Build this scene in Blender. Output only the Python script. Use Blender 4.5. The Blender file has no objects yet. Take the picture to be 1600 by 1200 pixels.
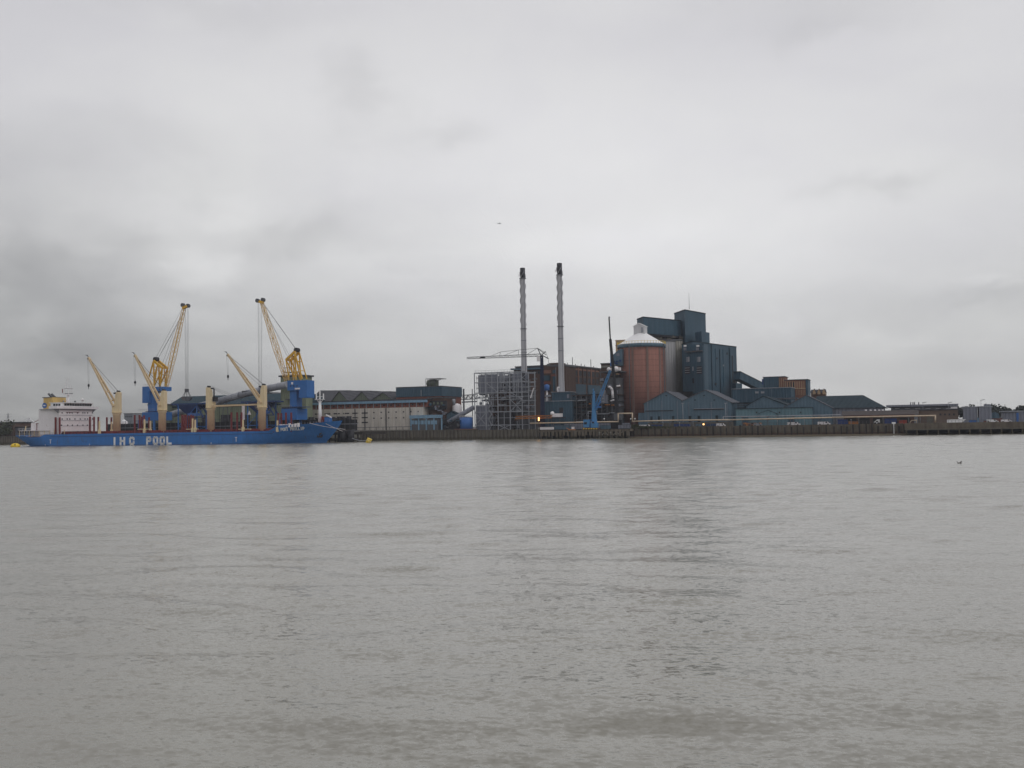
import bpy, math, random
from mathutils import Vector
R = math.radians
random.seed(7)
scene = bpy.context.scene
C = scene.collection

# ------------------------------------------------------------------ camera
CAMH = 5.8
THETA, ROLL, F = math.atan(67/1600), R(0.9), 1600.0
_f = Vector((0, math.cos(THETA), math.sin(THETA)))
_u0 = Vector((0, -math.sin(THETA), math.cos(THETA)))
_x = Vector((1, 0, 0))
_r = _x*math.cos(ROLL) - _u0*math.sin(ROLL)
_u = _x*math.sin(ROLL) + _u0*math.cos(ROLL)
cam_d = bpy.data.cameras.new('camera')
cam = bpy.data.objects.new('camera', cam_d); C.objects.link(cam)
cam_d.lens = 36; cam_d.sensor_width = 36; cam_d.clip_start = 0.5; cam_d.clip_end = 60000
from mathutils import Matrix
m = Matrix((( _r.x, _u.x, -_f.x, 0), (_r.y, _u.y, -_f.y, 0), (_r.z, _u.z, -_f.z, CAMH), (0, 0, 0, 1)))
cam.matrix_world = m
scene.camera = cam

# ------------------------------------------------------------------ world: overcast sky
SUN_EL, SUN_AZ = R(52), R(115)      # azimuth measured from +Y towards +X
w = bpy.data.worlds.new("World"); scene.world = w; w.use_nodes = True
N, L = w.node_tree.nodes, w.node_tree.links
N.clear()
def nd(nodes, t, **k):
    n = nodes.new(t)
    for a, b in k.items():
        if a in n.inputs: n.inputs[a].default_value = b
        else: setattr(n, a, b)
    return n
def mth(nodes, links, op, a, b=None, c=None, clamp=False):
    n = nodes.new('ShaderNodeMath'); n.operation = op; n.use_clamp = clamp
    for i, v in enumerate((a, b, c)):
        if v is None: continue
        if isinstance(v, (int, float)): n.inputs[i].default_value = v
        else: links.new(v, n.inputs[i])
    return n.outputs[0]
M_ = lambda *a, **k: mth(N, L, *a, **k)
tc = nd(N, 'ShaderNodeTexCoord')
sep = nd(N, 'ShaderNodeSeparateXYZ'); L.new(tc.outputs['Generated'], sep.inputs[0])
dx, dy, dz = sep.outputs
zc = M_('MAXIMUM', dz, 0.0)
den = M_('ADD', zc, 0.10)
comb = nd(N, 'ShaderNodeCombineXYZ')
L.new(M_('DIVIDE', dx, den), comb.inputs[0]); L.new(M_('DIVIDE', dy, den), comb.inputs[1])
def noise(nodes, links, vec, scale, detail=5, rough=.55, dist=0.0, dim='3D', wv=0.0):
    n = nodes.new('ShaderNodeTexNoise'); n.noise_dimensions = dim
    n.inputs['Scale'].default_value = scale; n.inputs['Detail'].default_value = detail
    n.inputs['Roughness'].default_value = rough; n.inputs['Distortion'].default_value = dist
    if dim == '4D': n.inputs['W'].default_value = wv
    links.new(vec, n.inputs['Vector']); return n
def scaled(nodes, links, vec, s, o=(0, 0, 0)):
    m = nodes.new('ShaderNodeMapping'); m.inputs['Scale'].default_value = s; m.inputs['Location'].default_value = o
    links.new(vec, m.inputs['Vector']); return m.outputs[0]
def ramp(nodes, links, fac, stops):
    r = nodes.new('ShaderNodeValToRGB'); links.new(fac, r.inputs[0]); e = r.color_ramp.elements
    while len(e) < len(stops): e.new(0.5)
    for i, (p, c) in enumerate(stops):
        e[i].position = p; e[i].color = (c, c, c, 1) if isinstance(c, (int, float)) else (*c, 1)
    return r.outputs[0]
pl = comb.outputs[0]
# broad sheets (long streaks) + soft lumps + low cumulus near the horizon
sheet = noise(N, L, scaled(N, L, pl, (0.55, 1.0, 1), (3.1, 1.7, 0)), 0.55, 6, .5, .6).outputs['Fac']
lump = noise(N, L, scaled(N, L, tc.outputs['Generated'], (1.0, 1.0, 2.1), (0.35, 0, .6)), 3.4, 7, .52, .35).outputs['Fac']
low = noise(N, L, scaled(N, L, tc.outputs['Generated'], (1, 1, 2.8), (1.3, 0, .2)), 7.5, 8, .56, .2).outputs['Fac']
v = ramp(N, L, sheet, [(.30, .0), (.72, 1.0)])
v2 = ramp(N, L, lump, [(.36, 0.0), (.62, 1.0)])
v3 = ramp(N, L, low, [(.38, 0.0), (.62, 1.0)])
# cloud masses: heavier in the west (left) and low, a broad bright sheet ahead; edges broken by a warp
wz = noise(N, L, scaled(N, L, tc.outputs['Generated'], (1, 1, 1.6), (2.3, .4, .9)), 6.0, 7, .62).outputs['Color']
wsep = nd(N, 'ShaderNodeSeparateXYZ'); L.new(wz, wsep.inputs[0])
az0 = M_('ARCTAN2', dx, dy)
az = M_('MULTIPLY_ADD', M_('SUBTRACT', wsep.outputs[0], .5), .22, az0)
el = M_('MULTIPLY_ADD', M_('SUBTRACT', wsep.outputs[1], .5), .13, dz)
def gauss(a0, sa, e0, se, A=None, E=None):
    a = M_('DIVIDE', M_('SUBTRACT', A or az, a0), sa); b = M_('DIVIDE', M_('SUBTRACT', E or el, e0), se)
    return M_('POWER', 2.718, M_('MULTIPLY', M_('ADD', M_('MULTIPLY', a, a), M_('MULTIPLY', b, b)), -1.0))
left = M_('MULTIPLY_ADD', az, -1.15, 0.10, clamp=True)
lowm = M_('SUBTRACT', 1.0, M_('MULTIPLY', dz, 3.4), clamp=True)
heavy = M_('MULTIPLY', left, lowm)
base = M_('ADD', 0.675, M_('MULTIPLY', gauss(0.10, 0.50, 0.21, 0.15, az0, dz), 0.20))
base = M_('ADD', base, M_('MULTIPLY', gauss(0.14, 0.36, 0.10, 0.09, az0, dz), 0.035))
base = M_('ADD', base, M_('MULTIPLY', M_('SUBTRACT', v, .5), 0.075))
base = M_('ADD', base, M_('MULTIPLY', M_('SUBTRACT', v2, .6), M_('ADD', 0.055, M_('MULTIPLY', heavy, 0.48))))
base = M_('ADD', base, M_('MULTIPLY', M_('MULTIPLY', M_('SUBTRACT', v3, .5), lowm), 0.085))
base = M_('SUBTRACT', base, M_('MULTIPLY', heavy, 0.50))
base = M_('SUBTRACT', base, M_('MULTIPLY', M_('POWER', lowm, 4.0), 0.085))
for (px, py, sx, sy, k) in ((570, 165, 55, 45, .085), (690, 225, 70, 22, .085), (1340, 318, 85, 17, .10), (1270, 62, 200, 45, .055), (450, 360, 95, 42, .11), (250, 385, 60, 45, .07), (110, 455, 120, 55, .13), (90, 520, 190, 50, .12),
                            (490, 500, 120, 30, .055), (230, 235, 220, 40, .05), (330, 60, 170, 30, .045), (1540, 497, 70, 10, .07), (700, 445, 120, 14, .04), (1230, 100, 60, 20, .05), (340, 458, 70, 10, .06)):
    base = M_('SUBTRACT', base, M_('MULTIPLY', gauss((px-800)/1600, sx/1600, (667-py)/1600, sy/1600), k))
for (px, py, sx, sy, k) in ((320, 405, 60, 45, .15), (340, 322, 180, 22, .07), (180, 400, 40, 18, .05), (620, 440, 120, 25, .04), (1190, 528, 60, 16, .06), (1395, 560, 50, 16, .055), (920, 556, 60, 12, .05), (730, 490, 55, 14, .04), (1000, 390, 260, 30, .035), (1560, 480, 50, 8, .05), (500, 400, 40, 20, .04)):
    base = M_('ADD', base, M_('MULTIPLY', gauss((px-800)/1600, sx/1600, (667-py)/1600, sy/1600), k))
tint = nd(N, 'ShaderNodeMixRGB'); tint.inputs[1].default_value = (1.0, 1.0, .965, 1); tint.inputs[2].default_value = (1.0, .985, 1.035, 1)
L.new(M_('ADD', M_('MULTIPLY', dz, 1.5), M_('MULTIPLY', M_('SUBTRACT', 1.0, v2), .3), clamp=True), tint.inputs[0])
colm = nd(N, 'ShaderNodeVectorMath', operation='SCALE'); L.new(tint.outputs[0], colm.inputs[0]); L.new(base, colm.inputs['Scale'])
bg_c = nd(N, 'ShaderNodeBackground'); L.new(colm.outputs[0], bg_c.inputs[0]); bg_c.inputs[1].default_value = 1.0
sky = nd(N, 'ShaderNodeTexSky', sky_type='NISHITA', sun_disc=False, sun_elevation=SUN_EL, sun_rotation=SUN_AZ)
bg_s = nd(N, 'ShaderNodeBackground'); L.new(sky.outputs[0], bg_s.inputs[0]); bg_s.inputs[1].default_value = 0.1
mix = nd(N, 'ShaderNodeMixShader'); mix.inputs[0].default_value = 0.96
L.new(bg_s.outputs[0], mix.inputs[1]); L.new(bg_c.outputs[0], mix.inputs[2])
out = nd(N, 'ShaderNodeOutputWorld'); L.new(mix.outputs[0], out.inputs[0])

sd = bpy.data.lights.new('sun', 'SUN'); sd.energy = 0.55; sd.angle = R(25); sd.color = (1, .97, .93)
so = bpy.data.objects.new('sun', sd); C.objects.link(so)
sv = Vector((math.sin(SUN_AZ)*math.cos(SUN_EL), math.cos(SUN_AZ)*math.cos(SUN_EL), math.sin(SUN_EL)))
so.rotation_euler = sv.to_track_quat('Z', 'Y').to_euler(); so.location = (0, -30, 120)
scene.view_settings.view_transform = 'Standard'; scene.view_settings.look = 'None'
scene.view_settings.exposure = 0; scene.view_settings.gamma = 1
scene.cycles.max_bounces = 6; scene.cycles.volume_bounces = 0; scene.cycles.use_denoising = True
try: scene.cycles.volume_step_rate = 4
except Exception: pass

# ------------------------------------------------------------------ pixel -> place helpers
def ray(px, py): return _f + _r*((px-800)/F) + _u*((600-py)/F)
CAM = Vector((0, 0, CAMH))
def hit(px, py, p0, n):
    d = ray(px, py); t = (Vector(p0)-CAM).dot(n)/d.dot(n); return CAM + d*t
def at(px, py, Y): return hit(px, py, (0, Y, 0), Vector((0, 1, 0)))
SL = 0.40
U = Vector((1, -SL, 0)).normalized(); V = Vector((SL, 1, 0)).normalized()
ZG = 4.3
def Q(px, py, d):                  # point on the plane parallel to the quay, d metres inland
    return hit(px, py, Vector((0, 484, 0)) + V*d, V)
def QY(px, d, z=ZG):
    p = Q(px, 665, d); return Vector((p.x, p.y, z))

# ------------------------------------------------------------------ mesh builder
class MB:
    def __init__(s): s.v = []; s.f = []; s.sm = []
    def add(s, vs, fs, smooth=False):
        b = len(s.v); s.v += [tuple(v) for v in vs]
        for f in fs: s.f.append([b+i for i in f]); s.sm.append(smooth)
        return s
    def box(s, x0, x1, y0, y1, z0, z1): return s.prism([(x0, y0), (x1, y0), (x1, y1), (x0, y1)], z0, z1)
    def prism(s, fp, z0, z1, z1s=None):
        n = len(fp); top = z1s or [z1]*n
        vs = [(p[0], p[1], z0) for p in fp] + [(p[0], p[1], top[i]) for i, p in enumerate(fp)]
        return s.add(vs, [list(range(n))[::-1], list(range(n, 2*n))] + [[i, (i+1) % n, n+(i+1) % n, n+i] for i in range(n)])
    def ext(s, prof, vec):             # a 3-D outline swept along vec
        n = len(prof); vs = [Vector(p) for p in prof]; vs += [p+Vector(vec) for p in vs]
        return s.add(vs, [list(range(n)), list(range(n, 2*n))[::-1]] + [[i, n+i, n+(i+1) % n, (i+1) % n] for i in range(n)])
    def tube(s, p0, p1, r0, r1=None, n=8, smooth=True):
        p0, p1 = Vector(p0), Vector(p1); r1 = r0 if r1 is None else r1
        d = (p1-p0).normalized(); a = d.orthogonal().normalized(); b = d.cross(a); vs = []
        for p, r in ((p0, r0), (p1, r1)):
            for i in range(n):
                t = 2*math.pi*i/n + math.pi/n; vs.append(p + a*r*math.cos(t) + b*r*math.sin(t))
        s.add(vs, [[i, (i+1) % n, n+(i+1) % n, n+i] for i in range(n)], smooth)
        b0 = len(s.v)-2*n; s.f += [[b0+i for i in range(n)][::-1], [b0+n+i for i in range(n)]]; s.sm += [False, False]
        return s
    def bar(s, p0, p1, w, h=None):     # square bar
        p0, p1 = Vector(p0), Vector(p1); h = h or w; d = (p1-p0).normalized()
        up = Vector((0, 0, 1)) if abs(d.z) < .95 else Vector((0, 1, 0))
        a = d.cross(up).normalized(); b = a.cross(d).normalized()
        vs = [p + a*sx*w/2 + b*sy*h/2 for p in (p0, p1) for sx, sy in ((-1, -1), (1, -1), (1, 1), (-1, 1))]
        return s.add(vs, [[3, 2, 1, 0], [4, 5, 6, 7], [0, 1, 5, 4], [1, 2, 6, 5], [2, 3, 7, 6], [3, 0, 4, 7]])
    def path(s, pts, r, n=8):
        for a, b in zip(pts, pts[1:]): s.tube(a, b, r, n=n)
        return s
    def lathe(s, c, prof, n=32, smooth=True, a0=0.0, frac=1.0):
        k = len(prof); m = n; vs = []
        for r, z in prof:
            for i in range(m):
                t = a0 + 2*math.pi*i/m; vs.append((c[0]+r*math.cos(t), c[1]+r*math.sin(t), z))
        fs = [[j*m+i, j*m+(i+1) % m, (j+1)*m+(i+1) % m, (j+1)*m+i] for j in range(k-1) for i in range(m)]
        s.add(vs, fs, smooth); b = len(s.v)-k*m
        s.f += [[b+i for i in range(m)][::-1], [b+(k-1)*m+i for i in range(m)]]; s.sm += [False, False]
        return s
    def ball(s, c, r, n=10, sq=(1, 1, 1)):
        vs = []; h = n//2
        for j in range(h+1):
            p = math.pi*j/h
            for i in range(n):
                t = 2*math.pi*i/n
                vs.append((c[0]+r*sq[0]*math.sin(p)*math.cos(t), c[1]+r*sq[1]*math.sin(p)*math.sin(t), c[2]+r*sq[2]*math.cos(p)))
        return s.add(vs, [[j*n+i, j*n+(i+1) % n, (j+1)*n+(i+1) % n, (j+1)*n+i] for j in range(h) for i in range(n)], True)
    def truss(s, p0, p1, w0, w1, n, r, side=None):   # four-chord lattice boom
        p0, p1 = Vector(p0), Vector(p1); d = (p1-p0).normalized()
        a = Vector(side).normalized() if side is not None else d.orthogonal().normalized()
        b = d.cross(a).normalized(); rings = []
        for i in range(n+1):
            t = i/n; p = p0.lerp(p1, t)
            k = w0+(w1-w0)*t if not isinstance(w0, (list, tuple)) else None
            rings.append([p + a*sx*k/2 + b*sy*k/2 for sx, sy in ((-1, -1), (1, -1), (1, 1), (-1, 1))])
        for j in range(4): s.bar(rings[0][j], rings[-1][j], r*1.35)
        for i in range(n):
            for j in range(4):
                j2 = (j+1) % 4
                s.bar(rings[i][j] if i % 2 else rings[i][j2], rings[i+1][j2] if i % 2 else rings[i+1][j], r*.8)
                if i % 2: s.bar(rings[i+1][j], rings[i+1][j2], r*.7)
        return s
    # --- things laid parallel to the quay
    def qbox(s, px0, px1, pyt, pyb, d, depth, zb=None, zt=None):
        pm = (px0+px1)/2; ym = (pyt+(pyb if pyb is not None else pyt))/2
        a = Q(px0, ym, d); b = Q(px1, ym, d); z1 = Q(pm, pyt, d).z if zt is None else zt
        z0 = zb if zb is not None else (ZG if pyb is None else Q(pm, pyb, d).z)
        fp = [a, b, b+V*depth, a+V*depth]
        return s.prism([(p.x, p.y) for p in fp], z0, z1)
    def build(s, name, mat, parent=None, label=None):
        me = bpy.data.meshes.new(name)
        off = Vector(parent['_o']) if parent is not None and '_o' in parent else Vector((0, 0, 0))
        if parent is None and s.v and not name.startswith(('water', 'ground', 'haze', 'hills')):
            xs = [v[0] for v in s.v]; ys = [v[1] for v in s.v]
            off = Vector(((min(xs)+max(xs))/2, (min(ys)+max(ys))/2, min(v[2] for v in s.v)))
        me.from_pydata([(v[0]-off.x, v[1]-off.y, v[2]-off.z) for v in s.v], [], s.f)
        me.polygons.foreach_set('use_smooth', s.sm)
        me.materials.append(mat); me.update()
        import bmesh
        bm = bmesh.new(); bm.from_mesh(me); bmesh.ops.recalc_face_normals(bm, faces=bm.faces); bm.to_mesh(me); bm.free()
        o = bpy.data.objects.new(name, me); C.objects.link(o)
        if parent is not None:
            o.parent = parent
            if '_o' in parent: LOCAL[o.name] = tuple(off)
            o['_o'] = tuple(off)
        else: o.location = off; o['_o'] = tuple(off)
        if label: o['label'] = label
        return o
LOCAL = {}
def tag(o, label, cat, group=None, kind=None):
    if label: o['label'] = label
    if cat: o['category'] = cat
    if group: o['group'] = group
    if kind: o['kind'] = kind
    return o
def thing(name, label, cat, loc, group=None, rz=0.0, local=False):
    o = bpy.data.objects.new(name, None); C.objects.link(o); o.location = loc; o.rotation_euler = (0, 0, rz)
    o['_o'] = (0, 0, 0) if local else tuple(loc); o.empty_display_size = 2
    return tag(o, label, cat, group)
def copy_tree(o, parent=None):
    c = o.copy(); C.objects.link(c)
    if parent is not None: c.parent = parent
    for ch in [x for x in bpy.data.objects if x.parent == o]: copy_tree(ch, c)
    return c

# ------------------------------------------------------------------ materials
def mat(name, col, var=.22, scale=.35, streak=.25, rough=.7, metal=0.0, corr=0.0, corr_amt=.12, rust=0.0, rustcol=(.16, .07, .035), spec=.3, emis=None, bands=None, tide=0.0, patch=0.0):
    m = bpy.data.materials.new(name); m.use_nodes = True; n, l = m.node_tree.nodes, m.node_tree.links
    b = n['Principled BSDF']; b.inputs['Roughness'].default_value = rough; b.inputs['Metallic'].default_value = metal
    b.inputs['Specular IOR Level'].default_value = spec
    if emis:
        b.inputs['Emission Color'].default_value = (*emis[0], 1); b.inputs['Emission Strength'].default_value = emis[1]
    g = n.new('ShaderNodeNewGeometry'); P = g.outputs['Position']
    n1 = noise(n, l, P, scale, 6, .6).outputs['Fac']
    n2 = noise(n, l, scaled(n, l, P, (1.1, 1.1, .07)), .9, 4, .6).outputs['Fac']
    k = mth(n, l, 'ADD', mth(n, l, 'MULTIPLY', mth(n, l, 'SUBTRACT', n1, .5), 2.4*var), mth(n, l, 'MULTIPLY', mth(n, l, 'SUBTRACT', n2, .5), 2.4*streak))
    k = mth(n, l, 'ADD', k, 1.0)
    if corr:
        sp = n.new('ShaderNodeSeparateXYZ'); l.new(P, sp.inputs[0])
        q = mth(n, l, 'ADD', sp.outputs[0], mth(n, l, 'MULTIPLY', sp.outputs[1], -.55))
        sn = mth(n, l, 'SINE', mth(n, l, 'MULTIPLY', q, 2*math.pi/corr))
        # ribs: tone darkens towards the troughs
        k = mth(n, l, 'ADD', k, mth(n, l, 'MULTIPLY', sn, corr_amt))
        bp = n.new('ShaderNodeBump'); bp.inputs['Strength'].default_value = .5; bp.inputs['Distance'].default_value = .12
        l.new(sn, bp.inputs['Height']); l.new(bp.outputs[0], b.inputs['Normal'])
    if bands:
        sp = n.new('ShaderNodeSeparateXYZ'); l.new(P, sp.inputs[0])
        fr = mth(n, l, 'FRACT', mth(n, l, 'DIVIDE', sp.outputs[2], bands[0]))
        k = mth(n, l, 'SUBTRACT', k, mth(n, l, 'MULTIPLY', mth(n, l, 'LESS_THAN', fr, bands[1]), bands[2]))
    vm = n.new('ShaderNodeVectorMath'); vm.operation = 'SCALE'; vm.inputs[0].default_value = col; l.new(k, vm.inputs['Scale'])
    colout = vm.outputs[0]
    if rust:
        mr = n.new('ShaderNodeMixRGB'); l.new(colout, mr.inputs[1]); mr.inputs[2].default_value = (*rustcol, 1)
        rn = noise(n, l, scaled(n, l, P, (1, 1, .28), (9, 3, 1)), scale*1.8, 8, .65).outputs['Fac']
        rm = mth(n, l, 'MULTIPLY', mth(n, l, 'SUBTRACT', rn, .68-rust*.3), 9.0, clamp=True)
        l.new(mth(n, l, 'MULTIPLY', rm, .8), mr.inputs[0]); colout = mr.outputs[0]
    if patch:      # individual sheets faded differently
        vo = n.new('ShaderNodeTexVoronoi'); vo.feature = 'F1'; vo.distance = 'CHEBYCHEV'; vo.inputs['Scale'].default_value = 1.0
        l.new(scaled(n, l, P, (.30, .30, .16)), vo.inputs['Vector'])
        sp2 = n.new('ShaderNodeSeparateColor'); l.new(vo.outputs['Color'], sp2.inputs[0])
        pm = n.new('ShaderNodeVectorMath'); pm.operation = 'SCALE'; l.new(colout, pm.inputs[0]); l.new(mth(n, l, 'MULTIPLY_ADD', sp2.outputs[0], patch, 1-patch/2), pm.inputs['Scale']); colout = pm.outputs[0]
    if tide:       # weed and slime below the high-water line
        sp3 = n.new('ShaderNodeSeparateXYZ'); l.new(P, sp3.inputs[0])
        wn = noise(n, l, scaled(n, l, P, (.8, .8, .5)), 1.0, 5, .6).outputs['Fac']
        tm = mth(n, l, 'MULTIPLY', mth(n, l, 'SUBTRACT', mth(n, l, 'MULTIPLY_ADD', wn, 1.6, tide-.8), sp3.outputs[2]), 2.2, clamp=True)
        mt = n.new('ShaderNodeMixRGB'); l.new(mth(n, l, 'MULTIPLY', tm, .8), mt.inputs[0]); l.new(colout, mt.inputs[1]); mt.inputs[2].default_value = (.062, .056, .036, 1); colout = mt.outputs[0]
    l.new(colout, b.inputs['Base Color'])
    return m
MT = {}
def defm(k, *a, **kw): MT[k] = mat(k, *a, **kw)
defm('ship_blue', (.033, .165, .46), var=.16, streak=.20, rough=.45, rust=.22, rustcol=(.05, .07, .12), scale=.35, patch=.10)
defm('hull_rust', (.075, .085, .13), rough=.8)
defm('hull_scuff', (.026, .11, .30), rough=.7)
defm('boot_blue', (.03, .08, .22), rough=.5)
defm('deck_maroon', (.17, .028, .03), rough=.6, var=.3)
defm('cream', (.74, .61, .38), rough=.5, rust=.10, var=.1, streak=.12)
defm('cream_worn', (.66, .51, .31), rough=.5, rust=.30, rustcol=(.33, .17, .09), var=.1, streak=.15)
defm('white', (.80, .77, .78), rough=.5, var=.08, streak=.08, rust=.03)
defm('white_clean', (.82, .82, .82), rough=.4, var=.05, streak=.04)
defm('funnel_yellow', (.62, .42, .14), rough=.5, var=.08)
defm('black', (.012, .012, .014), rough=.6, var=.3)
defm('dark', (.035, .035, .04), rough=.7, var=.4)
defm('window_glass', (.025, .03, .04), rough=.12, spec=.6)
defm('rope', (.11, .11, .12), rough=.8)
defm('crane_yellow', (.66, .38, .035), rough=.5, var=.15, streak=.1, rust=.10)
defm('jib_yellow', (.68, .43, .11), rough=.5, var=.15, streak=.1, rust=.10)
defm('crane_blue', (.035, .15, .42), rough=.5, var=.15, streak=.15, rust=.06)
defm('mast_navy', (.012, .020, .06), rough=.6, var=.2)
defm('crane_navy', (.02, .05, .15), rough=.5, var=.2)
defm('sky_blue', (.07, .23, .46), rough=.5, var=.15, rust=.08)
defm('olive', (.20, .23, .155), rough=.75, var=.1, streak=.16, corr=1.4)
defm('olive_dark', (.13, .15, .11), rough=.75, corr=1.4)
defm('roof_grey', (.075, .076, .084), spec=.1, rough=.9, var=.35, streak=.0, corr=2.2)
defm('roof_teal', (.036, .062, .078), spec=.1, rough=.9, corr=2.0)
defm('concrete_pale', (.54, .50, .445), rough=.85, var=.16, streak=.32, scale=.25, rust=.06, rustcol=(.22, .18, .13))
defm('concrete', (.27, .26, .23), tide=1.8, rough=.9, var=.25, streak=.3)
defm('silo_concrete', (.33, .33, .335), rough=.85, var=.08, streak=.2)
defm('concrete_dark', (.13, .12, .10), tide=1.3, rough=.9, var=.35, streak=.35)
defm('brick', (.20, .075, .055), rough=.9, var=.2, streak=.15, rust=.05, rustcol=(.10, .05, .04))
defm('silo_brick', (.270, .135, .108), patch=.07, spec=.05, rough=.97, var=.14, streak=.24, bands=(2.6, .16, .16), scale=.2)
defm('brown', (.10, .062, .048), rough=.9, var=.3, streak=.3)
defm('brown_pink', (.27, .135, .095), rough=.85, var=.15, streak=.2)
defm('teal', (.040, .085, .122), patch=.10, rough=.62, var=.14, streak=.20, corr=1.5, corr_amt=.06, scale=.09)
defm('teal_shed', (.088, .146, .192), patch=.05, rough=.6, var=.12, streak=.14, corr=1.6, corr_amt=.03, scale=.1)
defm('teal_pale', (.115, .205, .24), patch=.14, rough=.6, var=.1, streak=.14, corr=1.6, corr_amt=.06, scale=.1)
defm('teal_roof', (.026, .042, .052), spec=.1, rough=.9, var=.3, streak=0, corr=2.4, corr_amt=.1)
defm('teal_roof_pale', (.105, .112, .128), spec=.1, rough=.9, var=.3, streak=.0, corr=2.4)
defm('steel', (.29, .305, .335), rough=.5, var=.12, rust=.05)
defm('steel_dark', (.10, .105, .115), rough=.6, var=.3, rust=.25)
defm('cladding', (.20, .21, .25), rough=.6, var=.15, corr=1.6)
defm('pale_blue', (.20, .33, .45), rough=.6, var=.15)
defm('pale_panel', (.58, .58, .60), rough=.7, var=.1, streak=.1)
defm('pilaster_grey', (.20, .135, .115), rough=.9, var=.2, streak=.2)
defm('brick_dull', (.155, .115, .092), rough=.9, var=.15, streak=.15)
defm('roof_brown', (.065, .055, .052), rough=.9, var=.3, streak=0)
defm('chimney_grey', (.46, .46, .48), rough=.6, var=.08, streak=.12, rust=.02, rustcol=(.3, .25, .2))
defm('timber', (.128, .108, .082), rough=.9, var=.45, streak=.55, scale=.5, tide=1.5)
defm('timber_dark', (.035, .030, .026), rough=.9, var=.4, streak=.3)
defm('sheet_pile', (.115, .100, .080), tide=1.6, rough=.9, var=.35, streak=.45, corr=2.1, corr_amt=.3)
defm('mud', (.10, .080, .052), rough=.9, var=.3)
defm('ground', (.10, .095, .088), rough=.95, var=.3, scale=.05)
defm('pipe_buff', (.56, .45, .33), rough=.6, var=.12)
defm('yellow', (.72, .50, .03), rough=.5, var=.12, rust=.12)
defm('tank_blue', (.05, .14, .38), rough=.5, var=.12, streak=.12, rust=.06)
defm('lorry_blue', (.02, .05, .20), rough=.5)
defm('orange', (.42, .16, .04), rough=.7, var=.3)
defm('red', (.32, .05, .03), rough=.6)
defm('lamp', (1, .6, .25), emis=((1, .52, .18), 4), var=0, streak=0)
defm('leaf', (.055, .065, .035), rough=.9, var=.5, scale=1.2, streak=0)
defm('leaf_far', (.060, .068, .060), rough=.95, var=.4, scale=.05, streak=0)
defm('bark', (.07, .05, .035), rough=.9)
defm('tarmac', (.05, .05, .052), rough=.9)
defm('buff', (.45, .32, .20), rough=.8)
defm('gull', (.10, .09, .08), rough=.8)
defm('far_grey', (.20, .21, .23), rough=.8)
T = MT

# ------------------------------------------------------------------ SETTING: water, ground, hills
def water_material():
    m = bpy.data.materials.new('river_water'); m.use_nodes = True; n, l = m.node_tree.nodes, m.node_tree.links
    b = n['Principled BSDF']; b.inputs['IOR'].default_value = 1.45
    b.inputs['Roughness'].default_value = .23
    g = n.new('ShaderNodeNewGeometry'); P = g.outputs['Position']
    rot = n.new('ShaderNodeMapping'); rot.inputs['Rotation'].default_value = (0, 0, R(6)); l.new(P, rot.inputs['Vector']); P2 = rot.outputs[0]
    big = noise(n, l, scaled(n, l, P, (.012, .045, 0)), 1.0, 4, .55, .4).outputs['Fac']
    patch = ramp(n, l, big, [(.36, .70), (.62, 1.2)])
    tot = None
    for (sx, sy, amp, det) in ((2.5, 4.2, .50, 4), (8.0, 12.0, .42, 3)):
        c = noise(n, l, scaled(n, l, P2, (sx, sy, 0), (sx*3, sy*7, sx)), 1.0, det, .55, .3).outputs['Color']
        s = n.new('ShaderNodeVectorMath'); s.operation = 'SUBTRACT'; l.new(c, s.inputs[0]); s.inputs[1].default_value = (.5, .5, .5)
        k = n.new('ShaderNodeVectorMath'); k.operation = 'SCALE'; l.new(s.outputs[0], k.inputs[0]); k.inputs['Scale'].default_value = amp
        if tot is None: tot = k.outputs[0]
        else:
            ad = n.new('ShaderNodeVectorMath'); ad.operation = 'ADD'; l.new(tot, ad.inputs[0]); l.new(k.outputs[0], ad.inputs[1]); tot = ad.outputs[0]
    sc = n.new('ShaderNodeVectorMath'); sc.operation = 'SCALE'; l.new(tot, sc.inputs[0]); l.new(patch, sc.inputs['Scale'])
    an = n.new('ShaderNodeVectorMath'); an.operation = 'MULTIPLY'; l.new(sc.outputs[0], an.inputs[0]); an.inputs[1].default_value = (.55, 1.0, 0)
    ad = n.new('ShaderNodeVectorMath'); ad.operation = 'ADD'; l.new(an.outputs[0], ad.inputs[0]); l.new(g.outputs['Normal'], ad.inputs[1])
    nm = n.new('ShaderNodeVectorMath'); nm.operation = 'NORMALIZE'; l.new(ad.outputs[0], nm.inputs[0])
    l.new(nm.outputs[0], b.inputs['Normal']); l.new(nm.outputs[0], b.inputs['Coat Normal'])
    b.inputs['Coat Weight'].default_value = .45; b.inputs['Coat Roughness'].default_value = .16; b.inputs['Coat IOR'].default_value = 1.5
    mud = noise(n, l, scaled(n, l, P, (.02, .06, 0)), 1.0, 5, .5).outputs['Fac']
    mr = n.new('ShaderNodeMixRGB'); l.new(mud, mr.inputs[0]); mr.inputs[1].default_value = (.150, .142, .103, 1); mr.inputs[2].default_value = (.182, .173, .132, 1)
    l.new(mr.outputs[0], b.inputs['Base Color'])
    return m
T['water'] = water_material()
import numpy as np
wm = MB(); wm.add([(-2300, -60, -.45), (2300, -60, -.45), (2300, 2600, -.45), (-2300, 2600, -.45)], [[0, 1, 2, 3]])
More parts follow.
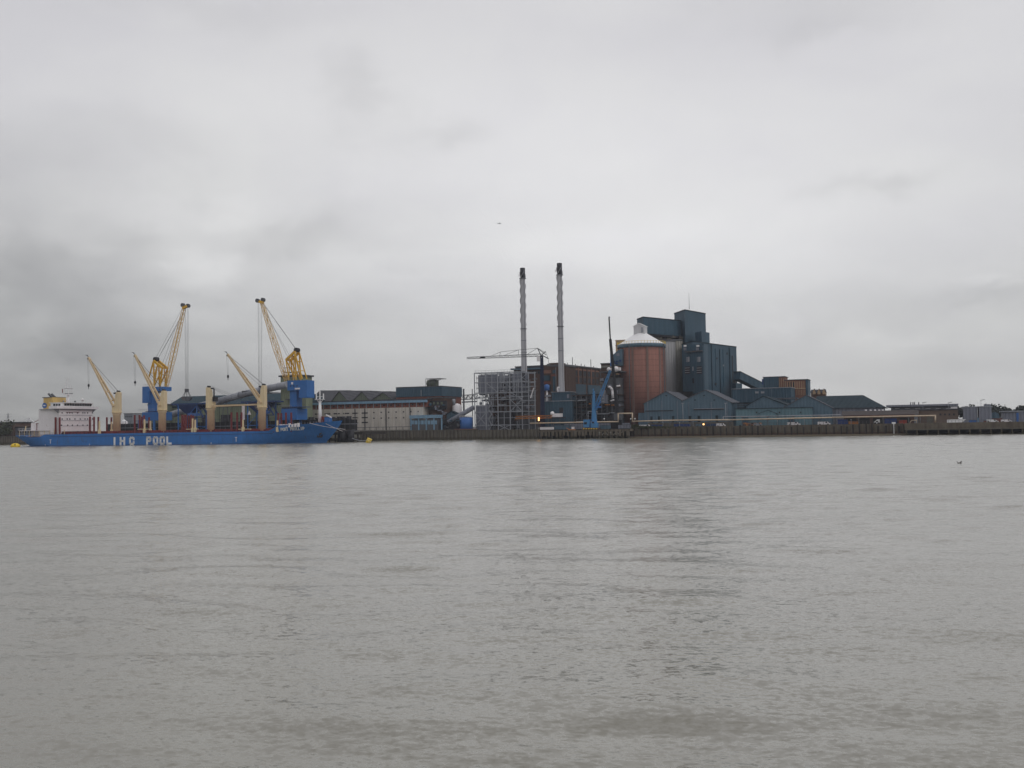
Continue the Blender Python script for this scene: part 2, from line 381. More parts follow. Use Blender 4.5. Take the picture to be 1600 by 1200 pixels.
# real waves: one lattice over the stretch of river in view, wave lengths 1.1 to 12 m
DXW, DYW = .62, .34
gx = np.arange(-340, 300, DXW); gy = np.arange(14, 640, DYW); XX, YY = np.meshgrid(gx, gy)
rg = np.random.RandomState(12); Zw = np.zeros_like(XX)
def lowf(seed, sx, sy, n=10):
    r2 = np.random.RandomState(seed); o = np.zeros_like(XX)
    for _ in range(n):
        k = r2.uniform(.4, 1.0); t = r2.uniform(0, 6.283); o += np.sin(XX*k/sx*np.cos(t)+YY*k/sy*np.sin(t)+r2.uniform(0, 6.283))
    return o/np.sqrt(n/2)
groups = [np.clip(1+.30*lowf(100+i, 22, 9), .35, 1.9) for i in range(4)]
wav = [(rg.uniform(1.15, 2.0), .0108) for _ in range(26)]+[(rg.uniform(2.0, 4.0), .0140) for _ in range(20)]+[(rg.uniform(4.0, 12.0), .0110) for _ in range(14)]
for i, (lam, sl) in enumerate(wav):
    th = R(-90)+rg.normal(R(-8), R(27)); k = 2*math.pi/lam
    Zw += groups[i % 4]*(sl/k)*np.sin(k*(XX*math.cos(th)+YY*math.sin(th))+rg.uniform(0, 6.283))
keep = (np.abs(XX) < .62*YY+26) & (YY < 484-.4*XX+1.0) & (np.abs(XX[:]) < 345)
cell = keep[:-1, :-1] & keep[1:, :-1] & keep[:-1, 1:] & keep[1:, 1:]
idx = -np.ones(XX.shape, dtype=np.int64); used = np.zeros(XX.shape, bool)
used[:-1, :-1] |= cell; used[1:, :-1] |= cell; used[:-1, 1:] |= cell; used[1:, 1:] |= cell
idx[used] = np.arange(used.sum())
co = np.stack([XX[used], YY[used], Zw[used]], 1)
fq = np.stack([idx[:-1, :-1][cell], idx[:-1, 1:][cell], idx[1:, 1:][cell], idx[1:, :-1][cell]], 1)
base_v = np.array(wm.v); nv = len(co); co = np.vstack([co, base_v]); fq = np.vstack([fq, np.array([[nv, nv+1, nv+2, nv+3]])])
me = bpy.data.meshes.new('water'); me.vertices.add(len(co)); me.vertices.foreach_set('co', co.astype(np.float32).ravel())
me.loops.add(fq.size); me.loops.foreach_set('vertex_index', fq.astype(np.int32).ravel()); me.polygons.add(len(fq))
me.polygons.foreach_set('loop_start', np.arange(0, fq.size, 4, dtype=np.int32)); me.polygons.foreach_set('use_smooth', np.ones(len(fq), bool))
me.update(calc_edges=True); me.materials.append(T['water']); wo = bpy.data.objects.new('water', me); C.objects.link(wo)
tag(wo, 'wide grey brown river with low ripples', None, kind='structure')
del XX, YY, Zw, groups, idx, co, fq

# the far bank: one sheet of ground from the wharf to the horizon
def gp(px, d, z): p = QY(px, d, z); return (p.x, p.y, z)
a = Vector((0, 484, 0)) - U*1500; b = Vector((0, 484, 0)) + U*1000
gv = []
for q in (a+V*1.2, b+V*1.2, b+V*1900, a+V*1400): gv.append((q.x, q.y, ZG))
gm = MB().add(gv, [[0, 1, 2, 3]])
tag(gm.build('ground', T['ground']), 'flat ground of the works behind the wharf', None, kind='structure')
mb = MB()
p0, p1 = Q(985, 680, 0), Q(1760, 680, 0)
fo = [p0-V*5, p1-V*5, p1+V*1, p0+V*1]
mb.prism([(p.x, p.y) for p in fo], -1, .10, [.10, .10, .9, .9])
tag(mb.build('mud_bank', T['mud']), 'strip of brown mud at the foot of the timber wharf', None, kind='structure')
# low hills on the horizon
mb = MB(); rnd = random.Random(3); n = 90
for k, (Y, h, ph) in enumerate(((2300, 17, 0), (1700, 9, 2.0))):
    vs = []
    for i in range(n+1):
        x = -1900 + 3800*i/n
        z = h*(.45+.3*math.sin(i*.13+ph)+.15*math.sin(i*.41+ph*2)+.05*rnd.random())
        vs += [(x, Y, 0), (x, Y+120, max(5, z))]
    mb.add(vs, [[2*i, 2*i+2, 2*i+3, 2*i+1] for i in range(n)])
tag(mb.build('hills', T['leaf_far']), 'faint low hills on the horizon', None, kind='structure')

# ------------------------------------------------------------------ WHARF
def wall_run(px0, px1, pyt, d=0.0, depth=1.4, zb=-2):
    return MB().qbox(px0, px1, pyt, None, d, depth, zb=zb)
qa = thing('quay_wall', 'weathered concrete and steel quay wall below the pale warehouse, right of the ship bow', 'quay wall', QY(650, 0, 0))
m_ = MB(); m_.qbox(-60, 745, 672.5, None, 0, 1.6, zb=-2, zt=4.62); m_.build('wall', T['sheet_pile'], qa)
m_ = MB()
for i in range(34):
    px = 532+i*6.2; m_.qbox(px, px+1.6, 674, None, -.35, .35, zb=-2, zt=4.3)
pl_ = m_.build('fender_piles', T['concrete_dark'], qa); pl_['kind'] = 'stuff'
MB().qbox(500, 562, 672.5, None, -.5, .49, zb=1.4, zt=4.9).build('concrete_face', T['concrete'], qa)
MB().qbox(-60, 745, 671.5, None, -.3, 1.9, zb=4.62, zt=4.95).build('coping', T['concrete_dark'], qa)
sw = thing('sheet_pile_wall', 'ribbed brown sheet pile wall in front of the grey steel frame', 'quay wall', QY(790, 0, 0))
MB().qbox(745.2, 842, 672, None, 0, 1.4, zb=-2, zt=4.55).build('wall', T['sheet_pile'], sw)
m_ = MB()
for i in range(16): m_.qbox(747+i*6, 749+i*6, 672, None, -.4, .4, zb=-2, zt=4.4)
m_.build('rib', T['concrete_dark'], sw)['kind'] = 'stuff'

# timber jetty with the blue crane
tj = thing('timber_jetty', 'dark timber jetty on braced piles under the light blue crane', 'jetty', QY(915, -3, 0))
MB().qbox(842.3, 984, 676, None, -7.5, 9.6, zb=3.1, zt=3.9).build('deck', T['timber'], tj)
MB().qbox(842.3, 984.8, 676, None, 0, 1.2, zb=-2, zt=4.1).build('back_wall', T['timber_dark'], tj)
m_ = MB()
for i in range(17):
    q = QY(845+i*8.6, -7.2, 0); m_.tube((q.x, q.y, -2), (q.x, q.y, 3.1), .28)
    q = QY(845+i*8.6, -3.2, 0); m_.tube((q.x, q.y, -2), (q.x, q.y, 3.1), .28)
m_.build('pile', T['concrete_dark'], tj)['kind'] = 'stuff'
m_ = MB()
for i in range(4):
    a, b = QY(936+i*9, -7.5, .3), QY(945+i*9, -7.5, 2.9)
    m_.bar(a, b, .25); m_.bar((a.x, a.y, 2.9), (b.x, b.y, .3), .25); m_.bar((a.x, a.y, 0), (a.x, a.y, 3.1), .4)
m_.build('cross_bracing', T['concrete'], tj)
rnd = random.Random(5)
m_ = MB()
for i in range(24):
    px = 845+i*5.8; m_.qbox(px, px+2.2+rnd.random()*2, 676, None, -7.9, .35, zb=.4+rnd.random()*1.2, zt=3.5+rnd.random()*.7)
m_.build('fender', T['timber'], tj)['kind'] = 'stuff'

# timber-faced wharf wall, right half
tw = thing('timber_wharf', 'long brown timber faced wharf wall with fender posts under the buff pipe', 'wharf', QY(1200, 0, 0))
MB().qbox(985.2, 1412, 668, None, 0, 1.3, zb=-2, zt=4.75).build('wall', T['timber'], tw)
MB().qbox(985.2, 1412, 668, None, -.5, .5, zb=.9, zt=1.35).build('wale', T['brown'], tw)
posts = []
rnd = random.Random(11); px = 990.0
pm = None
while px < 1408:
    z1 = 3.6+rnd.random()*1.5; q = QY(px, -.85, 0)
    MB().bar((q.x, q.y, -1), (q.x, q.y, z1), .38+.2*rnd.random()).build('fender_post', T['timber_dark'], tw); px += 8.6+rnd.random()*3.5
m_ = MB()
for i in range(70):
    px = 990+i*6.0; q = QY(px, 0, 0); m_.qbox(px, px+1.1+rnd.random(), 670, None, -.12, .13, zb=1.35+rnd.random(), zt=4.2+rnd.random()*.5)
m_.build('plank', T['concrete_dark'], tw)['kind'] = 'stuff'

# open piled deck, far right
pj = thing('piled_jetty', 'brown deck on dark piles with open water gaps at the far right', 'jetty', QY(1500, -6, 0))
MB().qbox(1413, 1760, 662, None, -9, 10.6, zb=2.1, zt=4.75).build('deck', T['timber'], pj)
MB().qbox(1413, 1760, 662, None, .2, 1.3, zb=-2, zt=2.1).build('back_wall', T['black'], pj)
for i in range(20):
    q = QY(1416+i*16.5, -8.5, 0); MB().bar((q.x, q.y, -2), (q.x, q.y, 2.1), .5).build('pile', T['timber'], pj)
MB().qbox(1412.5, 1760, 662, None, -9.3, .29, zb=2.0, zt=2.45).build('edge_beam', T['concrete_dark'], pj)
m_ = MB()
for i in range(60):
    q = QY(1416+i*5.5, -8.9, 0); m_.bar((q.x, q.y, 4.75), (q.x, q.y, 5.75), .07)
a, b = QY(1413, -8.9, 5.7), QY(1757, -8.9, 5.7); m_.bar(a, b, .07)
m_.build('railing', T['steel_dark'], pj)

# tide gauge board
q = QY(1396.5, -1.7, 0)
tg = thing('tide_gauge', 'white tide gauge board with a square head standing on the timber wharf face', 'gauge', q)
MB().bar((q.x, q.y, .3), (q.x, q.y, 4.6), .38, .2).build('board', T['white_clean'], tg)
MB().box(q.x-.75, q.x+.75, q.y-.1, q.y+.1, 4.6, 5.3).build('head', T['white_clean'], tg)
m_ = MB()
for i in range(9): MB().box(q.x-.19, q.x+.19, q.y-.13, q.y-.105, .7+i*.42, .82+i*.42).build('scale_mark', T['dark'], tg)

# ------------------------------------------------------------------ SHIP (own frame: s along to the bow, t away from us, z up)
sA = Vector((-243, 500, 0)); sb = Vector((1, -.33, 0)).normalized(); sn = Vector((.33, 1, 0)).normalized()
def S(px, py, t):
    h = hit(px, py, sA + sn*t, sn); return ((h-sA).dot(sb), h.z)
RZ = math.atan2(sb.y, sb.x)
ship = thing('cargo_ship', 'blue bulk carrier with IHC POOL on its side moored at the jetty', 'ship', sA, rz=RZ, local=True)
BEAM = 27.0
LEN = S(535, 657, BEAM/2)[0]
ztop_pts = [(0, S(23, 680.5, 0)[1]), (S(44, 683, 0)[0], S(44, 681.5, 0)[1]), (S(46, 684, 0)[0], S(46, 683.2, 0)[1]), (S(66, 683, 0)[0], S(66, 683, 0)[1]), (S(76, 679, 0)[0], S(76, 678.8, 0)[1]),
            (S(420, 673.5, 0)[0], S(420, 673.5, 0)[1]), (S(430.5, 672.8, 0)[0], S(430.5, 672.8, 0)[1]), (S(434, 664.8, 0)[0], S(434, 664.8, 0)[1]), (S(470, 663, 1)[0], S(470, 663.2, 1)[1]), (LEN, S(535, 657, BEAM/2)[1])]
def lerp_pts(pts, x):
    if x <= pts[0][0]: return pts[0][1]
    for (x0, y0), (x1, y1) in zip(pts, pts[1:]):
        if x <= x1: return y0+(y1-y0)*(x-x0)/(x1-x0)
    return pts[-1][1]
def ztop(s): return lerp_pts(ztop_pts, s)
DK = ztop(60.0); ZB = ztop_pts[-1][1]
def stem(z):   # x of the stem at height z (raked), and of the stern
    k = max(0, min(1, z/ZB)); return LEN - (1-k)**1.25*8.5
def stern(z):
    k = max(0, min(1, z/ztop_pts[0][1])); return (1-k)*7.5 - 2.6
def hb(s, z):
    x0, x1 = stern(z), stem(z); u = (s-x0)/(x1-x0); u = max(0, min(1, u)); k = max(0, min(1, z/ZB))
    fw = .26-.08*k
    b = 1.0
    if u > 1-fw: b = max(0.0, 1-((u-(1-fw))/fw)**(1.9+1.1*k))
    if u < .12: b *= (.62+.30*k)+(.38-.30*k)*math.sin(u/.12*math.pi/2)
    return b*BEAM/2
NS, NZ = 110, 9
vs, fs = [], []
for side in (-1, 1):
    for i in range(NS+1):
        u = i/NS; u = 1-(1-u)**1.15
        for j in range(NZ+1):
            sref = u*LEN; zt = ztop(sref); z = -2 + (zt+2)*j/NZ
            s = stern(z)+u*(stem(z)-stern(z)); vs.append((s, BEAM/2+side*hb(s, z), z))
W = NZ+1
for sd_ in range(2):
    o_ = sd_*(NS+1)*W
    for i in range(NS):
        for j in range(NZ): fs.append([o_+i*W+j, o_+(i+1)*W+j, o_+(i+1)*W+j+1, o_+i*W+j+1])
o2 = (NS+1)*W
for j in range(NZ): fs.append([j, j+1, o2+j+1, o2+j])
mbh = MB(); mbh.add(vs, fs, False)
hull = mbh.build('hull', T['ship_blue'], ship)
dkv, dkf = [], []
for i in range(NS+1):
    u = i/NS; s = .3+u*(LEN-1.0); z = ztop(s)-(.9 if (s > S(440, 668, 0)[0]) else .55); h_ = max(.05, hb(s, z)-.15)
    dkv += [(s, BEAM/2-h_, z), (s, BEAM/2+h_, z)]
for i in range(NS): dkf.append([2*i, 2*i+2, 2*i+3, 2*i+1])
MB().add(dkv, dkf).build('deck', T['deck_maroon'], ship)
# recessed rail line and waterline band
def skin(s, z, out=.06): return (s, BEAM/2-hb(s, z)-out, z)
def strip(s0, s1, z0f, z1f, out, n=60):
    v_, f_ = [], []
    for i in range(n+1):
        s = s0+(s1-s0)*i/n; za, zb_ = z0f(s), z1f(s)
        v_ += [skin(s, za, out), skin(s, zb_, out), (s, skin(s, zb_, 0)[1]+.02, zb_), (s, skin(s, za, 0)[1]+.02, za)]
    for i in range(n):
        b0 = 4*i
        for k in range(4): f_.append([b0+k, b0+4+k, b0+4+(k+1) % 4, b0+(k+1) % 4])
    return MB().add(v_, f_)
s_a, s_b = S(79, 680, 0)[0], S(424, 675, 0)[0]
strip(s_a, s_b, lambda s: DK-1.30, lambda s: DK-1.0, .05).build('rail_gap', T['boot_blue'], hull)
strip(7.5, LEN-11, lambda s: -.2, lambda s: .35, .04).build('boot_topping', T['boot_blue'], hull)
rn0 = random.Random(31)
for i in range(26):
    s = rn0.uniform(12, LEN-14); z1r = rn0.uniform(2.2, ztop(s)-1.4); ln = rn0.uniform(.8, 2.6); w0 = rn0.uniform(.05, .14)
    v_ = [skin(s-w0, z1r, .012), skin(s+w0, z1r, .012), skin(s+w0*.4, z1r-ln, .012), skin(s-w0*.4, z1r-ln, .012)]
    MB().add(v_, [[0, 1, 2, 3]]).build('rust_streak', T['hull_rust'], hull)
rn0 = random.Random(8)
for i in range(12):
    s = rn0.uniform(15, LEN-24); z = rn0.uniform(.5, 2.2); l_ = rn0.uniform(2, 8)
    strip(s, s+l_, lambda q, z=z: z, lambda q, z=z: z+.16, .015, 8).build('scuff_mark', T['hull_scuff'], hull)
for i in range(16): s = 10+i*9.6; strip(s, s+.09, lambda q: .4, lambda q: ztop(q)-.1, .012, 1).build('plate_seam', T['hull_scuff'], hull)
# lettering, laid on the plating stroke by stroke
GL = {'I': [((.5, 0), (.5, 1))], 'H': [((0, 0), (0, 1)), ((1, 0), (1, 1)), ((0, .5), (1, .5))],
      'C': [((1, .72), (1, .88)), ((1, .88), (.78, 1)), ((.78, 1), (.2, 1)), ((.2, 1), (0, .82)), ((0, .82), (0, .18)), ((0, .18), (.2, 0)), ((.2, 0), (.78, 0)), ((.78, 0), (1, .14)), ((1, .14), (1, .28))],
      'P': [((0, 0), (0, 1)), ((0, 1), (.8, 1)), ((.8, 1), (1, .85)), ((1, .85), (1, .6)), ((1, .6), (.8, .45)), ((.8, .45), (0, .45))],
      'O': [((.2, 0), (.8, 0)), ((.8, 0), (1, .15)), ((1, .15), (1, .85)), ((1, .85), (.8, 1)), ((.8, 1), (.2, 1)), ((.2, 1), (0, .85)), ((0, .85), (0, .15)), ((0, .15), (.2, 0))],
      'L': [((0, 0), (0, 1)), ((0, 0), (1, 0))], 'T': [((.5, 0), (.5, 1)), ((0, 1), (1, 1))],
      'R': [((0, 0), (0, 1)), ((0, 1), (.8, 1)), ((.8, 1), (1, .85)), ((1, .85), (1, .62)), ((1, .62), (.8, .48)), ((.8, .48), (0, .48)), ((.5, .48), (1, 0))]}
def letter(mb, ch, s0, s1, z0, z1, th, shear=0):
    for (x0, y0), (x1, y1) in GL[ch]:
        a = Vector((s0+(s1-s0)*x0+shear*y0, 0, z0+(z1-z0)*y0)); b = Vector((s0+(s1-s0)*x1+shear*y1, 0, z0+(z1-z0)*y1))
        d = (b-a).normalized(); nrm = Vector((-d.z, 0, d.x))*th/2; a2, b2 = a-d*th*.45, b+d*th*.45
        c4 = [a2-nrm, b2-nrm, b2+nrm, a2+nrm]
        v_ = [skin(c.x, c.z, .16) for c in c4]+[skin(c.x, c.z, -.02) for c in c4]
        mb.add(v_, [[0, 1, 2, 3], [0, 4, 5, 1], [1, 5, 6, 2], [2, 6, 7, 3], [3, 7, 4, 0]])
mb = MB()
za, zb_ = S(220, 693.2, 0)[1], S(220, 684.2, 0)[1]
for ch, a, b in (('I', 178, 180.2), ('H', 188.6, 194.4), ('C', 203.4, 209), ('P', 230, 235), ('O', 240.5, 246), ('O', 251, 256.6), ('L', 261.4, 267)):
    mb = MB(); letter(mb, ch, S(a, 688, 0)[0], S(b, 688, 0)[0], za-.1, zb_+.1, .92); mb.build('letter', T['white_clean'], hull)
mb = MB(); word = 'PORT PHILLIP'; s0 = S(436.5, 671, 0)[0]; s1 = S(470.5, 671, 1.5)[0]; z0 = S(450, 673, 0)[1]; pit = (s1-s0)/12
for i, ch in enumerate(word):
    if ch != ' ': mb = MB(); letter(mb, ch, s0+i*pit, s0+i*pit+pit*.62, z0+i*.03, z0+1.2+i*.03, .26, .18); mb.build('name_letter', T['white_clean'], hull)
mb = MB()
for px, py in ((79, 690), (369, 686.5)):
    s, z = S(px, py, 0)
    mb = MB(); letter(mb, 'T', s-.45, s+.45, z-.9, z+.9, .22); mb.build('draught_mark', T['white'], hull)
for px in (70, 140, 255, 330): 
    s, z = S(px, 696, 0); mb = MB(); letter(mb, 'I', s-.1, s+.1, .3, .9, .15); mb.build('draught_mark', T['white'], hull)
# anchor in its pocket
s, z = S(487, 679.5, 2.5)
an = MB(); yy = skin(s, z, .25)[1]
an.bar((s, yy, z+1.3), (s, yy, z-1.2), .45); an.bar((s-1.0, yy, z-1.0), (s+1.0, yy, z-1.0), .5); an.bar((s-1.0, yy, z-1.0), (s-1.2, yy, z+.1), .4); an.bar((s+1.0, yy, z-1.0), (s+1.2, yy, z+.1), .4)
an.ball((s, yy+.15, z+.9), 1.0, 10, (1, .35, .9)); an.build('anchor', T['dark'], hull)
# mooring lines on the bow
for k, (pa, pb) in enumerate((((482, 661), (531, 671)), ((500, 662), (527, 674)), ((452, 664), (470, 676)))):
    if k == 2: continue
    a = S(*pa, 3); b = S(*pb, 8); pts = []
    for i in range(9):
        t = i/8; s = a[0]+(b[0]-a[0])*t; z = a[1]+(b[1]-a[1])*t - .5*math.sin(math.pi*t)
        pts.append(Vector((s, BEAM/2-hb(s, z)-.45, z)))
    MB().path(pts, .09, 6).build('mooring_line', T['white'], hull)

# --- superstructure
def sbox(mb, s0, s1, t0, t1, z0, z1): return mb.box(s0, s1, t0, t1, z0, z1)
sf = S(93, 655, 2.2)[0]                       # forward face of the house
dkz = ztop(20)-.6
zA = S(93, 639.5, 2.2)[1]                     # top of the block
house = MB(); sbox(house, sf-12.5, sf, 2.2, 24.8, dkz, zA); hs = house.build('accommodation_block', T['white'], ship)
zf = lambda py: S(93+25, py, 12)[1]
rows = [(645, [97, 105, 109, 112.7, 121.2, 129.5, 132.5, 136.7, 144.5]), (654.7, [97, 105, 109, 117, 125.3, 132.8, 136.7, 144.5]), (664.5, [96, 105.6, 113, 121, 129.5, 136.5, 145.6])]
for py, pxs in rows:
    for px in pxs:
        h = hit(px, py, sA + sb*sf, sb); t = (h-sA).dot(sn); z = h.z
        sbox(MB(), sf-.05, sf+.06, t-.36, t+.36, z-.33, z+.33).build('window', T['window_glass'], hs)
h = hit(121.5, 670, sA+sb*sf, sb); t = (h-sA).dot(sn)
sbox(MB(), sf, sf+.06, t-.5, t+.5, dkz+.6, dkz+2.2).build('door', T['steel'], hs)
# ledge between house and bridge, bridge deck with wings
zb0, zb1 = zA, S(93, 631.5, 2.2)[1]+.1
sbox(MB(), sf-11.5, sf+.9, 1.2, 25.6, zA, zA+.28).build('ledge', T['steel'], hs)
sbox(MB(), sf-3.5, sf+1.2, -1.0, 28.0, zA+.28, zA+1.5).build('bridge_wing', T['white'], hs)
br = MB(); sbox(br, sf-6.5, sf+1.0, 3.4, 23.6, zA+1.5, zb1+.55); brg = br.build('bridge', T['white_clean'], hs)
zw = S(120, 635.2, 12)[1]
for i in range(11):
    t = 5.0+i*1.72; sbox(MB(), sf+.98, sf+1.08, t-.72, t+.72, zA+1.75, zA+2.85).build('window', T['black'], brg)
for i in range(3):
    s = sf-1.2-i*1.5; sbox(MB(), s-.55, s+.55, 3.3, 3.42, zA+1.75, zA+2.7).build('window', T['window_glass'], brg)
sbox(MB(), sf-7, sf+1.5, 3.0, 24.0, zb1+.55, zb1+.8).build('bridge_roof', T['white_clean'], hs)
# wing brackets
for t0, t1 in ((2.2, -1.0), (24.8, 28.0)):
    MB().ext([(sf-.5, t0, zA+.2), (sf-.5, t1, zA+.2), (sf-.5, t0, zA-1.9)], (-.5, 0, 0)).build('bracket', T['steel'], hs)
# open side decks to starboard
mb = MB(); sbox(mb, sf-10, sf-1, 24.8, 27.0, zA-3.0, zA-2.8); sbox(mb, sf-10, sf-1, 24.8, 27, zA-5.8, zA-5.6)
for z in (zA-3, zA-5.8):
    for i in range(5): mb.bar((sf-1.1-i*2, 26.9, z), (sf-1.1-i*2, 26.9, z+1.1), .1)
mb.build('side_deck', T['white'], hs)
# aft house, casing and funnel
s61, s92 = S(61.5, 655, 4)[0], sf-12.5
zc = S(70, 641, 4)[1]
cas = MB(); sbox(cas, s61, s92, 4.5, 22.5, dkz, zc); cs = cas.build('engine_casing', T['white'], ship)
for px, py in ((64.5, 645.5), (64.5, 655), (77.5, 655)):
    s, z = S(px, py, 4.5); sbox(MB(), s-.3, s+.3, 4.42, 4.52, z-.35, z+.35).build('window', T['window_glass'], cs)
s, z = S(77.3, 643.3, 4.5); sbox(MB(), s-1.0, s+.9, 4.38, 4.52, z-.75, z+.7).build('vent', T['black'], cs)
# stair/ramp bracket seen as a dark wedge
s, z = S(86, 646.5, 3.5); MB().ext([(s-2, 3.4, z+.9), (s+1.9, 3.4, z+.35), (s+1.9, 3.4, z-1.0), (s+.6, 3.4, z-1.0)], (0, 1.0, 0)).build('awning', T['steel'], cs)
s0, z0 = S(48.5, 661, 5); sbox(MB(), s0, s61, 5, 22, dkz, z0).build('poop_house', T['white'], ship)
s0 = S(24, 672, 2)[0]; zp = S(60, 672.3, 2)[1]
mb = MB(); sbox(mb, .8, s61+8, 1.6, 25.4, zp-.25, zp)
pd = mb.build('poop_deck', T['white'], ship)
mb = MB()
for i in range(10): s = 1.2+i*3.0; mb.bar((s, 1.8, dkz), (s, 1.8, zp), .22); mb.bar((s, 25.2, dkz), (s, 25.2, zp), .22)
mb.build('post', T['cream'], pd)['kind'] = 'stuff'
mb = MB()
for i in range(24): s = 3+i*.95; mb.bar((s, .9, ztop(s)-.5), (s, .9, ztop(s)+1.0), .09)
mb.bar((3, .9, ztop(3)+1), (25, .9, ztop(16)+1.0), .09); mb.bar((3, .9, ztop(3)+.4), (25, .9, ztop(16)+.5), .07)
mb.build('railing', T['steel_dark'], ship)
rnd = random.Random(2); mb = MB()
for i in range(12):
    s = 14+rnd.random()*12; t = 2.5+rnd.random()*6; sbox(mb, s, s+.6+rnd.random()*1.2, t, t+1, dkz, dkz+.7+rnd.random()*1.2)
mb.build('deck_gear', T['dark'], ship)
# free-fall lifeboat on the poop house
s, z = S(66, 667, 3.5); mb = MB(); mb.ball((s, 3.4, z), 1.15, 12, (1.9, .9, .85)); lb = mb.build('lifeboat', T['white_clean'], ship)
mb = MB(); mb.bar((s-3.5, 3.4, z+1.7), (s+3.2, 3.4, z+1.9), .3); mb.bar((s-3.2, 3.4, zp), (s-3.2, 3.4, z+1.7), .25); mb.bar((s+3, 3.4, zp), (s+3, 3.4, z+1.9), .25); mb.bar((s-5.4, 3.4, z+2.0), (s-1.5, 3.4, z+3.8), .2)
mb.build('davit', T['deck_maroon'], lb)
mb = MB()
for zz in (dkz+2.6, dkz+5.2):
    for i in range(8): s = s61-.2-i*1.4; mb.bar((s, 4.6, zz), (s, 4.6, zz+1.0), .08) if s > s61-5 else None
    mb.bar((s61-5, 4.6, zz+1.0), (s61, 4.6, zz+1.0), .07)
mb.box(s61-4.8, s61, 4.6, 22, dkz+2.55, dkz+2.7); mb.build('aft_gallery', T['white'], cs)
mb = MB()
for k in range(5):
    z = zA-2.6*k-.2
    mb.bar((sf+.12, 2.6, z), (sf+.12, 24.4, z), .10, .10)
mb.build('rubbing_strake', T['cladding'], hs)
for t, z in ((8.5, zA-1.35), (13.4, zA-1.3)): sbox(MB(), sf+.0, sf+.09, t-2.0, t+2.0, z-.12, z+.12).build('notice', T['deck_maroon'], hs)
mb = MB()
for i in range(12): t = 3.2+i*1.85; mb.bar((sf+1.4, t, zb1+.8), (sf+1.4, t, zb1+1.8), .07)
mb.bar((sf+1.4, 3.2, zb1+1.8), (sf+1.4, 23.6, zb1+1.8), .07); mb.build('monkey_island_rail', T['white'], hs)
mb = MB()
for i in range(14): s = 1.0+i*2.3; mb.bar((s, 1.7, zp), (s, 1.7, zp+1.0), .08)
mb.bar((1, 1.7, zp+1.0), (31, 1.7, zp+1.0), .07); mb.build('poop_rail', T['white'], pd)
s, z = S(43, 668, 3); MB().bar((s-1.5, 3, zp), (s-1.0, 3, zp+2.2), .3).build('capstan_post', T['cream'], pd)
# funnel
fs0, fz1 = S(65.5, 621.5, 7)[0], S(78, 621.5, 7)[1]; fs1 = S(79.5, 625, 7)[0]
fu = MB(); fu.ext([(fs0, 8, zc), (fs1+1.0, 8, zc), (fs1, 8, fz1+.3), (fs0, 8, fz1)], (0, 9, 0)); fun = fu.build('funnel', T['funnel_yellow'], ship)
MB().ext([(fs0-.5, 7.7, fz1+.01), (fs1+.1, 7.7, fz1+.31), (fs1+.1, 7.7, fz1+.45), (fs0-.5, 7.7, fz1+.4)], (0, 9.6, 0)).build('funnel_cap', T['steel_dark'], fun)
s, z = S(69.8, 633.6, 8); MB().lathe((0, 0), [(1.35, 0), (1.35, .14)], 20).build('emblem', T['tank_blue'], fun)
em = [o for o in bpy.data.objects if o.name == 'emblem'][0]; em.location = (s, 7.98, z); em.rotation_euler = (R(90), 0, 0)
e2 = MB().box(-.62, .62, -.28, .28, .141, .20).build('emblem_mark', T['white'], em)
for k, (px, py, dxs) in enumerate(((78, 616.5, 2.4), (80.5, 617, 2.4))):
    s, z = S(px, py, 11); MB().tube((s+dxs*.7, 11+k, fz1), (s-dxs*.35, 11+k, z+.4), .55).build('exhaust_pipe', T['steel_dark'], fun)
# radar mast
s, z = S(105.8, 631, 13); ztopm = S(102.5, 590, 13)[1]
mb = MB(); zm = S(105, 617, 13)[1]; mb.tube((s, 13.5, zb1+.6), (s-.3, 13.5, zm), .75, .45); mb.bar((s-1.4, 13.5, zb1+.6), (s-.3, 13.5, zm), .3)
mb.box(s-1.6, s+1.3, 12, 15, zm, zm+.25)
z2 = S(105, 607, 13)[1]; mb.bar((s-1.4, 12.2, zm), (s-1.4, 12.2, z2), .16); mb.bar((s+1, 12.2, zm), (s+1, 12.2, z2), .16); mb.bar((s-1.4, 14.8, zm), (s-1.4, 14.8, z2), .16); mb.bar((s+1, 14.8, zm), (s+1, 14.8, z2), .16)
mb.box(s-2.0, s+1.4, 12, 15, z2, z2+.18)
z3 = S(103, 597, 13)[1]
for dx_, zz in ((-2, z3), (1.2, z3-1.2), (-.5, ztopm)): mb.bar((s+dx_, 13.5, z2), (s+dx_*.75, 13.5, zz), .13)
mb.bar((s-2.6, 13.5, z3-1), (s+1.8, 13.5, z3-1), .12); mb.bar((s-1.6, 13.5, z3+.6), (s+1, 13.5, z3+.6), .12)
ms = mb.build('radar_mast', T['white'], ship)
for dz_, ww in ((.6, 1.9), (3.2, 1.5)): MB().bar((s-ww, 12.4, zm+dz_), (s+ww, 14.4, zm+dz_), .28, .3).build('radar_scanner', T['steel_dark'], ms)
for px, py in ((130, 626),):
    s, z = S(px, py, 14); mb = MB(); mb.bar((s, 13.5, zb1+.7), (s, 13.5, z), .2); mb.ball((s, 13.5, z+.4), .75); mb.build('satellite_dome', T['white_clean'], ship)
for px in (98, 116):
    s, z = S(px, 628, 5); MB().bar((s, 5.5, zb1+.7), (s, 5.5, z+.6), .5).build('vent_post', T['steel_dark'], ship)
s, z = S(95.3, 611, 9); MB().bar((s, 10, z-.9), (s, 10, z+1.1), .28).build('signal_flag', T['deck_maroon'], ship)
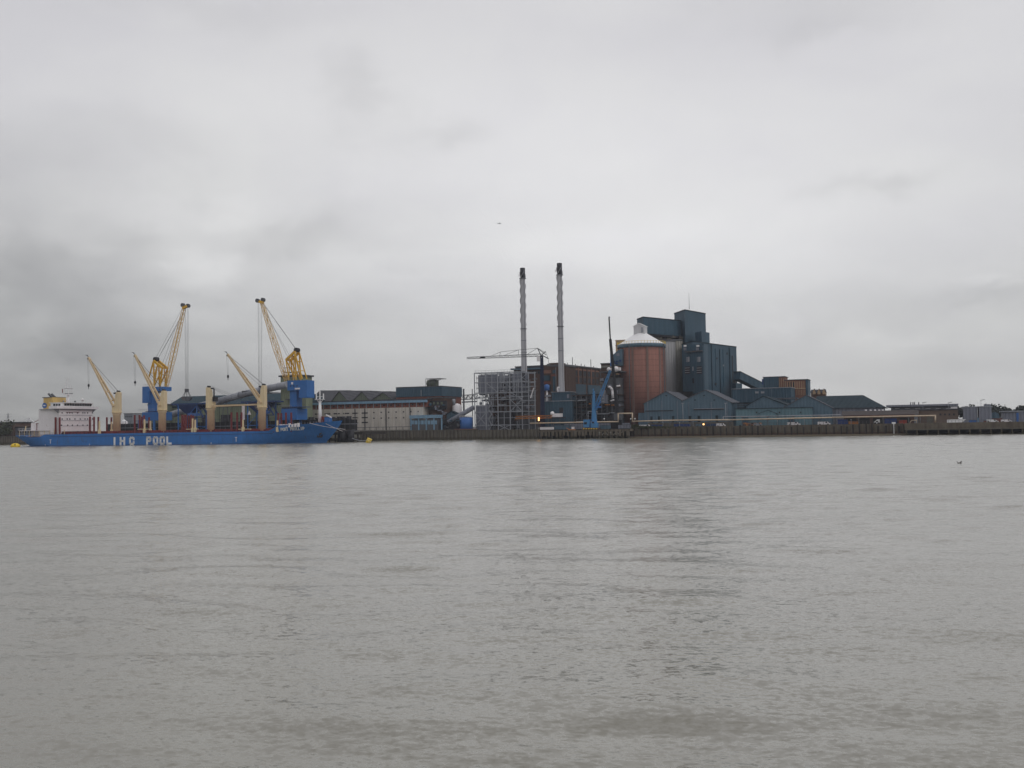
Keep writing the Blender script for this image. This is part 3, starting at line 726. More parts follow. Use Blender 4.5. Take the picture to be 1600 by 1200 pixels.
# --- hatch coamings along the deck
hatch = [(94, 166), (181, 236), (256, 311), (331, 390), (412, 431)]
hz_ = S(250, 671.3, 3)[1]
for a, b in hatch:
    s0, s1 = S(a, 673, 3.5)[0], S(b, 673, 3.5)[0]
    mb = MB(); sbox(mb, s0, s1, 3.5, 23.5, DK-.6, DK+.75); cm = mb.build('hatch_coaming', T['deck_maroon'], ship)
    sbox(MB(), s0+.8, s1-.8, 3.9, 23.1, DK+.75, DK+1.2).build('hatch_cover', T['deck_maroon'], cm)
    for i in range(int((s1-s0)/2.2)): s = s0+1+i*2.2; sbox(MB(), s, s+.22, 3.2, 3.52, DK-.5, DK+.74).build('coaming_stay', T['dark'], cm)
sbox(MB(), S(168, 673, 3)[0], S(432, 672, 3)[0], .9, 3.2, DK-.6, DK+.25).build('side_girder', T['deck_maroon'], ship)
mb = MB()
for i in range(70):
    s = S(92, 676, 0)[0]+i*1.75
    if s < s_b: mb.bar((s, .6, DK-.3), (s, .6, DK+.9), .08)
mb.bar((S(92, 676, 0)[0], .6, DK+.85), (s_b, .6, DK+.85), .07); mb.build('deck_railing', T['deck_maroon'], ship)
# stanchions: tall maroon posts at both sides, cream ones beside them
for px, pt, t in ((86.8, 652, 1.5), (93.3, 652, 1.5), (140.5, 651, 1.5), (147, 651, 1.5), (153.7, 651.5, 1.5), (167, 652, 25), (174, 652, 25), (210.5, 648.5, 1.5), (218, 648.3, 1.5), (221.5, 651, 25), (225, 649, 1.5), (233, 652, 25),
                  (284.5, 648, 1.5), (287.5, 648, 25), (290.5, 648, 1.5), (294.5, 649, 25), (298.5, 648, 1.5), (302, 649, 25), (361.6, 644.3, 1.5), (370.5, 644.3, 1.5), (377.4, 644.3, 1.5), (435, 645.5, 1.5), (439.5, 645.5, 25), (446.8, 644.6, 1.5), (455, 644.6, 1.5)):
    s, z = S(px, pt, t); t = 3.2 if px > 432 and t < 5 else t; s, z = S(px, pt, t); MB().bar((s, t, DK-.5), (s, t, z), .62).build('stanchion', T['deck_maroon'], ship)
for px, pt, t in ((155.4, 658, 1), (174.3, 659, 24), (225.8, 655.3, 1), (235, 657.5, 24), (301, 654, 1), (305, 655.8, 1), (379.8, 655.8, 1), (433.5, 657, 1)):
    s, z = S(px, pt, t); mb = MB(); mb.bar((s, t, DK-.5), (s, t, z), .55); mb.bar((s, t, DK-.3), (s, t, DK+2.0), 1.0)
    mb.build('vent_pipe', T['cream'], ship)
for px in (222, 298, 380):
    s, z = S(px, 670.5, 1); MB().bar((s-2.5, 1, z), (s+4.2, 1, z), .28).build('hand_rail', T['cream'], ship)
# --- deck cranes
def deck_crane(px, ring_py, top_py, tip=None, foot=None, hook=None, level=None, mate='cream'):
    tc_ = BEAM/2
    s, _ = S(px, 660, tc_); zr = S(px, ring_py, tc_)[1]; zt = S(px, top_py, tc_)[1]
    mb = MB(); mb.lathe((s, tc_), [(1.75, DK-.5), (1.75, zr-1.2), (2.05, zr-.9), (2.05, zr)], 20)
    pc = mb.build('deck_crane', T[mate if mate else 'cream'], ship)
    MB().lathe((s, tc_), [(2.5, zr), (2.5, zr+.16)], 20).build('platform', T['cream'], pc)
    sg = -1 if tip else 1
    mb = MB(); prof = [(s-1.9, 0, zr+.16), (s+1.9, 0, zr+.16), (s+1.85, 0, zt-.3), (s+1.3, 0, zt), (s+.5, 0, zt-.2), (s-.1, 0, zt-2.2), (s-.3, 0, zr+5.0), (s-1.9, 0, zr+2.6)]
    if not tip: prof = [(2*s-p[0], 0, p[2]) for p in prof]
    mb.ext([(p[0], tc_-1.25, p[2]) for p in prof], (0, 2.5, 0)); mb.build('crane_house', T['cream'], pc)
    mb = MB(); mb.tube((s-sg*(-1.2 if sg < 0 else 1.2)*0+1.0*(-sg), tc_-.9, zt+.25), (s+1.0*(-sg), tc_+.9, zt+.25), .5); mb.tube((s-.9*(-sg), tc_-.9, zt-.6), (s-.9*(-sg), tc_+.9, zt-.6), .4)
    mb.build('sheave', T['dark'], pc)
    if tip:
        ts, tz = S(tip[0], tip[1], tc_); f_s, f_z = S(foot[0], foot[1], tc_)
        mb = MB(); P1 = Vector((ts, tc_, tz)); L0 = Vector((f_s, tc_, f_z)); mid = L0.lerp(P1, .62)
        for sd2 in (-1, 1):
            a = L0+Vector((0, sd2*1.7, 0)); b_ = mid+Vector((0, sd2*.75, 0)); e = P1+Vector((0, sd2*.3, 0))
            mb.bar(a, b_, .55, .95); mb.bar(b_, e, .5, .75)
        for k in (.12, .3, .5, .62, .8): 
            q = L0.lerp(P1, k); w_ = 1.7*(1-k/.62)+.75*k/.62 if k < .62 else .6; mb.bar(q-Vector((0, w_, 0)), q+Vector((0, w_, 0)), .5, .6)
        mb.bar(L0.lerp(P1, .03)+Vector((-1.0, 0, .4)), L0.lerp(P1, .33)+Vector((-.5, 0, 0)), .25)
        jb = mb.build('jib', T['cream_worn'], pc)
        mb = MB(); mb.ball((ts, tc_, tz-.5), .62); mb.bar((ts+.3, tc_, tz), (ts-1.2, tc_, tz+1.2), .2); mb.bar((ts-1.9, tc_, tz+1.25), (ts-.4, tc_, tz+1.1), .18); mb.build('jib_head', T['dark'], jb)
        mb = MB()
        for k, (aa, bb) in enumerate((((s+1.0, zt+.5), (ts, tz)), ((s+.8, zt+.2), (ts+.5, tz-.8)), ((s-.9, zt-.3), (ts+1.2, tz-2.4)))):
            mb.tube((aa[0], tc_+(k-1)*.4, aa[1]), (bb[0], tc_+(k-1)*.2, bb[1]), .055, n=5)
        mb.build('luffing_rope', T['rope'], pc)
        hz0, hz1 = S(tip[0]+1, hook[0], tc_)[1], S(tip[0]+1, hook[1], tc_)[1]; hs_ = ts+.1
        mb = MB()
        for dd in (-.35, .5): mb.tube((hs_+dd-.5, tc_, tz-.6), (hs_+dd*.5, tc_, hz0), .04, n=5)
        mb.build('hoist_rope', T['rope'], pc)
        mb = MB(); mb.tube((hs_, tc_, hz0), (hs_, tc_, hz0-.9), .35, .55); mb.tube((hs_, tc_, hz0-.9), (hs_, tc_, hz0-1.5), .55, .2); mb.tube((hs_, tc_, hz0-1.5), (hs_, tc_, hz1), .14); mb.build('hook_block', T['dark'], pc)
    if level:
        es, ez = S(level[0], level[1], tc_); f_s, f_z = S(level[2], level[3], tc_)
        mb = MB()
        for sd2 in (-1, 1): mb.bar((f_s, tc_+sd2*1.5, f_z), (es, tc_+sd2*.5, ez), .5, .7)
        for k in range(8):
            t = k/7; w_ = 1.5-t; mb.bar((f_s+(es-f_s)*t, tc_-w_, f_z+(ez-f_z)*t), (f_s+(es-f_s)*t, tc_+w_, f_z+(ez-f_z)*t), .3)
        mb.build('jib', T['cream_worn'], pc)
        mb = MB(); e2s, e2z = S(371, 619.5, tc_)
        for k in range(3): mb.tube((s+1.0, tc_+(k-1)*.5, zt+.2-k*.5), (es-1.0-k*4, tc_, ez+.5), .055, n=5)
        mb.build('luffing_rope', T['rope'], pc)
        mb = MB(); mb.tube((s+2.6, tc_-1.2, zr+4), (s+2.6, tc_-1.2, zr+9), .35); mb.box(s+1.9, s+2.9, tc_-1.5, tc_+1.5, zr+3.0, zr+5.2); mb.build('winch', T['dark'], pc)
    return pc
deck_crane(182.5, 645, 612.5, tip=(138.3, 558.5), foot=(180.5, 635), hook=(600, 608))
deck_crane(253.5, 641.5, 610.5, tip=(210.8, 554.5), foot=(253, 634), hook=(595, 603))
deck_crane(329.5, 637.5, 605, level=(404, 632, 333, 634.5))
deck_crane(409.7, 637, 602, tip=(355.8, 553.5), foot=(410.5, 630), hook=(586, 594))
# --- forecastle gear
fz = ztop(S(499.5, 660, 13)[0])-.9
s, zt = S(499.8, 610.5, 13.5); mb = MB(); mb.tube((s, 13.5, fz), (s, 13.5, S(499.8, 624, 13)[1]), .95, .5, 10); zz = S(499.8, 624, 13)[1]
mb.tube((s, 13.5, zz), (s, 13.5, zt+1), .4, .12); mb.box(s-1.9, s+1.9, 12.4, 14.6, zz-.1, zz+.15)
for dx_ in (-1.8, 1.8): mb.bar((s+dx_, 13.5, zz), (s+dx_, 13.5, zz+2.6), .4)
mb.bar((s-1.8, 13.5, zz+1.2), (s+1.8, 13.5, zz+1.2), .2); mb.bar((s-1.6, 13.5, zz), (s, 13.5, zz-2.2), .25); mb.bar((s+1.6, 13.5, zz), (s, 13.5, zz-2.2), .25)
mb.build('foremast', T['white_clean'], ship)
s, z = S(512, 652, 12); mb = MB(); mb.box(s-1.1, s+1.1, 11, 14, fz, z); mb.build('windlass_house', T['crane_blue'], ship)
s, z = S(515.5, 650.5, 12); mb = MB(); mb.bar((s-1.4, 11, z+.7), (s+1.4, 11, z-.6), .5); mb.build('winch_drum', T['white'], ship)
s, z = S(503.5, 652, 12); MB().box(s-.5, s+.6, 12, 13, fz, z+.4).build('locker', T['deck_maroon'], ship)
mb = MB(); rnd = random.Random(9)
for i in range(7):
    s, z = S(437+i*4.6, 662.5, 1.5); sbox(mb, s, s+.8, 1.3, 2.2, ztop(s)-1.0, ztop(s)+.3+rnd.random()*.5)
mb.build('mooring_gear', T['white'], ship)
mb = MB()
for i in range(26):
    s = S(455, 661, 2)[0]+i*1.15
    if s < LEN-3: y_ = BEAM/2-hb(s, ztop(s))+.35; mb.bar((s, y_, ztop(s)-.3), (s, y_, ztop(s)+.85), .08)
mb.build('bow_railing', T['steel'], ship)
mb = MB(); rnd = random.Random(4)
for i in range(16):
    s = LEN-38+rnd.random()*30; t = 8+rnd.random()*10; mb.box(s, s+.8+rnd.random()*1.4, t, t+1.2, ztop(s)-1.0, ztop(s)+.2+rnd.random()*1.1)
mb.build('deck_machinery', T['dark'], ship)

# ------------------------------------------------------------------ buoys, fender, birds, aircraft
b1 = at(24, 696.3, 478); b1.z = 0
o = thing('mooring_buoy', 'round yellow mooring buoy floating at the stern of the blue ship', 'buoy', b1)
mb = MB(); prof = [(.4, -.6), (1.6, -.4), (2.15, .1), (2.1, .8), (1.55, 1.45), (.7, 1.8)]; mb.lathe((b1.x, b1.y), prof, 20); mb.build('float', T['yellow'], o)
mb = MB(); mb.bar((b1.x+.2, b1.y-.6, 1.5), (b1.x+.9, b1.y-2.2, 1.1), .35); mb.tube((b1.x, b1.y, 1.7), (b1.x, b1.y, 2.1), .5); mb.build('mooring_ring', T['dark'], o)
b2 = at(575, 691.5, 440); b2.z = 0
o = thing('mooring_buoy', 'tilted yellow can buoy floating before the quay wall right of the ship bow', 'buoy', b2)
ax = Vector((.42, -.1, .9)).normalized(); c0 = b2-ax*.7
mb = MB(); mb.tube(c0, c0+ax*2.5, 1.05, 1.05, 18); mb.tube(c0+ax*2.5, c0+ax*2.6, 1.12, 1.12, 18); mb.build('float', T['yellow'], o)
mb = MB(); mb.tube(c0+ax*1.6, c0+ax*1.85, 1.09, 1.09, 18); mb.build('band', T['cream'], o)
e = S(531, 676, 12); w1 = sA+sb*e[0]+sn*20; w1.z = 3.2
mb = MB(); a = b2+Vector((-.5, 0, 1.0)); pts = [a.lerp(a+Vector((-6.5, 1.5, 1.0)), i/6)+Vector((0, 0, -.5*math.sin(math.pi*i/6))) for i in range(7)]
mb.path(pts, .14, 6); mb.build('mooring_line', T['steel'], o)
# black rubber fender by the bow
cf = Q(526, 690, -33); cf = sA+sb*(LEN-5.0)+sn*22.0
fd = thing('rubber_fender', 'pair of black cylindrical rubber fenders behind the ship bow', 'fender', (cf.x, cf.y, 0))
mb = MB(); mb.tube((cf.x, cf.y, -1), (cf.x+.4, cf.y, 5.2), 2.1, 2.0, 16); mb.build('roller', T['black'], fd)
mb = MB(); mb.tube((cf.x+4.0, cf.y+1, -1), (cf.x+4.1, cf.y+1, 6.0), 1.7, 1.6, 16); mb.build('roller', T['dark'], fd)
mb = MB(); mb.bar((cf.x-1.9, cf.y-2.3, 5.3), (cf.x+5.2, cf.y-1, 5.9), .4); mb.build('frame', T['timber_dark'], fd)
# swimming bird
d = at(1499, 724.5, 150); d = ray(1499, 724.3); t = -CAMH/d.z; p = CAM+d*t
mb = MB(); x, y = p.x, p.y; k = .62
mb.ball((x, y, .10*k), .32*k, 12, (1.25, .6, .5)); mb.ext([(x-.30*k, y, .12), (x-.62*k, y, .26), (x-.28*k, y, .24)], (0, .1, 0)); mb.tube((x+.30*k, y, .14*k), (x+.36*k, y, .42*k), .085, .07); mb.ball((x+.38*k, y, .46*k), .11*k); mb.tube((x+.42*k, y, .46*k), (x+.60*k, y, .44*k), .04, .015)
tag(mb.build('duck', T['gull']), 'small dark duck swimming on the open river at right', 'duck')
# distant aircraft
p = at(780, 349.3, 1500)
ac = thing('aircraft', 'tiny grey aeroplane flying in front of the clouds left of the chimneys', 'aeroplane', p)
mb = MB(); mb.tube(p+Vector((-4.6, 0, 0))*.62, p+Vector((-1, 0, .1))*.62, .16, .46); mb.tube(p+Vector((-1, 0, .1))*.62, p+Vector((3.2, 0, 0))*.62, .46,.43); mb.tube(p+Vector((3.2, 0, 0))*.62, p+Vector((4.8, 0, -.1))*.62, .43,.12); mb.build('fuselage', T['dark'], ac)
mb = MB(); mb.add([p+Vector(v_)*.62 for v_ in ((.3, -6, .9), (1.6, -6, .9), (2.2, 6, .9), (.1, 6, .9), (.3, -6, 1.05), (1.6, -6, 1.05), (2.2, 6, 1.05), (.1, 6, 1.05))], [[3, 2, 1, 0], [4, 5, 6, 7], [0, 1, 5, 4], [1, 2, 6, 5], [2, 3, 7, 6], [3, 0, 4, 7]]); mb.build('wing', T['dark'], ac)
mb = MB(); mb.ext([p+Vector((-4.7, 0, .1))*.62, p+Vector((-3.4, 0, .1))*.62, p+Vector((-4.4, 0, 1.9))*.62, p+Vector((-5.1, 0, 1.9))*.62], (0, .15, 0)); mb.build('tail_fin', T['dark'], ac)

# ------------------------------------------------------------------ JETTY behind the ship, conveyors, quay cranes
def qd(px, py, d, dd=0.0):
    p = Q(px, py, d); return p + V*dd
JD = -40.0
jt = thing('unloading_jetty', 'dark piled jetty with black conveyor gallery running behind the blue ship', 'jetty', QY(380, JD, 0))
MB().qbox(160, 566, 668, None, JD, 22, zb=3.4, zt=4.6).build('deck', T['timber_dark'], jt)
m_ = MB()
for i in range(46):
    q = QY(163+i*8.8, JD+1, 0); m_.tube((q.x, q.y, -2), (q.x, q.y, 3.4), .35, n=6)
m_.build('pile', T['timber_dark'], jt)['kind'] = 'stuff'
g0, g1 = Q(186, 656, JD+16), Q(590, 652, JD+16)
cg = thing('conveyor_gallery', 'long low black conveyor gallery with a pale handrail behind the ship deck', 'conveyor', QY(380, JD+14, 4.6))
MB().qbox(168, 548, 656, None, JD+14, 6, zb=5.4, zt=10.6).build('gallery', T['black'], cg)
MB().qbox(186, 560, 656, None, JD+13.6, .35, zb=4.9, zt=5.3).build('lower_rail', T['steel_dark'], cg)
MB().qbox(186, 560, 656, None, JD+13.4, .3, zb=8.3, zt=8.55).build('middle_rail', T['steel'], cg)
m_ = MB()
for i in range(48):
    q = QY(188+i*7.8, JD+13.6, 0); m_.bar((q.x, q.y, 4.6), (q.x, q.y, 12.0), .2)
a, b = QY(186, JD+13.6, 12.0), QY(548, JD+13.6, 12.0); m_.bar(a, b, .16)
m_.build('post', T['steel_dark'], cg)['kind'] = 'stuff'
m_ = MB(); rnd = random.Random(21)
for i in range(30):
    px = 452+i*3.7; z = 10.6+rnd.random()*1.6; m_.qbox(px-18, px-16+rnd.random()*2.5, 656, None, JD+14.5, 3, zb=10.6, zt=z)
m_.build('cable_trays', T['dark'], cg)

def quay_crane(name_label, px_c, flip, house, hpy, tower, base, jfoot, jhead, aframe, rope, grab_py, d, off, rearbox):
    """level-luffing grab crane; every coordinate is read on the plane d metres inland"""
    W_ = lambda px, py, dd=0: Q(px, py, d)+V*dd
    c = W_(px_c, 660); t = thing('quay_crane', name_label, 'crane', (c.x, c.y, 4.6), 'grab cranes on the unloading jetty')
    # portal base on two pairs of legs
    m = MB(); m.qbox(base[0], base[1], base[2], base[3], d-3.5, 9); pb = m.build('portal', T['crane_blue'], t)
    for pxx in (base[0]+2.5, base[1]-2.5):
        for dd in (-3, 4.6):
            q = W_(pxx, 662, dd); zt = Q(pxx, base[3], d).z
            MB().bar((q.x, q.y, 4.6), (q.x, q.y, zt+.3), 1.1).build('leg', T['crane_blue'], pb)
    m = MB()
    a = W_(base[0]+2, base[2]-1, -3.4); b = W_(base[1]-2, base[2]-1, -3.4)
    for k in range(9): q = a.lerp(b, k/8); m.bar((q.x, q.y, a.z), (q.x, q.y, a.z+1.1), .09)
    m.bar((a.x, a.y, a.z+1.1), (b.x, b.y, a.z+1.1), .09); m.build('railing', T['steel'], pb)
    m = MB(); m.qbox(tower[0], tower[1], tower[2], tower[3]+1, d-1.9, 4.6); m.build('tower', T['crane_blue'], t)
    m = MB(); m.qbox(tower[0]-4, tower[1]+9, tower[3]-3.6, tower[3]-2.6, d-3.2, 7); m.build('walkway', T['crane_navy'], t)
    m = MB(); m.qbox(tower[0]+1, tower[1]-1, tower[2]-3.4, tower[2], d-2.4, 5.6); m.build('slew_ring', T['crane_navy'], t)
    m = MB(); m.qbox(house[0], house[1], house[2], house[3], d-3.0, 6.2); hs = m.build('machinery_house', T['crane_blue'], t)
    m = MB(); m.qbox(rearbox[0], rearbox[1], rearbox[2]+.05, rearbox[3], d-3.05, 6.4); m.build('counterweight', T['crane_blue'], t)
    m = MB(); z_ = Q(house[0], house[2], d).z; a = W_(house[0], house[2], -2.9); b = W_(house[1], house[2], -2.9)
    for k in range(9): q = a.lerp(b, k/8); m.bar((q.x, q.y, z_), (q.x, q.y, z_+1.1), .08)
    m.bar((a.x, a.y, z_+1.1), (b.x, b.y, z_+1.1), .08); m.build('railing', T['steel'], hs)
    for k in range(3):
        px = house[0]+(house[1]-house[0])*(.25+.25*k); py = house[2]*.45+house[3]*.55
        MB().qbox(px-.8, px+.8, py-1, py+1, d-3.1, .12).build('window', T['dark'], hs)
    # A-frame
    m = MB()
    for dd in (-1.9, 1.9):
        P_ = [W_(x, y, dd) for x, y in aframe]
        top, front, l1, l2, l3 = P_
        m.bar(top, front, .8, 1.1); m.bar(top, l3, .5, .6); m.bar(top, l2, .55, .7); m.bar(front, l1, .5, .6); m.bar(front, l2, .45, .5); m.bar(top.lerp(front, .45), l2, .4); m.bar(top.lerp(front, .6), l1, .4)
    P0 = [W_(x, y, 0) for x, y in aframe]
    for k in (0, .5, 1): q = P0[0].lerp(P0[1], k); m.bar(q-V*1.9, q+V*1.9, .6)
    for k in (.35, .7): 
        for e in (2, 3, 4): q = P0[0 if e > 2 else 1].lerp(P0[e], k); m.bar(q-V*1.9, q+V*1.9, .3)
    m.build('a_frame', T['crane_yellow'], t)
    q = P0[0]+Vector((0, 0, .9)); m = MB(); m.tube(q-V*1.2, q+V*1.2, 1.1, n=14); m.build('top_sheave', T['dark'], t)
    # lattice jib
    f0, h0 = W_(*jfoot), W_(*jhead)
    jm = f0.lerp(h0, .42); m = MB(); m.truss(f0, jm, 1.3, 2.2, 7, .15, side=V); m.truss(jm, h0, 2.2, 1.15, 10, .15, side=V); jb = m.build('jib', T['jib_yellow'], t)
    sg = -1 if flip else 1
    m = MB(); m.bar(h0-Vector((.9*sg, 0, .6)), h0+Vector((1.6*sg, 0, .3)), 1.6, 1.2); m.build('jib_head', T['crane_yellow'], jb)
    for k in (-.7, 1.9):
        q = h0+Vector((k*sg, 0, .55 if k > 0 else .9)); m = MB(); m.tube(q-V*.7, q+V*.7, 1.0, n=14); m.build('sheave', T['steel_dark'], jb)
    kk = .16; q = f0.lerp(h0, kk); m = MB(); m.bar(q+Vector((1.2*-sg, 0, 0)), q+Vector((3.4*-sg, 0, .4)), .25); m.build('jib_walkway', T['steel_dark'], jb)
    m = MB()
    for k, (x0, y0, x1, y1) in enumerate(rope['luff']):
        m.tube(W_(x0, y0, (k % 3-1)*.6), W_(x1, y1, (k % 3-1)*1.2), .06, n=5)
    m.build('luffing_rope', T['rope'], t)
    m = MB(); gp_ = []
    for k, px in enumerate(rope['hoist']):
        for dd in (-.35, .35): a = W_(px, jhead[1]+2, dd); b = W_(rope['down'][k], grab_py, dd); b = Vector((b.x, b.y, b.z)); m.tube(a, b, .055, n=5)
    m.build('hoist_rope', T['rope'], t)
    gx = sum(rope['down'])/len(rope['down']); g = W_(gx, grab_py)
    m = MB(); m.box(g.x-.9, g.x+.9, g.y-.6, g.y+.6, g.z-1.3, g.z+.3)
    for sx in (-1, 1):
        for sy in (-1, 1): m.bar((g.x+sx*.5, g.y+sy*.5, g.z-.6), (g.x+sx*2.1, g.y+sy*1.1, g.z-4.4), .22)
    m.bar((g.x, g.y, g.z-1), (g.x, g.y, g.z-4), .3)
    m.ext([(g.x-2.6, g.y-1.5, g.z-3.9), (g.x-.12, g.y-1.5, g.z-3.6), (g.x-.12, g.y-1.5, g.z-5.9), (g.x-1.6, g.y-1.5, g.z-5.5)], (0, 3, 0))
    m.ext([(g.x+2.6, g.y-1.5, g.z-3.9), (g.x+.12, g.y-1.5, g.z-3.6), (g.x+.12, g.y-1.5, g.z-5.9), (g.x+1.6, g.y-1.5, g.z-5.5)], (0, 3, 0))
    m.build('grab', T['steel_dark'], t)
    return t, hs
crA, hA = quay_crane('left yellow and blue jetty crane, its lattice jib leaning right with a grab hanging', 238, False, house=(231, 255, 604.5, 611), hpy=0, tower=(231, 239.5, 610, 646), base=(222, 250, 644, 657),
    jfoot=(259, 607), jhead=(288, 479.5), aframe=[(244, 564), (258, 575.5), (254.5, 604), (245, 604), (236.5, 591)],
    rope=dict(luff=[(244, 561, 285, 486), (246, 562, 286, 489), (244, 563, 283, 492), (254, 571, 281, 501), (257, 573, 279.5, 506)], hoist=(289.5, 293.6), down=(290.6, 293.2)), grab_py=608.5, d=JD+7, off=0, rearbox=(222.3, 233, 604, 629.5))
crB, hB = quay_crane('right yellow and blue jetty crane, its lattice jib leaning left over the ship', 462, True, house=(449, 469, 594.5, 610), hpy=0, tower=(453, 463.5, 610, 639), base=(439.5, 463.5, 638.5, 656),
    jfoot=(447.5, 595), jhead=(408.8, 471.5), aframe=[(464, 550), (450.5, 563), (455, 594), (466.5, 594), (476, 592)],
    rope=dict(luff=[(465, 548, 412, 473), (465, 549, 413, 476), (464, 550, 414, 480), (455, 559, 416.5, 487), (451, 561, 418, 492)], hoist=(403.8, 408.6), down=(405, 408.2)), grab_py=622, d=JD+5, off=0, rearbox=(467, 479.5, 594.1, 621.5))
MB().qbox(460.5, 468.5, 606, 608.3, JD+5-3.2, .15).build('name_board', T['white_clean'], hB)
MB().qbox(455, 457.6, 597, 600.6, JD+5-3.2, .15).build('emblem', T['white_clean'], hB)

def hopper(label, x0, x1, yt, d, mark=None):
    c = QY((x0+x1)/2, d, 4.6); t = thing('travelling_hopper', label, 'hopper', c, 'blue hoppers on the unloading jetty')
    w = x1-x0
    a, b = Q(x0, yt, d), Q(x1, yt, d); zt = a.z; dep = 8
    m = MB(); m.qbox(x0, x1, yt, yt+2.2, d, dep); m.build('deck', T['crane_navy'], t)
    m = MB(); a2, b2 = Q(x0+w*.12, yt, d), Q(x1-w*.2, yt, d); mid = (a2+b2)/2
    m.add([(p.x, p.y, z) for p, z in ((a2, zt-1), (b2, zt-1), (b2+V*dep, zt-1), (a2+V*dep, zt-1), (mid-U*1.2+V*2, zt-6), (mid+U*1.2+V*2, zt-6), (mid+U*1.2+V*5, zt-6), (mid-U*1.2+V*5, zt-6))],
          [[0, 1, 2, 3], [7, 6, 5, 4], [0, 4, 5, 1], [1, 5, 6, 2], [2, 6, 7, 3], [3, 7, 4, 0]]); m.build('bin', T['crane_navy'], t)
    m = MB()
    for px, q in ((x0+w*.2, 0), (x1-w*.22, 0)):
        for dd in (0.3, dep-.5):
            p = Q(px, yt, d)+V*dd; m.bar((p.x, p.y, 4.6), (p.x, p.y, zt-.5), .55)
    for dd in (0.3, dep-.5):
        p, p2 = Q(x0+w*.2, yt, d)+V*dd, Q(x1-w*.22, yt, d)+V*dd
        m.bar((p.x, p.y, 8.5), (p2.x, p2.y, 8.5), .4); m.bar((p.x, p.y, 5), (p2.x, p2.y, 8.4), .25); m.bar((p.x, p.y, 8.5), (p2.x, p2.y, zt-1.5), .25)
    m.build('frame', T['crane_blue'], t)
    m = MB()
    p, p2 = Q(x1-w*.22, yt+3, d), Q(x1, yt+22, d); m.bar(p, p2, .6); m.bar(p+V*4, p2+V*4, .6); p3 = Q(x1-w*.3, yt+22, d); m.bar(p3, p2, .4); m.build('boom', T['crane_navy'], t)
    m = MB(); m.qbox(x0+w*.5, x0+w*.78, yt+15.5, yt+20, d-1.2, 3); m.build('control_cabin', T['tank_blue'], t)
    m = MB()
    p, p2 = Q(x0, yt, d), Q(x1, yt, d)
    for k in range(10): q = p.lerp(p2, k/9); m.bar((q.x, q.y, zt), (q.x, q.y, zt+1.1), .08)
    m.bar((p.x, p.y, zt+1.1), (p2.x, p2.y, zt+1.1), .08); m.build('railing', T['steel_dark'], t)
    return t
hpA = hopper('blue hopper on legs under the hanging grab, left of the third ship crane', 268, 318, 630, JD+3)
hpB = hopper('blue hopper on legs between the two right ship cranes, with a white mark', 376, 428, 626.5, JD+3)
m = MB(); p = Q(389.5, 645, JD+2.6); m.ext([(p.x-.9, p.y, p.z-.9), (p.x+.9, p.y, p.z-.9), (p.x, p.y, p.z+1.1)], (0, .15, 0)); m.build('mark', T['white'], hpB)
MB().qbox(378, 381.5, 632, 656, JD+2.3, .6).build('panel', T['white'], hpB)
# enclosed conveyor tube rising to the transfer tower
DT = -14
ct = thing('conveyor_tube', 'long pale grey enclosed conveyor tube rising to the olive transfer tower', 'conveyor', QY(350, DT, ZG))
pts = [Q(262, 650, DT), Q(311, 634.8, DT), Q(345, 626, DT), Q(375, 617.5, DT), Q(410, 609, DT), Q(449, 601, DT)]
m = MB(); m.path(pts, 1.75, 18); tb = m.build('tube', T['steel'], ct)
m = MB()
for i in range(len(pts)-1):
    for k in range(3):
        a = pts[i].lerp(pts[i+1], k/3); d_ = (pts[i+1]-pts[i]).normalized(); m.tube(a-d_*.12, a+d_*.12, 1.86, n=18)
m.build('ring_joint', T['cladding'], tb)
MB().qbox(378, 389.5, 610.5, 615.5, DT-1.6, 3.6).build('drive_house', T['steel_dark'], ct)
m = MB()
for px, py in ((311, 636), (352, 626), (410, 611)):
    q = Q(px, py, DT)
    for s_ in (-1.2, 1.2): m.bar((q.x+s_*2, q.y, ZG), (q.x+s_*.6, q.y, q.z-1), .35)
m.build('trestle', T['steel_dark'], ct)

# ------------------------------------------------------------------ BUILDINGS
def bld(name, label, cat, px0, px1, pyt, d, depth, material, pyb=None, wall='wall', group=None, zt=None):
    c = QY((px0+px1)/2, d, ZG); t = thing(name, label, cat, c, group)
    m = MB(); m.qbox(px0, px1, pyt, pyb, d, depth, zt=zt); w_ = m.build(wall, T[material], t)
    return t, w_
def qpart(parent, name, material, px0, px1, pyt, pyb, d, depth, **k):
    return MB().qbox(px0, px1, pyt, pyb, d, depth, **k).build(name, T[material], parent)
def roof_slab(parent, px0, px1, py, d, depth, th=.5, ov=.5, material='roof_grey', name='roof'):
    a, b = Q(px0, py, d), Q(px1, py, d); z = Q((px0+px1)/2, py, d).z
    fp = [a-U*ov-V*ov, b+U*ov-V*ov, b+U*ov+V*(depth+ov), a-U*ov+V*(depth+ov)]
    return MB().prism([(p.x, p.y) for p in fp], z+.004, z+th).build(name, T[material], parent)
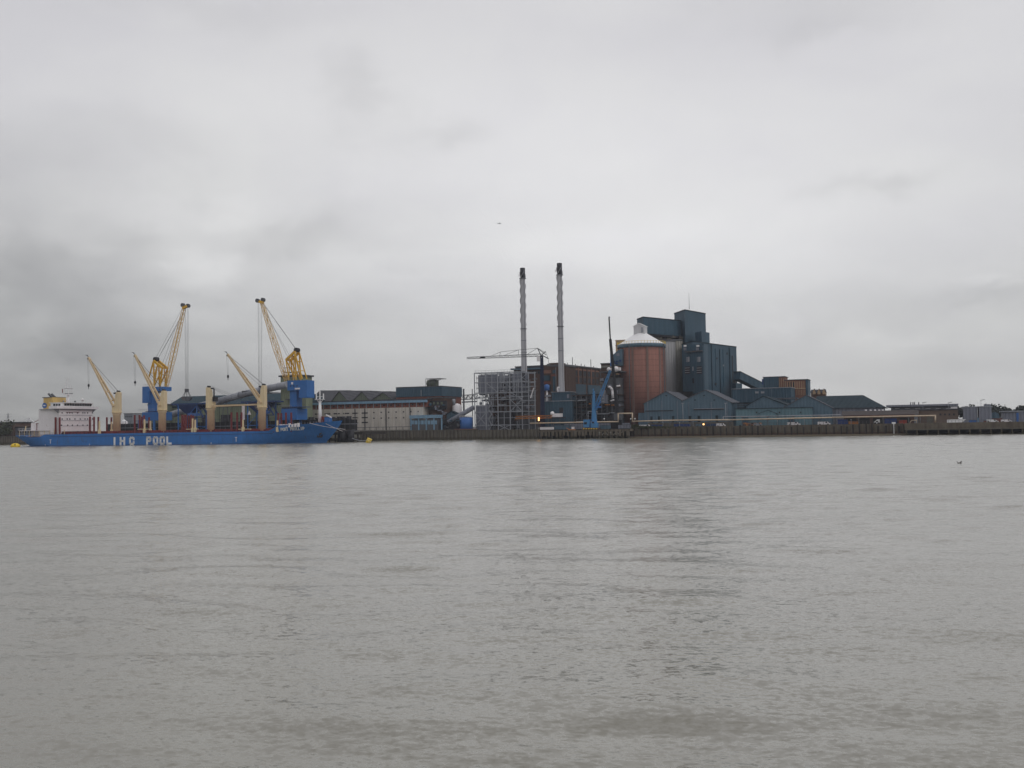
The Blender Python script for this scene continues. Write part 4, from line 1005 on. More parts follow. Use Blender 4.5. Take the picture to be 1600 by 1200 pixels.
def gable(parent, px0, px1, pye, pxa, pya, d, depth, wallm, roofm, pyb=None, ov=.6, th=.35, names=('gable_wall', 'roof'), pye2=None, notch=None):
    """gable end parallel to the quay: eaves at pye, apex (pxa,pya), ridge running inland"""
    a, b = Q(px0, pye, d), Q(px1, pye2 or pye, d); ap = Q(pxa, pya, d)
    zb_ = ZG if pyb is None else Q(pxa, pyb, d).z
    w_ = MB().ext([(a.x, a.y, zb_), (b.x, b.y, zb_), (b.x, b.y, b.z), (ap.x, ap.y, ap.z), (a.x, a.y, a.z)], V*depth).build(names[0], T[wallm], parent)
    m = MB(); up = Vector((0, 0, th)); z3 = Vector((0, 0, .01))
    for e, s_ in ((a, -1), (b, 1)):
        sl = (e-ap).normalized(); e2 = e+sl*.5
        m.ext([tuple(ap-V*ov+z3), tuple(e2-V*ov+z3), tuple(e2-V*ov+z3+up), tuple(ap-V*ov+z3+up)], V*(depth+2*ov))
    r_ = m.build(names[1], T[roofm], parent)
    return w_, r_
def windows(parent, px0, px1, n, pyt, pyb, d, frac=.6, material='window_glass', th=.12, name='window', frame=None):
    pit = (px1-px0)/n
    for i in range(n):
        a = px0+pit*(i+.5-frac/2); f_ = None
        if frame: f_ = qpart(parent, 'window', frame, a-.25, a+pit*frac+.25, pyt-.3, pyb+.3, d-.10, .1)
        qpart(f_ or parent, 'pane' if f_ else name, material, a, a+pit*frac, pyt, pyb, d-.18, .08 if f_ else th+.06)
def posts(name, parent, material, px0, px1, n, z0, z1, d, w_=.2):
    m = MB()
    for i in range(n):
        q = QY(px0+(px1-px0)*i/max(1, n-1), d, 0); m.bar((q.x, q.y, z0), (q.x, q.y, z1), w_)
    o = m.build(name, T[material], parent); o['kind'] = 'stuff'; return o

# far left: brick block, shrubs, masted roof, pylon
t, w_ = bld('brick_building', 'dull brown block behind the quay at the extreme left edge', 'building', -30, 20, 661, 10, 14, 'brown')
roof_slab(t, -30, 20, 661, 10, 14); windows(w_, -26, 14, 6, 668, 672, 10, .5)
def bush(px, d, r, h, seed, label, z=ZG, cat='shrub', group=None, trunk=True, leafm='leaf', n=260, ls=.45, name='shrub'):
    rn = random.Random(seed); q = QY(px, d, z); t = thing(name, label, cat, q, group)
    m = MB(); cl = [(rn.uniform(-.6, .6)*r, rn.uniform(-.5, .5)*r, rn.uniform(.35, .85)*h, rn.uniform(.3, .5)*r) for _ in range(7)]
    for i in range(n):
        c = cl[i % 7]; v = Vector((rn.gauss(0, 1), rn.gauss(0, 1), rn.gauss(0, 1))).normalized()*c[3]*rn.uniform(.5, 1.1)
        p = q+Vector((c[0]+v.x, c[1]+v.y, max(.1, c[2]+v.z*h/r*.55))); n_ = Vector((rn.gauss(0, 1), rn.gauss(0, 1), rn.gauss(0, 1))).normalized(); a = n_.orthogonal().normalized()*ls*rn.uniform(.6, 1.3); b = n_.cross(a)
        m.add([p-a, p+b*.7, p+a, p-b*.7], [[0, 1, 2, 3]])
    m.build('foliage', T[leafm], t)
    m = MB()
    for i in range(4): c = cl[i]; m.tube(q, q+Vector((c[0], c[1], c[2])), .16, .05, 6)
    m.build('stem', T['bark'], t); return t
for i, (px, d, r, h, lb_) in enumerate(((3, 5, 7, 9.5, 'large olive shrub in front of the brown block at the left edge'), (12, 3, 5, 6.5, 'low shrub left of the yellow buoy on the quay'), (-14, 5, 8, 9, 'shrub cut by the left frame edge'))):
    bush(px, d, r, h, 30+i, lb_, n=420, ls=.7)
st = thing('masted_hall', 'distant hall with white masts and stay cables behind the ship stern', 'building', at(30, 668, 1150))
m = MB()
for px0, px1, pyt in ((-40, 70, 668.0),):
    a, b = at(px0, pyt, 1150), at(px1, pyt, 1150); m.box(a.x, b.x, 1150, 1230, 0, a.z)
m.build('wall', T['far_grey'], st)
m = MB()
for px, pyt in ((13.5, 654), (46.5, 652.5)):
    a, b = at(px, pyt, 1140), at(px, 670, 1140); m.bar(b, a, 2.0)
m.build('mast', T['white_clean'], st)
m = MB()
for x0, y0, x1, y1 in ((13.5, 655, -10, 663), (13.5, 655, 32, 667), (46.5, 654, 22, 663.5), (46.5, 654, 34, 667.5), (22, 663, 43, 669), (46.5, 655, 62, 665), (30, 668, 44, 661)):
    m.bar(at(x0, y0, 1140), at(x1, y1, 1140), .95)
m.build('stay_cable', T['white_clean'], st)
def pylon(px, pyt, pyb, Y, wd, label):
    a, b = at(px, pyt, Y), at(px, pyb, Y); t = thing('pylon', label, 'pylon', (b.x, b.y, 0)); m = MB(); H = a.z
    for sx in (-1, 1):
        for sy in (-1, 1): m.bar((b.x+sx*wd, Y+sy*wd, 0), (b.x, Y, H), .35)
    for k in range(1, 6): z = H*k/6; w2 = wd*(1-k/6); m.bar((b.x-w2, Y, z), (b.x+w2, Y, z), .25); m.bar((b.x-w2, Y, z), (b.x+wd*(1-(k+1)/6.0), Y, H*(k+1)/6), .2)
    m.build('frame', T['steel_dark'], t)
    for z in (.72, .84, .94): MB().bar((b.x-wd*1.5, Y, H*z), (b.x+wd*1.5, Y, H*z), .35).build('cross_arm', T['steel_dark'], t)
pylon(12.5, 645, 668, 1900, 5, 'faint lattice pylon far behind the left quay')
t, w_ = bld('low_shed', 'long low grey shed seen behind the ship stern railing', 'shed', 22, 96, 667.5, 12, 16, 'cladding'); roof_slab(t, 22, 96, 667.5, 12, 16, material='roof_grey'); windows(w_, 26, 90, 8, 672, 676, 12)
t, w_ = bld('tower_block', 'distant blue grey block between the first two ship cranes', 'building', 194, 208, 646.5, 380, 25, 'far_grey'); windows(w_, 195, 207, 4, 650, 652, 380); roof_slab(t, 194, 208, 646.5, 380, 25)
t, w_ = bld('tower_block', 'smaller distant grey block beside the second ship crane', 'building', 209, 221, 648.5, 420, 25, 'far_grey'); windows(w_, 210, 220, 3, 652, 654, 420); roof_slab(t, 209, 221, 648.5, 420, 25)
t, w_ = bld('small_dome_tent', 'small white pointed tent roof far behind the ship cranes', 'tent', 188.5, 193.5, 659, 300, 5, 'white')
p = Q(191, 655, 300); a, b = Q(188.5, 659, 300), Q(193.5, 659, 300)
m = MB(); m.add([a, b, b+V*5, a+V*5, Vector((p.x, p.y, p.z))+V*2.5], [[0, 1, 4], [1, 2, 4], [2, 3, 4], [3, 0, 4], [3, 2, 1, 0]]); m.build('roof', T['white_clean'], t)

# olive shed behind crane A, big warehouse, roofs
t, w_ = bld('olive_shed', 'dark olive shed standing behind the left jetty crane', 'shed', 232, 262, 633, 4, 18, 'olive_dark'); roof_slab(t, 232, 262, 633, 4, 18); windows(w_, 236, 258, 3, 640, 645, 4, .6)
t, w_ = bld('raw_sugar_warehouse', 'long olive warehouse with dark teal roof behind the rising conveyor tube', 'warehouse', 263, 442, 633, 8, 46, 'olive', zt=Q(350, 632, 8).z)
z1, z2 = Q(350, 632, 8).z, Q(300, 621, 8).z
a, b = QY(262, 8, z1), QY(436, 8, z1); zr = Q(350, 617.5, 20).z
m = MB(); m.ext([tuple(a-V*.8), tuple(a+V*12+Vector((0, 0, zr-z1))), tuple(a+V*40+Vector((0, 0, zr-z1))), tuple(a+V*47)], b-a); m.build('roof', T['roof_teal'], t)
MB().qbox(263, 442, 633, 635.2, 7.6, .35).build('gutter', T['roof_teal'], t)
for i in range(9): qpart(t, 'bay_post', 'olive_dark', 266+i*19, 266.8+i*19, 634, 660, 7.7, .28)
for i in range(5): qpart(w_, 'door', 'dark', 285+i*30, 300+i*30, 648, 662, 7.85, .13)
t, w_ = bld('gabled_shed', 'grey roofed shed ending against the olive transfer tower', 'shed', 404, 440, 628, 42, 26, 'cladding'); gable(t, 396, 441, 622, 421, 613.5, 42, 30, 'olive_dark', 'roof_grey')
t, w_ = bld('transfer_tower', 'tall olive transfer tower where the conveyor tube ends behind the right jetty crane', 'tower', 438.5, 472, 589, -8, 9, 'olive', zt=Q(455, 588.5, -8).z)
roof_slab(t, 438.5, 472, 588.5, -8, 9, .8, .8); 
qpart(t, 'lower_block', 'olive', 440, 478, 615, None, -14, 5.9); qpart(t, 'platform', 'steel_dark', 446, 459, 623, 624.5, -15.5, 1.4)
m = MB(); m.qbox(444, 458, 581, 582, -6, 5); q = Q(444, 588, -6)
for px in (444.6, 457.4): a = Q(px, 588, -6); m.bar(a, a+Vector((0, 0, 2.6)), .2)
m.build('roof_vent', T['steel_dark'], t)
windows(w_, 441, 452, 1, 597, 600, -8, .4); qpart(t, 'opening', 'dark', 440.6, 452, 636, 642, -14.2, .15)

# three olive gables with grey roofs
t = thing('gabled_warehouse', 'row of three olive gables with grey roofs above the brick banded warehouse', 'warehouse', QY(550, 60, ZG))
gs = [(516.5, 546, 528.5, 530.5, 611.5, 629), (549.5, 580, 627, 565.7, 612.5, 628.5), (583, 612, 625.5, 598.6, 613.5, 624)]
for k, (x0, x1, _, xa, ya, ye) in enumerate(gs):
    D_ = 60; gable(t, x0, x1, ye, xa, ya, D_, 22, 'olive_dark', 'roof_grey', ov=.5)
for k, (x0, x1, yt, yb) in enumerate(((480, 526, 611.8, 630), (530, 560, 612.2, 627), (562, 592, 613.2, 626))):
    a, b = Q(x0, yb, 82), Q(x1, yb, 82); z1 = Q(x0, yt, 84).z
    MB().ext([tuple(a), tuple(a+V*14+Vector((0, 0, z1-a.z+1.0))), tuple(a+V*30+Vector((0, 0, z1-a.z+1.0))), tuple(a+V*44)], b-a).build('rear_roof', T['roof_grey'], t)

# concrete and brick warehouse
DW = 6
t, w_ = bld('concrete_warehouse', 'long pale concrete warehouse with a brick band and blue trim right of the ship', 'warehouse', 470, 661, 638.5, DW, 24, 'concrete_pale', zt=Q(566, 638.2, DW).z)
zc_ = Q(566, 638.2, DW).z; zr_ = Q(566, 626.8, DW).z
MB().qbox(470, 667, 630, None, DW+1.2, 22, zb=zc_+.01, zt=zr_).build('brick_band', T['brick'], t)
MB().qbox(468, 668.5, 630, None, DW+.2, 24.5, zb=zr_+.004, zt=zr_+.5).build('roof', T['roof_grey'], t)
MB().qbox(468, 667, 630, None, DW-.1, .7, zb=zr_-1.35, zt=zr_-.15).build('blue_fascia', T['pale_blue'], t)
for i in range(17):
    px = 482+i*11.2; zz = zr_-1.35
    MB().qbox(px, px+.9, 632, None, DW+.75, .44, zb=zc_+.2, zt=zz).build('mullion', T['steel'], t)
for i in range(16):
    px = 483.3+i*11.2
    MB().qbox(px+3.2, px+5.6, 632, None, DW+1.02, .17, zb=zc_+1.0, zt=zr_-2.1).build('window', T['window_glass'], t)
zz = [Q(520, y, DW).z for y in (646.5, 653.5, 661)]
for i in range(7):
    for z in zz: 
        px = 492+i*14.6
        if px < 578: MB().qbox(px, px+9.5, 646, None, DW-.12, .16, zb=z-.28, zt=z+.3).build('slot_window', T['dark'], w_)
zz = [Q(610, y, DW).z for y in (644, 653, 659)]
for i in range(7):
    for z in zz[:2]: MB().qbox(583+i*11.6, 585+i*11.6, 646, None, DW-.12, .16, zb=z-.3, zt=z+.3).build('vent', T['dark'], w_)
for i in range(18): MB().qbox(474+i*10.6, 474.8+i*10.6, 650, None, DW-.25, .26, zb=ZG, zt=zc_-.1).build('pilaster', T['concrete_pale'], w_)
for px in (554, 569.3, 602.5, 640): MB().qbox(px, px+.8, 650, None, DW-.4, .42, zb=ZG, zt=zc_-.1).build('downpipe', T['dark'], w_)
t, w_ = bld('blue_canopy', 'pale blue canopy building with glazed panels beside the concrete warehouse', 'canopy', 640.5, 684, 655, 1.6, 3.8, 'steel_dark')
qpart(t, 'fascia', 'pale_blue', 639.5, 685, 648.5, 653.5, 1.0, 4.8)
for i in range(5): qpart(t, 'post', 'pale_blue', 641+i*12, 642.6+i*12, 653.5, None, 1.1, .5)
windows(w_, 642, 683, 8, 657, 663, 1.6, .8, 'pale_blue')
# handrail, bollards and low pipe rack along the quay edge
t = thing('quay_railing', 'low pipe rack with posts along the quay edge before the pale warehouse', 'railing', QY(600, 1, 4.95))
posts('post', t, 'concrete', 536, 640, 11, 4.95, 6.6, .8, .45); a, b = QY(530, .8, 6.7), QY(645, .8, 6.7); MB().bar(a, b, .25).build('rail', T['steel_dark'], t)
MB().qbox(536, 640, 669, None, 1.2, .3, zb=4.95, zt=5.3).build('kerb', T['concrete'], t)

# teal and brick block with the rooftop plant
t, w_ = bld('teal_brick_block', 'dark teal clad block with a brick base and rooftop tank', 'building', 619, 690, 620, 62, 26, 'brick', zt=Q(662, 619.5, 62).z)
z0 = Q(662, 619.5, 62).z; MB().qbox(618.6, 690.3, 606, None, 61.5, 26.8, zb=z0+.01, zt=Q(662, 605, 62).z).build('teal_cladding', T['teal'], t); roof_slab(t, 618.6, 690.3, 604.9, 61.5, 26.8, .4, .1, 'steel_dark')
a = Q(666, 604, 70); zt = Q(680, 592, 70).z; m = MB()
for px in (666, 673, 680, 686): 
    for dd in (0, 7): q = QY(px, 70+dd, a.z); m.bar((q.x, q.y, a.z-.5), (q.x, q.y, zt), .25)
m.qbox(665, 688, 591.5, None, 69.5, 8, zb=zt, zt=zt+.3); m.bar(QY(666, 70, a.z+1.5), QY(690, 70, zt-.5), .2); m.build('tank_frame', T['steel_dark'], t)
q0, q1 = QY(669.5, 73, zt-2.4), QY(684, 73, zt-2.4); MB().tube(q0, q1, 2.1, n=16).build('roof_tank', T['olive_dark'], t)
qpart(t, 'pipe_loop', 'steel', 657.5, 658.3, 609.5, 619, 61.2, .2)

# dark process house and small plant beside it
def clutter(parent, px0, px1, py0, py1, d, depth, n, seed, mats, name='equipment', smin=1.5, smax=6):
    rn = random.Random(seed); groups = {}
    for i in range(n):
        px = rn.uniform(px0, px1); py = rn.uniform(py0, py1); w2 = rn.uniform(smin, smax); h2 = rn.uniform(smin, smax)*.7; dd = d+rn.uniform(0, depth); mt = rn.choice(mats)
        m = groups.setdefault(mt, [])
        k = rn.random(); b = MB()
        if k < .45: b.qbox(px, px+w2, py, py+h2, dd, rn.uniform(1, 3))
        elif k < .7: a = Q(px, py+h2, dd); c = Q(px, py, dd); b.tube(a, c, w2*.12, n=10)
        elif k < .85: a = Q(px, py, dd); c = Q(px+w2*1.6, py, dd); b.tube(a, c, rn.uniform(.15, .4), n=6)
        else: a = Q(px, py, dd); c = Q(px+w2, py-h2, dd); b.bar(a, c, .25)
        b.build(name, T[mt], parent)
t, w_ = bld('process_house', 'dark soot stained process house right of the brick banded warehouse', 'building', 668, 694, 622, 12, 14, 'brown')
qpart(t, 'upper_floor', 'dark', 669, 697, 626, 640, 10.4, 1.4); windows(w_, 669, 693, 4, 628, 632, 10.3, .5, 'olive_dark'); roof_slab(t, 668, 694, 622, 12, 14, .4, .3, 'steel_dark')
clutter(t, 668, 694, 630, 662, 6, 3, 26, 3, ['steel_dark', 'dark', 'brown', 'teal', 'cladding'])
t = thing('silver_tank', 'white vertical storage tank beside the inclined conveyor', 'tank', QY(714.5, 20, ZG)); c = QY(714.5, 20, 0)
r_ = 7.4/1600*c.y/1.0; z_ = Q(714.5, 634, 20).z
MB().lathe((c.x, c.y), [(r_, ZG), (r_, z_), (r_*.5, z_+.9), (.1, z_+1.2)], 24).build('shell', T['white'], t); MB().tube((c.x-1.5, c.y-1, z_+.4), (c.x-1.5, c.y-1, z_+3.4), .8).build('vent', T['steel'], t)
t, w_ = bld('teal_hut', 'small teal hut left of the white vertical tank', 'hut', 699, 713, 645, 14, 5, 'teal_shed'); gable(t, 698, 713.5, 647.5, 705, 643.3, 13.6, 5.6, 'teal_shed', 'teal_roof', ov=.3)
t, w_ = bld('dark_plant_shed', 'low dark shed under the inclined conveyor left of the blue tank', 'shed', 692, 722, 655, 4, 10, 'dark'); roof_slab(t, 692, 722, 655, 4, 10, .3, .3, 'steel_dark'); clutter(t, 692, 716, 656, 668, 1.5, 2, 12, 8, ['dark', 'steel_dark', 'brown', 'teal'])
t = thing('inclined_conveyor', 'olive grey inclined conveyor tube rising right towards the steel frame', 'conveyor', QY(705, 3.4, ZG))
MB().tube(Q(700, 660, 3.4), Q(741, 636, 8), 1.15, n=14).build('tube', T['cladding'], t); m = MB(); q = Q(722, 647, 5); m.bar((q.x, q.y, ZG), (q.x, q.y, q.z-1), .3); m.build('trestle', T['steel_dark'], t)
t = thing('blue_tank', 'round blue tank with a pale railed top on the quay left of the steel frame', 'tank', QY(728.5, 5.5, ZG)); c = QY(728.5, 5.5, 0); r_ = 10.2/1600*c.y; z_ = Q(728.5, 652.5, 5).z
sh = MB().lathe((c.x, c.y), [(r_, ZG), (r_, z_), (r_*.6, z_+.35), (.1, z_+.5)], 28).build('shell', T['tank_blue'], t)
m = MB()
for k in range(20): a = 2*math.pi*k/20; m.bar((c.x+r_*math.cos(a), c.y+r_*math.sin(a), z_), (c.x+r_*math.cos(a), c.y+r_*math.sin(a), z_+.9), .1)
m.lathe((c.x, c.y), [(r_+.05, z_+.75), (r_+.05, z_+.9), (r_-.1, z_+.9), (r_-.1, z_+.75)], 28); m.build('railing', T['white'], t)
MB().qbox(710, 744, 668.5, None, 1.7, .6, zt=ZG+.9).build('bund_wall', T['brick'], t)
t = thing('pipe_bridge', 'dark steel pipe bridge on posts between teal block and steel frame', 'pipe bridge', QY(732, 26, ZG))
m = MB()
for px in (724.5, 725.8, 738.6): 
    q = QY(px, 26, 0); m.bar((q.x, q.y, ZG), (q.x, q.y, Q(px, 607.5, 26).z), .4)
m.build('post', T['steel_dark'], t)
a, b = Q(722, 621, 26), Q(745, 619.8, 26); MB().truss(a, b, 2.2, 2.2, 6, .22, side=V).build('truss', T['steel_dark'], t)
MB().tube(a+Vector((0, 0, -2.4)), b+Vector((0, 0, -2.4)), .35).build('pipe', T['steel'], t)

# ------------------------------------------------------------------ grey steel frame under construction
DF = 6
sf_ = thing('steel_frame_building', 'grey open steel frame building with bracing and stairs behind the sheet pile wall', 'steel frame', QY(790, DF, ZG))
colx = [742.3, 760, 778.5, 797.5, 816.4]; rows_z = [ZG, Q(779, 664.2, DF).z, Q(779, 643.3, DF).z, Q(779, 613.3, DF).z, Q(779, 597, DF).z, Q(779, 581.7, DF).z]
depth_b = [0, 9, 18]
def fp(ci, dd, z): q = QY(colx[ci] if ci < 5 else colx[4], DF, 0); q = q+V*dd; return Vector((q.x, q.y, z))
for dd in depth_b:
    for ci in range(5): 
        MB().bar(fp(ci, dd, ZG), fp(ci, dd, rows_z[-1]), .46).build('column', T['steel'], sf_)
for dd in depth_b:
    for k in range(1, 6):
        MB().bar(fp(0, dd, rows_z[k]), fp(4, dd, rows_z[k]), .38).build('beam', T['steel'], sf_)
for ci in (0, 2, 4):
    for k in range(1, 6): MB().bar(fp(ci, 0, rows_z[k]+.02), fp(ci, 18, rows_z[k]+.02), .36).build('cross_beam', T['steel'], sf_)
def mid(ci, f): a = colx[ci]+(colx[ci+1]-colx[ci])*f; return a
for ci, f, k0 in ((0, .5, 3), (1, .5, 3), (2, .48, 3), (3, .35, 3), (3, .7, 3), (1, .5, 1), (2, .5, 0)):
    q = QY(mid(ci, f), DF, 0); MB().bar((q.x, q.y, rows_z[k0]), (q.x, q.y, rows_z[k0+2]), .26).build('mid_post', T['steel'], sf_)
zr5 = Q(806, 623.5, DF).z
a, b = fp(3, 0, zr5), fp(4, 0, zr5); MB().bar(a, b, .36).build('beam', T['steel'], sf_); a, b = fp(1, 0, zr5), fp(3, 0, zr5); MB().bar(a, b, .3).build('beam', T['steel'], sf_)
def brace(ci, z0, z1, cross=True, dd=0, w_=.26, cj=None):
    cj = ci+1 if cj is None else cj
    MB().bar(fp(ci, dd-.05, z1), fp(cj, dd-.05, z0), w_).build('brace', T['steel'], sf_)
    if cross: MB().bar(fp(ci, dd+.25, z0), fp(cj, dd+.25, z1), w_).build('brace', T['steel'], sf_)
brace(3, rows_z[2], zr5); brace(3, zr5, rows_z[3], False); brace(1, rows_z[3], rows_z[4], False); brace(2, ZG, rows_z[1]); brace(0, rows_z[2], rows_z[3], True, 9); brace(1, rows_z[1], rows_z[2], True, 9); brace(0, rows_z[3], rows_z[4], True, 18)
# cladding, plant floors and dark bays behind the frame
MB().qbox(747, 778, 585, None, DF+2.5, .3, zb=rows_z[3]+.3, zt=rows_z[5]-.9).build('cladding_panel', T['cladding'], sf_)
MB().qbox(743.5, 763, 634, None, DF+3, 10, zb=ZG, zt=Q(752, 633, DF).z).build('low_enclosure', T['cladding'], sf_)
MB().qbox(799.5, 813, 585, None, DF+3, .3, zb=rows_z[4]+1.0, zt=rows_z[5]-.9).build('cladding_panel', T['cladding'], sf_)
MB().qbox(765, 797, 622, None, DF+11, 5, zb=ZG, zt=rows_z[3]+1).build('boiler_casing', T['brown'], sf_)
MB().qbox(798.5, 829, 620, None, DF+9.5, 6.5, zb=ZG, zt=rows_z[3]+.4).build('boiler_casing', T['steel_dark'], sf_)
MB().qbox(779, 800, 640, None, DF+4, 4, zb=ZG, zt=rows_z[2]-.5).build('plant_room', T['dark'], sf_)
for px0, px1, y0, y1 in ((781, 787, 609.8, 611.6), (800, 813, 593, 594), (799, 812, 619, 620), (815, 826, 604.8, 605.8)): MB().qbox(px0, px1, y0, y1, DF+1, .4).build('grating', T['steel'], sf_)
MB().qbox(764, 826, 584, None, DF+17.2, .5, zb=rows_z[2], zt=rows_z[5]-.6).build('rear_cladding', T['cladding'], sf_)
for k in range(9): MB().qbox(766+k*7, 768.5+k*7+(k%3), 586+k%4, None, DF+12, 2, zb=rows_z[3]+(k%4)*1.5, zt=rows_z[4]+(k*7%5)*1.4).build('plant_unit', T[('steel_dark','cladding','steel','dark')[k%4]], sf_)
for k, y in enumerate((589, 605, 620.5, 634, 653)):
    for dd in (0, 9):
        a, b = Q(744, y, DF+dd), Q(815, y, DF+dd); z = Q(779, y, DF).z; MB().bar((a.x, a.y, z), (b.x, b.y, z), .2).build('rail_beam', T['steel'], sf_)
for px in (746, 751, 756, 769, 774, 783, 792, 803, 811): 
    q = QY(px, DF+9, 0); MB().bar((q.x, q.y, ZG), (q.x, q.y, rows_z[5]-1), .2).build('stanchion', T['steel'], sf_)
brace(0, rows_z[1], rows_z[2], True); brace(2, rows_z[3], rows_z[4], True, 9); brace(3, rows_z[4], rows_z[5], True, 9); brace(1, rows_z[4], rows_z[5], True, 18)
clutter(sf_, 746, 768, 598, 632, DF+10, 6, 22, 16, ['cladding', 'steel', 'steel_dark', 'cladding'], smin=2, smax=8)
clutter(sf_, 764, 795, 600, 664, DF+3, 7, 34, 14, ['steel_dark', 'dark', 'brown', 'steel', 'cladding'], smin=2, smax=7)
clutter(sf_, 798, 832, 590, 664, DF+2, 7, 30, 15, ['steel_dark', 'steel', 'dark', 'cladding', 'steel', 'brown'], smin=2, smax=7)
m = MB(); z = ZG; k = 0
while z < rows_z[3]-2:
    a, b = QY(763.6, DF+1.0, z), QY(768.4, DF+1.0, z+2.6)
    if k % 2: a, b = QY(768.4, DF+1.6, z), QY(763.6, DF+1.6, z+2.6)
    m.bar(a, b, .3, .5); m.bar(a+Vector((0, -.1, 1)), b+Vector((0, -.1, 1)), .1); z += 2.6; k += 1
m.build('staircase', T['steel'], sf_)
for i, px in enumerate((826.7, 836.5)):
    q = QY(px, DF+2, 0); MB().bar((q.x, q.y, ZG), (q.x, q.y, rows_z[5]-.2), .4).build('column', T['steel'], sf_)
for y in (582.5, 597, 604, 611, 619, 626, 634, 643, 651):
    a, b = Q(817, y, DF+2), Q(837.5, y, DF+2); MB().bar((a.x, a.y, a.z), (b.x, b.y, a.z), .32).build('beam', T['steel'], sf_)
MB().bar(Q(829, 622, DF+1), Q(834, 606, DF+1), .4).build('duct', T['white'], sf_)
m = MB()
for k in range(15): a = Q(743+k*5, 580.8, DF); m.bar((a.x, a.y, rows_z[5]), (a.x, a.y, rows_z[5]+1.1), .1)
a, b = fp(0, 0, rows_z[5]+1.1), fp(4, 0, rows_z[5]+1.1); m.bar(a, b, .1); m.build('railing', T['steel'], sf_)

# ------------------------------------------------------------------ chimneys
def chimney(px_b, py_b, py_t, py_s0, py_s1, py_d, r_px, d, label, flare=1.2):
    c = QY(px_b, d, 0); k = c.y/1600; r = r_px*k
    zz = lambda py: Q(px_b, py, d).z
    t = thing('chimney', label, 'chimney', (c.x, c.y, ZG), 'tall grey chimneys with helical strakes'); zt, z0, z1, zd, zb_ = zz(py_t), zz(py_s0), zz(py_s1), zz(py_d), zz(py_b)
    MB().lathe((c.x, c.y), [(r*flare, ZG), (r*flare, zb_), (r*1.05, zb_+9), (r, z1), (r*.93, zd), (r*.93, zd+.01)], 28).build('shaft', T['chimney_grey'], t)
    MB().lathe((c.x, c.y), [(r*.955, zd+.02), (r*.955, zt), (r*.7, zt), (r*.7, zt-.8)], 28).build('cap', T['dark'], t)
    m = MB(); n = 120; turns = (zt-2-z1)/(r*2*5.6)
    for h in range(3):
        vs = []; fs = []
        for i in range(n+1):
            f = i/n; z = z1+(zt-2.2-z1)*f; a = 2*math.pi*(h/3 + f*turns)*1.0
            for rr, dz_ in ((r*.92, -.16), (r*1.22, -.10), (r*1.22, .10), (r*.92, .16)): vs.append((c.x+rr*math.cos(a), c.y+rr*math.sin(a), z+dz_))
        for i in range(n):
            for q in range(4): fs.append([4*i+q, 4*i+4+q, 4*i+4+(q+1) % 4, 4*i+(q+1) % 4])
        m = MB().add(vs, fs); m.build('strake', T['chimney_grey'], t)
    for z in (z1-14, z1-8, zb_+6): MB().lathe((c.x, c.y), [(r*1.07, z), (r*1.07, z+.3), (r*1.0, z+.3), (r*1.0, z)], 28).build('ring', T['cladding'], t)
    m = MB(); a0 = (c.x+r*1.3, c.y-.4)
    m.bar((c.x+r*.55, c.y-r*1.0, ZG), (c.x+r*.50, c.y-r*.99, zt-1), .22, .1); m.build('ladder', T['cladding'], t)
    for zz_ in (zd-.4, z1-2): MB().lathe((c.x, c.y), [(r*1.02, zz_), (r*1.30, zz_), (r*1.30, zz_+.25), (r*1.02, zz_+.25)], 28).build('platform', T['steel_dark'], t)
    MB().box(c.x-r*1.5, c.x-r*1.15, c.y-.4, c.y+.4, zt-4.3, zt-3.2).build('warning_light', T['white'], t)
    return t
chimney(820.4, 592, 418.5, 433, 508, 434, 4.15, 34, 'left tall grey chimney with spiral strakes, rising behind the steel frame')
chimney(878.5, 611, 411, 428, 504, 428.5, 4.25, 24, 'right and slightly taller grey chimney, standing beside the teal shed', 1.15)

# ------------------------------------------------------------------ tower crane
DC = 4.5
tcn = thing('tower_crane', 'navy tower crane with a long horizontal lattice jib reaching left past the chimney', 'tower crane', QY(848, DC, ZG))
m = MB(); a = QY(848.2, DC, ZG); zt = Q(846, 556, DC).z; m.truss((a.x, a.y, ZG), (a.x, a.y, zt), 1.5, 1.0, 22, .2, side=V); m.build('mast', T['mast_navy'], tcn)
m = MB(); m.box(a.x-.45, a.x+.45, a.y-.45, a.y+.45, ZG, zt-1); m.box(a.x-.62, a.x+.62, a.y-.62, a.y+.62, ZG, ZG+18); m.build('mast_core', T['mast_navy'], tcn)
m = MB(); zj = zt+.4; j0 = Vector((a.x, a.y, zj)); jt_ = Q(730, 559.5, DC); j1 = Vector((jt_.x, jt_.y, jt_.z)); m.truss(j0, j1, 1.15, .8, 26, .13, side=V); m.build('jib', T['steel_dark'], tcn)
ap = Q(840, 544, DC); m = MB(); m.bar(j0+Vector((0, 0, -1)), ap, .35); m.bar(j0+Vector((2, 0, 0)), ap, .3); m.build('apex_frame', T['steel_dark'], tcn)
m = MB(); p1_, p2_ = Q(810, 546.8, DC), Q(782, 549.8, DC)
for pa, pb in ((ap, p1_), (p1_, Q(788, 555.2, DC)), (p2_, Q(766, 557, DC)), (p1_, p2_), (ap, Q(824, 553.5, DC)), (ap, Q(852, 551, DC)), (Q(852, 549.5, DC), Q(857, 561, DC))): m.tube(pa, pb, .09, n=5)
m.bar(p1_, Q(810, 554, DC), .18); m.bar(p2_, Q(780.5, 556.5, DC), .18); m.build('tie_bar', T['steel_dark'], tcn)
m = MB(); m.bar(j0, Q(857, 560.5, DC), .4); m.bar(j0, Q(852.5, 549, DC), .35); m.build('counter_jib', T['steel_dark'], tcn)
m = MB(); p = Q(857, 561, DC); m.tube(p, p+Vector((0, 0, -2.4)), .08, n=5); m.box(p.x-.8, p.x+.8, p.y-.5, p.y+.5, p.z-3.4, p.z-2.3); m.build('ballast', T['steel_dark'], tcn)
